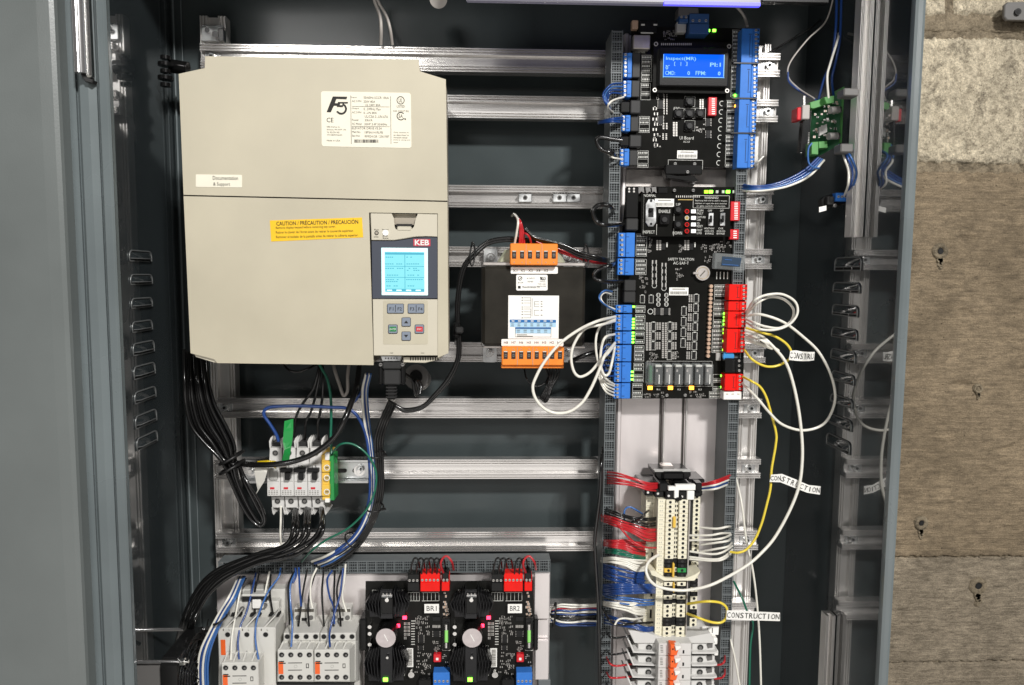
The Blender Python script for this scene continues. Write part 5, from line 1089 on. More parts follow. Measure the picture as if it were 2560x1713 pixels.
# ================================================================ brake relay boards (two alike)
DR = 1.108
def relay_board(dx, name_s, label, sd):
    rr = random.Random(4); t = thing('relay_board', label, 'circuit board', P(1020+dx, 1713, DR), 'black relay boards on the lower plate'); q = DR-.0003
    k_ = (dx/213.0)
    A = lambda x: x+dx-k_*(x-914)*.03
    m = MB(); m.pp([(A(914),1454),(A(1127),1452),(A(1124),1800),(A(910),1800)], DR, .0018, 'pcb_black'); m.build('board', t)
    tblock(t, A(1051), 1434, A(1099.5), 1479, 5, 'T', 'term_red', DR-.022, .021); tblock(t, A(1104), 1437, A(1123.5), 1478, 2, 'T', 'term_red', DR-.022, .021); m = MB(); m.pb(A(1105), 1432, A(1122), 1455, DR-.0225, .02, 'plastic_black', .001); b_ = m.build('black_plug', t); copies(b_, 'screw', SCR, [P(A(1109), 1450, DR-.0228), P(A(1118), 1450, DR-.0228)])
    tblock(t, A(1019), 1436, A(1048), 1478, 3, 'T', 'plastic_black', DR-.022, .021)
    # heat sinks
    for (cx_, cy_, h0, h1) in ((968,1500,1475,1548),(965,1655,1612,1708)):
        h = MB(); h.pb(A(950), h0, A(982), h1, DR-.028, .003, 'fin_black', .001)
        h.pb(A(cx_-44), h0+8, A(cx_+44), h1-6, DR-.006, .004, 'fin_black')
        for j in range(9):
            for s_ in (-1, 1):
                o1 = 16+j*3.4; o2 = 22+j*3.6; bend = 6+j*.6; dd_ = DR-.030+(j % 2)*.010+j*.0008
                y0_, y1_ = h0+4+j*1.6, h1-3-j*2.2
                for (xa, ya_, xb, yb_) in ((o1, y0_, o1+bend, (y0_+y1_)/2), (o1+bend, (y0_+y1_)/2, o1+bend*.4, y1_)):
                    h.pp([(A(cx_+s_*xa), ya_), (A(cx_+s_*(xa+1.3)), ya_), (A(cx_+s_*(xb+1.3)), yb_), (A(cx_+s_*xb), yb_)], dd_, DR-.003-dd_, 'fin_black')
        h.build('heat_sink', t, kind='stuff')
    m = MB(); m.pb(A(954), 1487, A(981), 1512, DR-.034, .004, 'zinc', .0006); m.pb(A(953), 1496, A(982), 1535, DR-.038, .006, 'plastic_black', .001); m.pc(A(967), 1501, 5, DR-.040, .003, 'steel', 14)
    for x in (958, 967, 976): m.pb(A(x-1.2), 1484, A(x+1.2), 1491, DR-.037, .002, 'smd_silver')
    m.build('power_transistor', t); m = MB(); m.pc(A(968), 1645, 3.4, DR-.034, .004, 'steel', 12); m.build('screw', t)
    m = MB(); m.pc(A(964.5)+ (4.5 if dx else 0), 1596, 27.5, DR-.034, .034, 'rubber_black', 32); c_ = m.build('capacitor', t); m = MB(); cx_ = A(964.5)+(4.5 if dx else 0); m.pc(cx_, 1595.5, 25.5, DR-.0352, .001, 'cap_top', 32); m.pp([(cx_-5,1587),(cx_-3.5,1586),(cx_+6,1603),(cx_+4.6,1604)], DR-.0355, .0004, 'white_label'); m.build('cap_end', c_)
    m = MB(); m.pb(A(1061), 1510.5, A(1097.5), 1533, DR-.012, .0006, 'white_label'); m.pb(A(1066), 1514, A(1092), 1530, DR-.0114, .010, 'plastic_black'); s_ = m.build('board_label', t); text(name_s, A(1066.5), 1515, A(1091.5), 1527.5, DR-.0122, 'ink', s_)
    for x, y in ((1011.5,1545),(994.5,1565)): led(t, A(x), y, DR-.006, 'led_red', 4.4)
    led(t, A(963.5), 1700, DR-.030, 'led_green', 5)
    m = MB(); m.pb(A(1106), 1547, A(1126), 1626, DR-.010, .01, 'plastic_black', .001); f = m.build('fuse_holder', t); m = MB(); m.cyl(P(A(1116), 1575, DR-.014), P(A(1116), 1604, DR-.014), px(4.4, DR), 'fuse_green', 12); m.cyl(P(A(1116), 1560, DR-.014), P(A(1116), 1574, DR-.014), px(5.4, DR), 'steel', 12); m.cyl(P(A(1116), 1605, DR-.014), P(A(1116), 1618, DR-.014), px(5.4, DR), 'steel', 12); m.build('fuse', f)
    m = MB(); m.pb(A(1083.5), 1637, A(1102.5), 1656.5, DR-.008, .008, 'dip_red', .001); m.pb(A(1090), 1645, A(1096), 1651, DR-.0086, .001, 'white_label'); m.build('red_switch', t)
    tblock(t, A(1083), 1682, A(1124), 1740, 4, 'T', 'term_blue', DR-.02, .019)
    sticker(t, A(1015.5), 1621, A(1033), 1668, DR, vert=True)
    m = MB(); s2 = MB()
    for x in (1019, 1027, 1034, 1041, 1048, 1058, 1068, 1078, 1088, 1097): s2.pb(A(x), 1481, A(x+.9), 1502, q, .0003, 'silk')
    for a_, b_ in ((1019,1049),(1055,1097)): s2.pb(A(a_), 1502, A(b_), 1503, q, .0003, 'silk'); s2.pb(A(a_), 1481, A(b_), 1482, q, .0003, 'silk')
    s2.pb(A(931), 1475, A(952), 1476, q, .0003, 'silk'); s2.pb(A(988), 1475, A(1011), 1476, q, .0003, 'silk'); s2.pb(A(931), 1475, A(931.8), 1530, q, .0003, 'silk'); s2.pb(A(1010.5), 1475, A(1011.3), 1540, q, .0003, 'silk'); s2.outline(A(1106), 1546, A(1126), 1627, .9, q); s2.pb(A(999),1614,A(1011),1615,q,.0003,'silk'); s2.pb(A(1010.4),1614,A(1011.2),1690,q,.0003,'silk')
    for j in range(9): array(m, A(1013+(j % 2)*9), 1556+(j//2)*9, 6, 7, DR, 2)
    for j in range(10): m.pb(A(1028), 1552+j*6.5, A(1037), 1553.6+j*6.5, DR-.0008, .0009, 'silk')
    ic(m, A(1053), 1597, 12, 20, DR, 6); ic(m, A(1052), 1620, 11, 12, DR, 3); ic(m, A(1091), 1585, 16, 16, DR, 4); ic(m, A(1091), 1548, 20, 10, DR, 0)
    for j in range(3): array(m, A(1084+j*7), 1562, 5, 9, DR, 1)
    for j in range(34): smd(m, A(rr.uniform(1040, 1074)), rr.uniform(1538, 1588), rr.uniform(3, 6), rr.uniform(2.6, 5), DR)
    for j in range(26): smd(m, A(rr.uniform(1040, 1076)), rr.uniform(1632, 1690), rr.uniform(3, 7), rr.uniform(2.6, 5), DR)
    for j in range(12): smd(m, A(rr.uniform(1084, 1100)), rr.uniform(1604, 1634), rr.uniform(3, 5), rr.uniform(2.6, 5), DR)
    for j in range(12): smd(m, A(rr.uniform(1106, 1120)), rr.uniform(1482, 1540), rr.uniform(4, 8), rr.uniform(2.6, 6), DR, 'resistor_tan')
    for j in range(8): smd(m, A(rr.uniform(1106, 1122)), rr.uniform(1634, 1674), rr.uniform(3, 7), rr.uniform(2.6, 5), DR)
    m.pc(A(1028), 1688, 8, DR-.012, .012, 'steel', 14); m.pb(A(1046), 1700, A(1078), 1730, DR-.012, .012, 'plastic_black', .001)
    for y in (1568, 1585, 1612): m.pc(A(924), y, 5, DR-.010, .01, 'steel', 12)
    m.build('small_components', t, kind='stuff'); s2.build('silkscreen_print', t, kind='stuff')
    m = MB(); m.pb(A(899) if dx == 0 else A(1127), 1548, A(917) if dx == 0 else A(1139), 1628, DR-.004, .03, 'plastic_black', .002); m.build('rail_clip', t)
    return t
relay_board(0, 'BR1', 'left black relay board labelled BR1 with a red connector and silver capacitor', 1)
relay_board(213, 'BR2', 'right black relay board labelled BR2 with a red connector and silver capacitor', 2)
# ================================================================ contactors
def contactor(label, f, tier, dxy, big=False):
    t = thing('contactor', label, 'contactor', P(f[0], f[3], 1.09)); return t
DQ = 1.055
# large one, left
c1 = contactor('large white three-pole contactor at the far left of the lower plate', (546, 1570, 690, 1713), None, None)
m = MB(); m.pb(547, 1570, 689, 1800, DQ+.016, .06, 'device_white', .0015); m.build('body', c1)
def wedge(m, pts_front, d0, pts_back, d1, mat):
    a = [P(x, y, d0) for x, y in pts_front]; b = [P(x, y, d1) for x, y in pts_back]; n = len(a)
    m.add(a+b, [tuple(range(n)), tuple(range(2*n-1, n-1, -1))] + [(k, n+k, n+(k+1) % n, (k+1) % n) for k in range(n)], mat)
m = MB(); wedge(m, [(547,1569),(689,1569),(689,1800),(547,1800)], DQ+.018, [(566,1542),(690,1542),(690,1800),(566,1800)], 1.105, 'device_white'); m.build('sloped_top', c1)
m = MB(); m.pb(576, 1504, 700, 1800, 1.107, .03, 'device_white', .002); m.pb(605, 1474, 716, 1560, 1.122, .02, 'device_white', .002); m.build('back_body', c1)
for x in (569, 617, 664):
    m = MB(); m.pc(x, 1587, 6.5, DQ+.0156, .001, 'hole', 18); m.ring(x, 1587, 7.4, 1, DQ+.0153, .001, 'device_grey'); m.build('screw_hole', c1)
    m = MB(); m.pb(x+8, 1536, x+34, 1541, 1.100, .012, 'hole'); m.pp([(x-6,1569),(x+22,1540),(x+25,1541),(x-1,1569)], DQ+.019, .03, 'device_white', .0006); m.build('terminal_slot', c1)
    text('1', x-12, 1572, x-9.5, 1577.5, DQ+.0156, 'ink_grey', c1); text('L', x+3, 1572, x+6, 1577.5, DQ+.0156, 'ink_grey', c1)
m = MB(); m.pb(552, 1600, 563.5, 1638, DQ+.0154, .001, 'orange_handle'); m.build('orange_stripe', c1)
m = MB(); m.pb(606, 1492, 668, 1502, 1.100, .012, 'hole'); m.pb(604, 1486, 670, 1492, 1.098, .014, 'device_white', .001); m.pc(604, 1524, 6, 1.100, .004, 'side_grey', 14); m.pc(661, 1516, 6, 1.100, .004, 'side_grey', 14); m.pb(630, 1500, 652, 1522, 1.098, .01, 'white_label', .001); m.build('coil_terminal', c1)
# aux front block
def aux(t, x0, y0, x1, y1, n, hx, hy_top, hy_bot, dF, dB, orange=True, top=1628):
    m = MB(); m.pb(x0, y0, x1, y1, dF, .05, 'device_white', .0012); m.build('front_block', t)
    w = (x1-x0)/n
    m = MB()
    for k in range(n):
        a = x0+k*w; m.pp([(a+3, y0), (a+w*.5, top+4), (a+w*.62, top+1), (a+w*.62+2, top+4), (a+w*.34, y0-3), (a+w*.34, y0)], dF+.004, .004, 'device_white', .0004)
    wedge(m, [(x0, y0-.5), (x1, y0-.5), (x1, y1), (x0, y1)], dF+.003, [(x0+16, top), (x1+20, top), (x1+20, y1), (x0+16, y1)], dB, 'device_white'); m.build('terminal_fins', t)
    for (hy) in (hy_top, hy_bot):
        if hy is None: continue
        for x in hx:
            m = MB(); m.pc(x, hy, 6.6, dF-.0004, .001, 'hole', 16); m.ring(x, hy, 7.6, 1, dF-.0006, .001, 'device_grey', 14); m.pc(x+1, hy+1, 3, dF-.0006, .001, 'side_grey', 10); m.build('screw_hole', t)
    m = MB(); yy = (hy_top + 17)
    m.pb(x0+2, yy+1, x0+14, yy+31, dF-.0004, .0006, 'orange_handle'); m.pb(x0+3, yy-1, x0+16, yy+1, dF-.0006, .0004, 'ink'); m.pb(x0+4, yy+3, x0+20, yy+5.4, dF-.0007, .0004, 'ink'); m.build('orange_mark', t)
    text('WEG', x0+3, yy-2, x0+1+14, yy+1.6, dF-.0007, 'ink', t)
    m = MB(); m.pb(x0+26, yy+2.5, x0+61, yy+4, dF-.0004, .0004, 'ink'); m.pb(x0+26, yy+20.5, x0+61, yy+22, dF-.0004, .0004, 'ink'); m.ring(x0+45, yy+12, 4.2, .8, dF-.0004, .0004, 'device_grey', 14)
    m.outline(x0+71, yy+5, x0+78, yy+16, 1.4, dF-.0004, 'ink'); m.build('print', t)
aux(c1, 555, 1657, 647, 1800, 4, (564, 587, 610.6, 633.4), 1670, None, DQ-.012, 1.09, top=1628)
def small_contactor(x0, x1, label):
    t = contactor(label, (x0, 1625, x1, 1705), None, None); w = x1-x0
    aux(t, x0, 1625, x1, 1704.5, 4, [x0+10+k*(w-20)/3 for k in range(4)], 1637.5, 1693.5, DQ+.002, 1.09, top=1602)
    s = 15
    m = MB(); m.pb(x0+s, 1583, x1+s, 1603, 1.078, .06, 'device_white', .001); wedge(m, [(x0+s,1582.5),(x1+s,1582.5),(x1+s,1700),(x0+s,1700)], 1.080, [(x0+s+8,1566),(x1+s+10,1566),(x1+s+10,1700),(x0+s+8,1700)], 1.115, 'device_white'); m.pb(x0+s+10, 1566, x1+s+10, 1800, 1.116, .03, 'device_white', .001); m.build('body', t)
    for k in range(4):
        x = x0+s+9+k*(w-18)/3; m = MB(); m.pc(x, 1592, 6.4, 1.0776, .001, 'hole', 16); m.ring(x, 1592, 7.4, 1, 1.0773, .001, 'device_grey', 14); m.build('screw_hole', t)
    m = MB(); m.pb(x0+40, 1521, x0+92, 1566, 1.118, .02, 'device_white', .0015); m.pb(x0+43, 1524, x0+90, 1530, 1.1165, .002, 'ink_grey'); m.pc(x0+50, 1545, 6, 1.1165, .002, 'side_grey', 14); m.pc(x0+83, 1545, 6, 1.1165, .002, 'side_grey', 14); m.pb(x0+60, 1546, x0+73, 1552, 1.1165, .002, 'hole'); m.build('coil_terminal', t)
small_contactor(694, 783, 'small white contactor in the middle, left one of the pair beside the relay boards')
small_contactor(785.5, 874, 'small white contactor on the right of the pair, next to the BR1 relay board')
m = MB(); m.pb(693, 1706, 874, 1800, 1.075, .06, 'plastic_charcoal', .002); single(m, 'overload_relay', 'dark body below the pair of small contactors at the bottom edge', 'relay', P(784, 1750, 1.08))
# ================================================================ fan, bottom left
fan = thing('cooling_fan', 'black cooling fan on the left wall at the bottom with shiny spacer rods', 'fan', (XL+.01, 1.10, P(440, 1660, 1.1).z))
FX = XL+.092; fy = 1.022; fz = H0-.573; R = .0485
m = MB(); n = 36; vs = []
for xx in (FX-.022, FX):
    for k in range(n):
        a = 2*pi*k/n; vs.append((xx, fy+R*cos(a), fz+R*sin(a)))
    for k in range(n):
        a = 2*pi*k/n; q = max(abs(cos(a)), abs(sin(a))); vs.append((xx, fy+R*1.06*cos(a)/q, fz+R*1.06*sin(a)/q))
fs = []
for k in range(n):
    j = (k+1) % n; fs += [(k, j, n+j, n+k), (2*n+k, 3*n+k, 3*n+j, 2*n+j), (k, 2*n+k, 2*n+j, j), (n+k, n+j, 3*n+j, 3*n+k)]
m.add(vs, fs, 'plastic_black'); m.build('frame', fan)
m = MB(); m.cyl((FX-.02, fy, fz), (FX-.003, fy, fz), .019, 'plastic_charcoal', 24); m.build('hub', fan)
for k in range(7):
    a = 2*pi*k/7; m = MB(); q = []
    for r_, da in ((.019, 0), (.019, .55), (.055, .75), (.055, .15)): q.append((FX-.016+.009*(da > .3), fy+r_*cos(a+da), fz+r_*sin(a+da)))
    m.add(q+[(x+.0015, y, z) for x, y, z in q], [(0,1,2,3),(7,6,5,4),(0,4,5,1),(1,5,6,2),(2,6,7,3),(3,7,4,0)], 'plastic_charcoal'); m.build('blade', fan)
m = MB()
for j in range(6):
    r_ = .010+j*.0095; pts = [Vector((FX+.003, fy+r_*cos(2*pi*k/28), fz+r_*sin(2*pi*k/28))) for k in range(29)]; m.sweep(pts, .0009, 'rubber_black', 5, False)
for k in range(4): a = pi/4+k*pi/2; m.cyl((FX+.003, fy, fz), (FX+.003, fy+.08*cos(a), fz+.08*sin(a)), .001, 'rubber_black', 6)
m.build('grille', fan)
for (sy, sz) in ((-1, 1), (1, 1), (-1, -1), (1, -1)):
    yy, zz = fy+sy*R*.95, fz+sz*R*.95; m = MB(); m.cyl((XL, yy, zz), (FX+.004, yy, zz), .0024, 'chrome', 12); m.cyl((FX+.003, yy, zz), (FX+.009, yy, zz), .005, 'steel', 6, smooth=False); m.cyl((FX+.009, yy, zz), (FX+.014, yy, zz), .0025, 'steel', 10); m.build('spacer_rod', fan)
m = MB(); m.box(XL+.004, FX-.024, fy-R*.8, fy-R*.8+.003, fz+R*.15, fz+R*.88, 'core_grey', .001); m.box(XL+.004, FX-.024, fy-R*.8, fy-R*.8+.003, fz-R*1.2, fz+R*.10, 'tin', .001); p_ = (XL+.06, fy-R*.8-.002, fz-.008); m.cyl(p_, (p_[0], p_[1]+.004, p_[2]), .006, 'hole', 14); m.build('motor_bracket', fan)
# ================================================================ green board on the right wall rail
gb = thing('green_board', 'small green circuit board clipped to the right wall rail with white capacitors', 'circuit board', P(2060, 400, 1.08)); DG = 1.085
def gm(pts, dd): return [P(x, y, DG+dd+(x-2100)*-.00035) for x, y in pts]
m = MB(); a = gm([(2030,264),(2108,232),(2100,362),(2022,404)], 0); m.add(a+[v+Vector((.0, .0018, 0)) for v in a], [(0,1,2,3),(7,6,5,4),(0,4,5,1),(1,5,6,2),(2,6,7,3),(3,7,4,0)], 'pcb_green'); m.build('board', gb)
m = MB(); m.pp([(2107.5,218),(2111,216),(2104.5,357),(2101,358)], DG-.004, .03, 'term_green', .0004); m.build('edge_strip', gb)
m = MB(); m.pp([(2025,256),(2062,245),(2066,262),(2034,272),(2026,270)], DG+.004, .02, 'term_green', .001); m.pp([(2060,243),(2086,239),(2086,258),(2066,260)], DG-.006, .02, 'term_green', .001); m.build('green_terminal', gb)
m = MB(); m.pp([(2029,355),(2046,354),(2046,387),(2029,386)], DG-.006, .02, 'term_green', .001); m.pp([(2046.5,354),(2069,352),(2070,370),(2047,371)], DG-.002, .02, 'term_green', .001); m.build('green_terminal', gb)
for (x, y) in ((2083, 275), (2079, 340)):
    m = MB(); m.cyl(P(x-8, y+1, DG-.010), P(x+16, y, DG-.006), px(8.5, DG), 'white_label' if y < 0 else 'smd_silver', 18); m.cyl(P(x+12, y, DG-.0065), P(x+16.5, y, DG-.006), px(9.3, DG), 'steel', 18); m.build('capacitor', gb)
m = MB(); m.pp([(2049,318),(2068,309),(2069,330),(2048,341)], DG-.008, .004, 'device_grey', .001); m.build('grey_chip', gb)
m = MB(); rr = random.Random(8)
for k in range(40): x = rr.uniform(2034, 2094); smd(m, x, rr.uniform(270-(x-2030)*.25, 345), rr.uniform(3, 7), rr.uniform(3, 6), DG-.004, rr.choice(('chip', 'smd_silver', 'resistor_tan')))
for k in range(8): m.pb(2004-k*.3, 345+k*5, 2006.5-k*.3, 347.4+k*5, DG+.006, .002, 'white_label'); m.pb(2022-k*.3, 331+k*4, 2024.5-k*.3, 333+k*4, DG+.004, .002, 'white_label')
m.build('small_components', gb, kind='stuff')
m = MB(); m.pb(2006, 262, 2025, 298, DG, .02, 'w_gray', .001); m.pb(1993, 268, 2006, 300, DG+.004, .02, 'dip_red', .001); m.build('side_connector', gb)
m = MB(); m.pp([(2009,240),(2013,240),(2013,262),(2009,262)], DG+.01, .002, 'steel'); m.pp([(2008,300),(2012,300),(2006,380),(2001,380)], DG+.004, .012, 'plastic_black', .001); m.build('side_board', gb)
for (y0, y1, x0, x1) in ((220, 240, 2108, 2182), (359, 381, 2100, 2168)):
    m = MB(); m.pb(x0+2, y0, x1-34, y1, 1.012, .02, 'core_grey', .0015); m.build('rail_clamp', gb)
sbb = thing('bus_connector', 'tiny black board with a blue terminal on the right wall below the green board', 'connector', P(2080, 510, 1.07)); m = MB()
m.pp([(2052,500),(2062,490),(2090,484),(2126,486),(2128,504),(2090,516),(2056,526)], 1.072, .01, 'plastic_black', .001); m.build('board', sbb); m = MB(); m.pb(2090, 482, 2122, 503, 1.062, .014, 'term_blue', .001); o = m.build('blue_terminal', sbb); copies(o, 'screw', SCR, [P(2096+k*9, 492, 1.0618) for k in range(3)])
m = MB(); m.pp([(2048,518),(2066,514),(2066,526),(2048,531)], 1.066, .001, 'white_label'); m.build('sticker', sbb); m = MB(); m.pc(2088, 514, 5, 1.066, .006, 'steel'); m.pb(2069, 491, 2086, 512, 1.064, .008, 'plastic_charcoal', .001); m.build('socket', sbb)
# ================================================================ wires and cables
WM = dict(white='w_white', black='w_black', blue='w_blue', lblue='w_lblue', red='w_red', yellow='w_yellow', green='w_green', grey='w_gray')
SEEN = {}
DIRN = {'blue wires leaving the third upper terminal block': 'top', 'white wires at the lowest blue terminals': 'top', 'blue wires looping at the upper board': 'top', 'blue wires behind the white loops': 'top', 'bundle from the duct to the green board': 'top', 'black wires from transformer to duct': 'top', 'red wires from transformer to duct': 'top'}
SHORT = {'white wire fanning into the lowest blue terminals of the safety board': 'white wire fanning into the lowest blue terminals', 'blue wire going straight left from the third upper blue terminal block': 'blue wire going left out of the third upper blue block', 'red wire rising from the upper orange terminals in a tight group': 'red wire rising from the upper orange terminals', 'black wire dropping from the lower orange terminals behind the white loop': 'black wire dropping below the lower orange terminals', 'black wire running from the transformer top to the slotted duct': 'black wire from the transformer top to the duct', 'dark red wire running beside the black ones from the transformer to the duct': 'dark red wire from the transformer to the duct'}
def wr_(col, label, r, d, s, group=None, name=None, jit=0.0, cat='wire', n=8):
    label = SHORT.get(label, label)
    if group and ' from the ' not in label[-16:]:
        if 'arching from the connector' in label: label = 'black wire arching above the connector of relay board ' + group[-3:]
        q_ = SEEN.get(label, 0); SEEN[label] = q_+1
        if len(label.split()) <= 12 and not any(w in ORD for w in label.split()): label = f'{label}, {ORD[min(q_, 12)]} from the {DIRN.get(group, "left")}'
    pts = []
    for q in s.split():
        v = [float(k) for k in q.split(',')]; pts.append((v[0]+random.uniform(-jit, jit), v[1]+random.uniform(-jit, jit), v[2] if len(v) > 2 else d))
    if len(pts) > 2 and all(abs(p[2]-d) < 1e-9 for p in pts): pts[0] = (*pts[0][:2], d+.012); pts[-1] = (*pts[-1][:2], d+.012)
    return wire(name or f'{"cable" if r > 4 else "wire"}', label, pts, r, WM[col], cat, group, n)
ORD = ['first', 'second', 'third', 'fourth', 'fifth', 'sixth', 'seventh', 'eighth', 'ninth', 'tenth', 'eleventh', 'twelfth', 'thirteenth']
# --- white and yellow loops right of the red terminals
wr_('white', 'white wire making the small round loop right of the red terminals, outer turn', 3.3, 1.05, '1866,781,1.095 1885,752 1915,738 1955,736 1988,755 1993,785 1972,812 1935,825 1895,822 1865,806,1.095')
wr_('white', 'white wire making the small round loop right of the red terminals, inner turn', 3.3, 1.06, '1866,786,1.095 1892,759 1925,743 1960,749 1983,773 1978,802 1950,820 1915,817 1888,808 1864,797,1.095')
wr_('white', 'white wire in the widest loop, reaching nearest to the right cabinet wall', 3.5, 1.064, '1866,791,1.095 1900,786,1.072 1959,806 2011,845 2048,882 2077,937 2088,993 2074,1041 2048,1067 2003,1076 1955,1061 1922,1030 1895,998 1856,958,1.095')
wr_('white', 'long white wire from the red terminals down past two paper flags to the terminal strip', 4.0, 1.062, '1863,826,1.095 1900,838,1.075 1933,867,1.066 1963,904 1981,952 1996,1022 2005,1100 2005,1160 1997,1217 1973,1279 1936,1345 1900,1386,1.055 1871,1411,1.05 1829,1437,1.04 1776,1463,1.03 1723,1475,1.035 1684,1475,1.035 1644,1466,1.035 1623,1448,1.035 1615,1424,1.04 1623,1403,1.05 1646,1387,1.07')
wr_('white', 'short white wire looped back below the round loops, upper one', 3.0, 1.07, '1863,834,1.095 1898,848 1928,866 1946,877 1940,872 1905,850 1863,842,1.095')
wr_('white', 'short white wire looped back below the round loops, lower one', 3.0, 1.08, '1862,850,1.095 1890,858 1918,868 1930,872 1906,860 1862,846,1.095')
wr_('yellow', 'yellow wire loop holding the upper paper flag beside the red terminals', 3.2, 1.070, '1866,820,1.095 1908,833 1937,841 1966,860 1979,882 1973,898 1948,913 1922,917 1898,910 1877,896 1861,875,1.095')
wr_('yellow', 'long yellow wire hanging from the lower red terminal block to the terminal strip', 3.2, 1.072, '1857,942,1.095 1878,953 1900,967 1915,992 1926,1028 1940,1082 1939,1114 1929,1173 1926,1221 1915,1269 1904,1309 1888,1347 1867,1373 1846,1382 1826,1380,1.08')
wr_('yellow', 'yellow wire loop at the lowest paper flag beside the terminal strip', 3.4, 1.05, '1717,1510,1.08 1763,1504 1797,1506 1813,1515 1818,1527 1814,1547 1800,1557 1776,1555 1744,1544 1717,1534,1.08')
def flag(label, top, bot, d, s, skew):
    m = MB(); q = []
    for k in range(len(top)): q += [(top[k][0], top[k][1], d+.006*sin(k*1.1)), (bot[k][0], bot[k][1], d+.006*sin(k*1.1))]
    sheet(m, q, 0, 'white_label', .0005); o = single(m, 'paper_flag', label, 'wire flag', P(top[0][0], top[0][1], d)); n = len(top)-1
    # letters follow the curl of the strip
    for i, ch in enumerate(s):
        u = (i+.5)/len(s)*n; k = min(int(u), n-1); f = u-k
        tx = top[k][0]*(1-f)+top[k+1][0]*f; ty = top[k][1]*(1-f)+top[k+1][1]*f; bx = bot[k][0]*(1-f)+bot[k+1][0]*f; by = bot[k][1]*(1-f)+bot[k+1][1]*f
        dd = (d+.006*sin(k*1.1))*(1-f) + (d+.006*sin((k+1)*1.1))*f
        cx_, cy_ = (tx+bx)/2, (ty+by)/2; h = (by-ty)*.30; w_ = abs(top[-1][0]-top[0][0])/len(s)*.40
        if ch == 'I': w_ *= .22
        ang = -atan2(top[k+1][1]-top[k][1], top[k+1][0]-top[k][0])
        text(ch, cx_-w_, cy_-h, cx_+w_, cy_+h, dd-.0009, 'ink', o, rot=ang)
    return o
flag('curled paper flag reading CONSTRU, on the yellow loop beside the red terminals', [(1976,877),(1990,876),(2005,879),(2020,880),(2037,880)], [(1972,900),(1988,902),(2004,903),(2020,903),(2035,901)], 1.062, 'CONSTRU', 0)
flag('paper flag reading CONSTRUCTION on the long yellow wire, drooping to the right', [(1928,1187),(1955,1185),(1990,1199),(2022,1213),(2052,1216)], [(1924,1205),(1951,1206),(1987,1220),(2018,1232),(2050,1237)], 1.062, 'CONSTRUCTION', 0)
flag('straight paper flag reading CONSTRUCTION at the lowest yellow loop', [(1817,1526),(1850,1527.5),(1884,1529),(1917,1530.5),(1950,1532)], [(1816,1549),(1849,1550),(1883,1551),(1916,1552),(1950,1553)], 1.045, 'CONSTRUCTION', 0)
wr_('white', 'thin white wire hanging straight down right of the terminal strip from the breaker level', 2.8, 1.09, '1840,1194,1.12 1854,1258 1866,1350 1882,1426 1892,1505 1899,1603 1903,1730')
wr_('white', 'short thin white wire coming out of the duct near the bottom edge', 2.8, 1.10, '1824,1585,1.12 1829,1610 1838,1650 1852,1730')
wr_('green', 'green wire hanging down right of the terminal strip behind the lowest paper flag', 2.8, 1.10, '1834,1453,1.12 1855,1495 1871,1537 1883,1561 1876,1616 1873,1730')
wr_('white', 'white stub wire poking out of the bottom of the long blue terminal', 2.2, 1.09, '1886,412,1.10 1896,404 1909,391')
# --- white loops left of the blue terminals
wr_('white', 'white wire in the biggest loop left of the blue terminals, hanging below the transformer', 4.0, 1.03, '1538,792,1.092 1494,803 1447,825 1399,860 1361,905 1338,947 1332,972 1341,1000 1363,1023 1391,1033 1424,1029 1455,1007 1476,974 1491,942 1502,915 1512,889 1537,858,1.092')
wr_('white', 'white wire loop hanging beside the right end of the lower orange terminals', 3.6, 1.04, '1537,803,1.092 1504,812 1463,822 1437,857 1428,892 1434,927 1450,942 1475,931 1498,905 1520,883 1537,862,1.092')
wr_('white', 'narrow white wire loop hugging the left side of the blue terminals', 3.4, 1.055, '1536,836,1.092 1514,843 1504,867 1501,908 1510,937 1522,934 1530,905 1537,867,1.092')
wr_('white', 'white wire curving down from the second blue terminal block to the fifth', 3.0, 1.06, '1538,798,1.092 1507,811 1492,835 1490,876 1501,925 1516,948 1536,962,1.092')
for k in range(4): wr_('white', 'white wire fanning into the lowest blue terminals of the safety board', 2.4, 1.07, f'{1500-k},{925+k*6},1.075 {1506},{945+k*7} {1518},{958+k*8} 1535,{966+k*8},1.092', 'white wires at the lowest blue terminals')
for k in range(7): wr_('blue', 'blue wire half hidden behind the white loops at the blue terminals', 2.3, 1.085, f'1537,{868+k*12},1.092 1518,{862+k*13} 1505,{880+k*9} 1512,{905+k*8},1.10', 'blue wires behind the white loops')
# --- small loops, left side of the boards
wr_('lblue', 'light blue and white wire hooking into the blue terminals below the network sockets', 2.4, 1.07, '1537,778,1.092 1507,758 1498,742 1511,727 1530,729,1.10'); wr_('white', 'white wire hooking into the same blue terminals below the network sockets', 2.2, 1.075, '1537,773,1.092 1513,762 1502,745 1511,732 1528,736,1.10')
for k, (c) in enumerate(('blue', 'lblue', 'blue', 'blue')): wr_(c, 'blue wire in the small loop at the upper left blue terminals', 2.3, 1.07+.004*k, f'1558,{208+k*9},1.10 1528,{212+k*7} {1508+k*4},{236+k*4} {1516+k*3},{262+k*3} 1530,{279},1.105', 'blue wires looping at the upper board')
wr_('white', 'white wire in the small blue loop at the upper left terminals', 2.6, 1.066, '1559,243,1.10 1531,252 1520,267 1532,281,1.105')
for k in range(3): wr_('blue', 'blue wire going straight left from the third upper blue terminal block', 2.3, 1.085, f'1557,{294+k*6},1.10 1530,{297+k*4} 1500,{304+k*2},1.105 1496,{306+k*2},1.12', 'blue wires leaving the third upper terminal block')
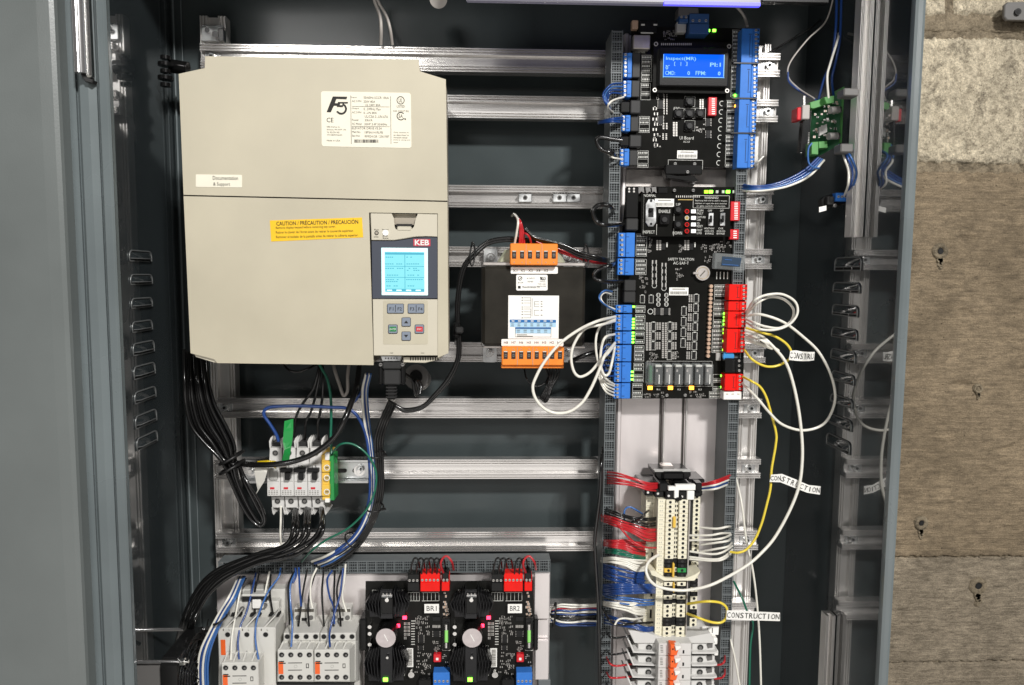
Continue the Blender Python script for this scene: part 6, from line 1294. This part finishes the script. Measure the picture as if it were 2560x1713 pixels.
wr_('black', 'black network cable loop at the lower of the upper board sockets', 5.5, 1.085, '1556,352 1530,348 1500,344 1492,355 1503,373 1530,384 1540,396,1.12'); wr_('white', 'white wire at the lowest upper blue terminal block', 2.4, 1.085, '1552,398,1.10 1532,394 1519,384,1.11')
wr_('black', 'black cable loop beside the switch panel, left of the duct', 5.2, 1.06, '1560,560,1.10 1517,563 1492,554 1482,529 1498,512 1526,516 1534,535,1.12'); wr_('black', 'black cable loop below the upper two blue terminal blocks of the safety board', 5.0, 1.065, '1556,704,1.10 1511,704 1485,694 1495,675 1527,663 1540,655,1.12')
# --- transformer wires
wr_('white', 'white wire rising from the first upper orange terminal', 3.0, 1.07, '1286,612,1.08 1292,580 1295,552 1286,536,1.12 1280,540,1.16')
for k in range(3): wr_('red', 'red wire rising from the upper orange terminals in a tight group', 2.8, 1.075, f'{1299+k*6},614,1.08 {1300+k*4},580 {1296+k*2},552 {1290},{540+k*2},1.13', 'red wires rising from the orange terminals')
wr_('red', 'single red wire bending left above the fourth upper orange terminal', 2.6, 1.07, '1329,614,1.08 1324,594 1314,584 1304,586,1.10')
for k in range(3): wr_('black', 'black wire running from the transformer top to the slotted duct', 3.2, 1.075+.003*k, f'1312,{572+k*3} 1335,{593+k*2} 1368,{602+k*3} 1410,{613+k*5} 1450,{630+k*6} 1500,{644+k*4} 1530,{650+k*3},1.12', 'black wires from transformer to duct')
for k in range(2): wr_('red', 'dark red wire running beside the black ones from the transformer to the duct', 3.0, 1.09, f'1340,{600+k*4} 1390,{620+k*6} 1440,{638+k*6} 1490,{653+k*4} 1530,{655+k*3},1.13', 'red wires from transformer to duct')
for k in range(2): wr_('black', '%s of two thick black cables arching from the drive to the transformer top' % ('upper', 'lower')[k], 4.4, 1.09, f'{1345},{604+k*6},1.10 1303,{597+k*6} 1258,{596+k*6} 1217,{606+k*6} {1180+k*4},{637+k*5} {1157+k*6},669 {1146+k*5},717 {1141+k*5},771 {1144+k*3},819 {1145+k*5},851 {1142+k*5},899 {1120+k*5},{946+k*2} {1085+k*3},{988+k*3} 1055,{1016+k*4} 1014,{1024+k*4} 990,1015', 'black cables arching to the transformer', n=10)
for x, y in ((1181, 637), (1465, 641)):
    m = MB(); p = P(x, y, 1.085); pts = [p + Vector((px(6, 1.08)*cos(a), .010*sin(a)*.8, px(31, 1.08)*sin(a+.2)*.9)) for a in [2*pi*k/20 for k in range(21)]]; m.sweep(pts, .0013, 'zip_black', 6, False); m.pb(x-3, y-33, x+3, y-26, 1.08, .006, 'zip_black', .001)
    single(m, 'cable_tie', 'black cable tie around the cables %s' % ('left of the transformer' if x < 1300 else 'right of the transformer'), 'cable tie', p)
m = MB(); m.pb(1133, 806, 1150, 846, 1.08, .02, 'plastic_black', .003); m.pb(1138, 818, 1158, 834, 1.074, .01, 'plastic_charcoal', .002); m.pb(1136, 848, 1144, 864, 1.09, .012, 'side_grey', .002); single(m, 'cable_clamp', 'black cable clamp at the lower right corner of the drive', 'clamp', P(1142, 830, 1.08))
for k in range(5): wr_('black', 'black wire dropping from the lower orange terminals behind the white loop', 3.0, 1.12, f'{1362+k*9},916,1.10 {1370+k*6},940 {1368+k*3},965 {1352+k*4},{992+k*3} {1346+k*2},1003,1.16', 'black wires under the transformer', jit=1.5)
wr_('black', 'thin black wire making a shallow hook under the lower orange terminals', 2.0, 1.11, '1310,920 1318,950 1340,966 1362,958 1372,940')
wr_('black', 'black cable with a ribbed sleeve passing behind the lower right transformer foot', 6.0, 1.13, '1425,905,1.15 1450,893 1475,884 1505,876,1.14')
# --- under the drive
wr_('grey', 'grey cable looping down under the middle of the drive and back up', 4.2, 1.14, '832,905,1.14 838,930 848,960 857,986 863,988 869,975 869,940 873,905,1.14')
for k, s in enumerate(['797,905 796,925 784,970 756,1011 740,1044 735,1092', '802,905 800,930 790,985 777,1030 765,1055 762,1100', '806,905 808,940 806,990 800,1035 794,1062 798,1102', ]): wr_('black', 'black wire dropping from the drive into the circuit breaker marked %s' % ('L1', 'L2', 'L3')[k], 3.4, 1.12, s, 'black wires into the circuit breaker tops')
wr_('black', 'coiled black wires tucked up under the drive, left of the green wire', 3.0, 1.13, '705,905 722,925 745,930 770,922 790,912')
wr_('green', 'dark green wire dropping from the drive to the green ground terminal', 3.4, 1.11, '795,905 806,925 819,951 827,996 828,1050 827,1091 829,1137,1.10')
wr_('blue', 'dark blue wire rising from the first breaker, over the rail and down with the bundle', 4.2, 1.10, '697,1104,1.10 690,1085 676,1062 660,1037 667,1021 695,1016 759,1015 822,1018 867,1021 893,1040 912,1078 921,1123 925,1187 924,1244 908,1302 880,1346 830,1385 800,1405,1.13', n=10)
wr_('blue', 'blue wire leaving the bundle up to the underside of the drive', 3.0, 1.11, '867,1022 890,1000 905,975 908,950')
wr_('black', 'thick black cable sweeping from the drive across the breakers into the yellow tape', 7.2, 1.055, '899,905,1.12 894,950,1.10 886,985,1.08 864,1043 838,1091 791,1130 743,1151 689,1161 631,1162,1.065 590,1158,1.09', n=12)
for k, (c, r) in enumerate([('white', 3.4), ('blue', 4.0), ('white', 3.0), ('lblue', 2.8)]): wr_(c, '%s wire of the bundle curving down right of the breakers, %s from the left' % ({'lblue': 'light blue'}.get(c, c), ORD[k]), r, 1.10+.003*k, f'{915+k*4},935,1.08 {906+k*4},980 {910+k*4},1044 {920+k*3},1107 {926+k*3},1171 {926+k*2},1251 {912+k*2},{1302+k*2} {878+k*3},{1352+k*3} {820+k*6},{1388+k*4} {780+k*8},{1404+k*4},1.13', 'blue and white bundle right of the breakers')
for k in range(4): wr_('black', 'black wire curving down from the serial plug, %s from the left' % ORD[k], 3.8, 1.105+.004*k, f'{974+k*5},{1002+k*3},1.09 {955+k*6},1044 {938+k*6},1098 {942+k*5},1171 {941+k*5},1238 {925+k*4},1300 {890+k*4},{1350+k*3} {842+k*4},{1388+k*4} {800+k*5},{1410+k*3},1.13', 'black bundle from the serial plug')
wr_('black', 'black cable with a loop around the grey core under the drive', 4.4, 1.05, '1012,935 1030,950 1036,975 1042,988 1046,968 1040,950 1052,962,1.055 1050,985')
wr_('green', 'teal green wire arching from the ground terminal down into the bottom duct', 2.8, 1.075, '832,1130,1.09 851,1111 880,1110 912,1130 934,1162 941,1195 934,1238 912,1280 870,1321 816,1350 778,1378 755,1404,1.12')
for x, y in ((940, 1135), (880, 1350), (937, 1268)):
    p = P(x, y, 1.10); m = MB(); ang = 0 if y != 1350 else .8; pts = [p + Vector((px(22, 1.1)*cos(a)*cos(ang)+px(3, 1.1)*sin(a)*sin(ang), .016*sin(a), px(4, 1.1)*sin(a)-px(20, 1.1)*cos(a)*sin(ang))) for a in [2*pi*k/20 for k in range(21)]]; m.sweep(pts, .0014, 'zip_black', 6, False); m.cyl(p+Vector((px(18, 1.1), -.012, 0)), p+Vector((px(30, 1.1), -.014, .002)), .002, 'zip_black', 8); single(m, 'cable_tie', {1135: 'black cable tie on the wire bundle level with the breaker tops', 1350: 'black cable tie on the wire bundle crossing the rail above the bottom duct', 1268: 'black cable tie on the wire bundle level with the breaker bottoms'}[y], 'cable tie', p)
# --- left black cable bundle
for k in range(13):
    f = k/12
    s = f'{461+f*54},{875+f*22},1.09 {462+f*60},{950+f*6} {465+f*72},{1012} {478+f*84},{1066-f*4} {512+f*72},{1108} {552+f*36},{1150}'
    if k % 2 == 0: e = ' %d,%d %d,%d %d,%d %d,%d %d,%d %d,%d %d,%d' % (575+f*20, 1200, 600+f*18, 1255, 626+f*10, 1298-f*8, 649, 1316-f*8, 662-f*6, 1300-f*4, 650-f*10, 1262, 618-f*8, 1205); s += e + ' 598,1165,1.08'
    else: s += f' {588},{1158+f*6} 600,1162,1.11'
    wr_('black', 'black cable below the left of the drive, %s from the left in its drooping bundle' % ORD[k], 4.4, 1.07+.022*((k*5) % 7)/7, s, 'black cables bundled below the drive', jit=1.2, n=9)
p = P(580, 1152, 1.08); m = MB()
for j in range(2): pts = [p + Vector((px(28, 1.08)*cos(a), .022*sin(a), px(15, 1.08)*cos(a)-px(j*24-8, 1.08))) for a in [2*pi*k/20 for k in range(21)]]; m.sweep(pts, .0022, 'zip_black', 6, False)
single(m, 'cable_tie', 'black ties gathering the thick cable bundle at the left end of the short rail', 'cable tie', p)
# --- breaker bottoms to the lower left
for k, (sx, mid) in enumerate([(736, '736,1314 727,1348 700,1368'), (742, '744,1316 738,1348 706,1376'), (765, '764,1314 752,1346 716,1374'), (772, '775,1314 765,1346 722,1382'), (800, '804,1312 780,1346 730,1378'), (806, '808,1316 790,1352 738,1386')]):
    o = k*5.2
    wr_('black', 'thick black cable sweeping from the breaker bottoms to the lower left, %s from the top' % ORD[k], 5.2, 1.065-.003*k, f'{sx},1262,1.12 {mid} {660},{1378+o} {610},{1396+o} {548+o*.4},{1424+o} {504+o*.6},{1460+o} {472+o},{1512+o*.6} {452+o*1.1},1562 {440+o*1.2},1612,1.12', 'black cables from the breaker bottoms', n=10, jit=2.6)
wr_('white', 'thin white wire dropping from the first breaker to the cables below', 2.6, 1.09, '702,1262,1.11 702,1300 701,1335 703,1362,1.07'); wr_('black', 'thin black wire beside the white one under the first breaker', 2.2, 1.10, '706,1262,1.11 708,1310 706,1350,1.09')
# --- blue and white arc, lower left
for k, c in enumerate(('white', 'blue', 'white', 'lblue', 'lblue')): wr_(c, '%s wire in the arc beside the large contactor, %s from the left' % ({'lblue': 'light blue'}.get(c, c), ORD[k]), 3.0, 1.035+.002*k, f'{596+k*4},1442,1.09 {574+k*4},{1489+k} {548+k*4},{1532+k} {520+k*5},1585 {501+k*6},1628 {495+k*6},1672 {497+k*6},1740', 'blue and white arc beside the contactor')
p = P(551, 1550, 1.035); m = MB(); pts = [p + Vector((px(16, 1.03)*cos(a), .010*sin(a), px(10, 1.03)*cos(a))) for a in [2*pi*k/18 for k in range(19)]]; m.sweep(pts, .0016, 'zip_black', 6, False); single(m, 'cable_tie', 'black cable tie on the blue and white arc at the lower left', 'cable tie', p)
# --- wires into the contactors
CT = [('white','608,1442 600,1480 593,1518 587,1550 580,1593 577,1655',0),('blue','640,1432 628,1486 617,1529 602,1563 595,1604 598,1655',0),('lblue','702,1420 696,1444 670,1480 651,1525 640,1561 639,1604 647,1652',0),('black','649,1432 636,1486 638,1538',1),('white','674,1428 664,1476 656,1520',1),('black','677,1436 675,1486 683,1538',1),('black','615,1445 602,1470 594,1510 591,1538',1),
 ('black','734,1430 721,1465 722,1518 724,1562',1),('lblue','740,1428 726,1465 727,1518 731,1561 728,1618',0),('blue','747,1418 749,1465 753,1516',1),('black','768,1424 758,1476 751,1529 746,1566',1),('black','790,1426 775,1478 770,1525 773,1566',1),('white','792,1420 779,1450 776,1490 781,1520',1),('black','809,1426 805,1486 810,1566',1),('blue','831,1426 818,1450 824,1491 834,1518 836,1560',1),('black','837,1426 835,1486 834,1566',1),
 ('black','853,1428 842,1476 849,1529 852,1566',1),('blue','858,1420 850,1486 835,1538 824,1583 825,1618',0),('white','864,1410 861,1450 856,1491 866,1530',1),('blue','738,1420 740,1440 732,1458',1)]
CTN = {}
CT.sort(key=lambda a: float(a[1].split(',')[0]))
for c, s, back in CT:
    q = s.split(); z0 = 1.112; z1 = 1.098 if back else 1.052
    pts = ' '.join(f'{a},{z0+(z1-z0)*i/(len(q)-1):.3f}' for i, a in enumerate(q)); col_ = {'lblue': 'light blue'}.get(c, c)
    nth = CTN.get((col_, float(q[0].split(',')[0]) < 712), 0); CTN[(col_, float(q[0].split(',')[0]) < 712)] = nth+1
    wr_(c, '%s %s wire from the left, hanging into the %s' % (ORD[nth], col_, 'large contactor' if float(q[0].split(',')[0]) < 712 else 'pair of small contactors'), 2.6, 1.08, pts, '%s wires hanging into the %s' % (col_, 'large contactor' if float(q[0].split(',')[0]) < 712 else 'small contactors'))
# --- relay board wires
for dx, nm in ((0, 'BR1'), (206, 'BR2')):
    wr_('red', f'red wire loop above the red connector of relay board {nm}', 2.9, 1.075, f'{1110+dx},1436,1.09 {1102+dx},1412 {1107+dx},1396 {1118+dx},1391 {1130+dx},1406 {1134+dx},1424,1.10')
    for k, x in enumerate((1027, 1040, 1054, 1066, 1080, 1092)):
        if dx and k == 3: continue
        wr_('black', f'black wire arching from the connector of relay board {nm} into the duct', 2.4, 1.082, f'{x+dx},1437,1.09 {x+dx+2},1414 {x+dx+9},{1396+k % 3} {x+dx+18},1400 {x+dx+22},{1420},1.105', f'black wires arching above relay board {nm}')
# --- bundle between lower plate and tall duct
for k, c in enumerate(('white', 'white', 'red', 'blue', 'white', 'blue', 'black', 'black', 'black', 'white', 'blue', 'blue')):
    y = 1512+k*4.7; wr_(c, '%s wire, %s from the top in the flat bundle right of board BR2' % (c, ORD[k]), 2.6, 1.15+.003*(k % 3), f'1378,{1522+k*2.6},1.16 1400,{y} 1430,{y+random.uniform(-2,3)} 1465,{y+random.uniform(-2,2)} 1500,{y-1} 1515,{y-1},1.155', '%s wires in the flat bundle' % c)
p = P(1386, 1538, 1.15); m = MB(); pts = [p + Vector((px(3, 1.15)*cos(a), .010*sin(a), px(32, 1.15)*cos(a))) for a in [2*pi*k/18 for k in range(19)]]; m.sweep(pts, .0018, 'zip_black', 6, False); single(m, 'cable_tie', 'black cable tie at the left end of the flat bundle right of relay board BR2', 'cable tie', p)
wr_('black', 'black cable hanging down along the left side of the tall duct', 4.6, 1.09, '1508,1120,1.12 1503,1160 1500,1234 1490,1315 1487,1355 1490,1420 1494,1480 1497,1560 1500,1740', n=10)
# --- fan of wires left of the terminal strip
def fan_(col, label, group, n, s0, s1, r=2.5, d=1.07, jit=1.6, wave=6):
    """n wires from the duct (s0) to the strip (s1): (xa, ya0, ya1, xb, yb0, yb1)"""
    for k in range(n):
        f = k/max(1, n-1); ya = s0[1]+(s0[2]-s0[1])*f; yb = s1[1]+(s1[2]-s1[1])*f; xa, xb = s0[0], s1[0]; w_ = random.uniform(.3, 1)*wave; ph = random.uniform(-2, 2)
        wr_(col, label + ', ' + ORD[k] + ' from the top', r, d, f'{xa},{ya},1.115 {xa+(xb-xa)*.25},{ya+(yb-ya)*.2+w_} {xa+(xb-xa)*.55},{ya+(yb-ya)*.55+w_+ph} {xa+(xb-xa)*.8},{yb+w_*.3} {xb},{yb},1.09', group, jit=jit)
fan_('red', 'red wire running into the black fuse holders', 'red wires at the fuse holders', 5, (1514,1181,1208), (1646,1208,1226), wave=-2)
fan_('black', 'black wire running into the upper cream terminals', 'black wires at the upper terminals', 5, (1510,1270,1284), (1640,1294,1322), wave=10)
fan_('red', 'red wire in the first red fan left of the cream terminals', 'first fan of red wires', 7, (1504,1286,1302), (1644,1322,1350), wave=5)
fan_('red', 'red wire in the second red fan left of the cream terminals', 'second fan of red wires', 8, (1506,1352,1364), (1612,1356,1390), wave=-4)
wr_('red', 'red wire slanting across from the first red fan to the middle terminals', 2.6, 1.06, '1532,1300,1.08 1555,1325 1580,1352 1612,1368 1644,1370,1.085')
fan_('green', 'dark green wire below the red fans at the terminal strip', 'green wires at the terminal strip', 3, (1510,1374,1380), (1612,1388,1398), wave=-3, r=2.7)
fan_('white', 'cream white wire between the green and blue wires', 'upper fan of white wires', 7, (1504,1394,1406), (1613,1402,1428), wave=-5)
fan_('blue', 'blue wire in the thick blue fan left of the black terminals', 'blue wires in the upper blue fan', 10, (1506,1410,1440), (1610,1430,1462), wave=10, r=2.8)
fan_('blue', 'blue wire of the lower blue fan', 'blue wires in the lower blue fan', 8, (1504,1462,1488), (1646,1462,1482), wave=-3, r=2.8, d=1.062)
fan_('lblue', 'light blue wire under the lower blue fan', 'light blue wires under the blue fans', 3, (1508,1484,1500), (1640,1500,1512), wave=4, r=2.4)
fan_('white', 'thin white wire in the lower white fan', 'lower fan of white wires', 8, (1504,1504,1512), (1612,1508,1536), wave=3, r=2.1)
fan_('blue', 'blue wire running into the lowest cream terminals', 'blue wires at the lowest terminals', 4, (1506,1534,1556), (1640,1566,1576), wave=8, r=2.4)
wr_('black', 'black wire kinked between the lower white fan and the lowest terminals', 3.0, 1.06, '1505,1520,1.11 1520,1545 1538,1562 1570,1560 1632,1556,1.09'); wr_('white', 'white wire bending over the black kinked wire', 2.6, 1.055, '1537,1562 1545,1550 1560,1546 1585,1548 1608,1544,1.09')
wr_('lblue', 'light blue wire hooked upward near the first black fan', 2.4, 1.07, '1562,1302,1.09 1560,1286 1564,1272 1576,1268 1592,1276 1608,1286,1.09'); wr_('black', 'black wire end crossing upward toward the cream terminals', 2.8, 1.06, '1580,1305,1.08 1598,1298 1612,1284 1622,1276,1.085')
# right side of the strip
RW = [('1752,1319','1790,1322','1826,1316'),('1724,1339','1775,1338','1826,1334'),('1724,1352','1780,1350','1828,1338'),('1752,1362','1790,1358','1826,1346'),('1724,1378','1780,1386','1832,1364'),('1752,1380','1790,1372','1830,1358'),('1724,1392','1782,1398','1834,1372'),('1724,1398','1782,1402','1832,1378')]
for k, (a, b, c) in enumerate(RW): wr_('white', 'cream white wire leaving the right side of the terminal strip, %s from the top' % ORD[k], 2.9, 1.072, f'{a},1.09 {b} {float(b.split(",")[0])+28},{float(b.split(",")[1])-5} {c},1.11', 'white wires right of the terminal strip', jit=1)
for k, (c, r) in enumerate([('red', 2.8), ('red', 2.8), ('white', 2.6), ('blue', 2.6), ('white', 2.8)]): wr_(c, '%s wire from the fuse holders to the right hand duct' % c, r, 1.075, f'1756,{1210+k*4},1.09 {1790},{1202+k*5} {1826-k*2},{1188+k*6},1.11', '%s wires right of the fuse holders' % c)
# bottom breaker wires
for c, y0, y1, y2 in [('black',1577,1595,1591),('black',1621,1636,1629),('red',1640,1665,1661),('red',1679,1695,1692),('black',1706,1722,1722)]: wr_(c, '%s wire curving into the left end of the breakers, %s' % (c, {1577:'level with the end plate', 1621:'level with the uppermost handle', 1640:'level with the second handle', 1679:'level with the third handle', 1706:'lowest one'}[y0]), 2.6, 1.075, f'1515,{y0},1.115 1524,{(y0+y1)/2+6} 1541,{y1} 1574,{y2} 1586,{y2-1},1.09')
for y in (1663, 1697): wr_('red', 'dark red wire turning up from the right end of a lower breaker, %s' % ('upper one' if y < 1680 else 'lower one'), 2.8, 1.08, f'1786,{y},1.085 1803,{y-2} 1811,{y-10} 1812,{y-24},1.11')
# --- green board wires
for k, c in enumerate(('blue', 'blue', 'lblue', 'white')): wr_(c, '%s wire in the bundle sweeping from the tall duct up to the green board' % ({'lblue': 'light blue'}.get(c, c)), 3.0, 1.09, f'1856,{462+k*5},1.11 1885,{466+k*4} 1930,{462+k*4} 1975,{446+k*6} {2012+k*4},{425+k*5} {2046+k*5},{394+k*2},1.09', 'bundle from the duct to the green board')
wr_('white', 'white wire rising from the top of the green board', 3.0, 1.08, '2071,246 2068,193 2075,161 2094,100 2097,84,1.12'); wr_('blue', 'dark blue wire rising beside the white one above the green board', 3.2, 1.085, '2046,250 2061,196 2078,153 2089,78 2092,-20'); wr_('blue', 'second dark blue wire rising right of the white one above the green board', 3.0, 1.09, '2084,240 2080,196 2090,150 2100,90 2104,-20')
wr_('grey', 'thin grey wire curving up and away from the upper left of the green board', 2.0, 1.12, '2036,247,1.09 1996,221 1971,193 1975,157 2018,100 2064,54 2085,-10'); wr_('blue', 'blue wire tied along the thin grey wire left of the green board', 2.2, 1.118, '2040,250,1.09 2000,228 1973,205 1970,180')
for k, c in enumerate(('lblue', 'blue', 'white')): wr_(c, '%s wire looping from the green board down to the small bus connector' % ({'lblue': 'light blue'}.get(c, c)), 2.8, 1.03, f'{2098+k*3},{362+k*3},1.08 {2122-k*6},{385+k*4} {2141-k*10},{428} {2134-k*7},462 {2116-k*3},492,1.065')
wr_('lblue', 'light blue wire hanging in a hook from the lower left of the green board', 2.4, 1.08, '2030,358 2021,372 2021,404 2032,418 2048,421,1.09')
# --- top cables
wr_('grey', 'left one of two grey cables coming down to the topmost rail above the drive', 4.0, 1.17, '932,-40 936,0 950,40 953,75 952,112'); wr_('grey', 'right one of two grey cables coming down to the topmost rail above the drive', 3.6, 1.172, '940,-40 944,0 966,40 976,75 981,112')
wr_('grey', 'short grey cable hooking down to the top of the long blue terminal', 3.4, 1.12, '1826,8,1.14 1840,16 1856,34 1864,50 1868,66,1.11')
wr_('black', 'faint black cable crossing the dark upper right corner', 2.4, 1.20, '1890,150 1960,110 2040,60 2080,10')
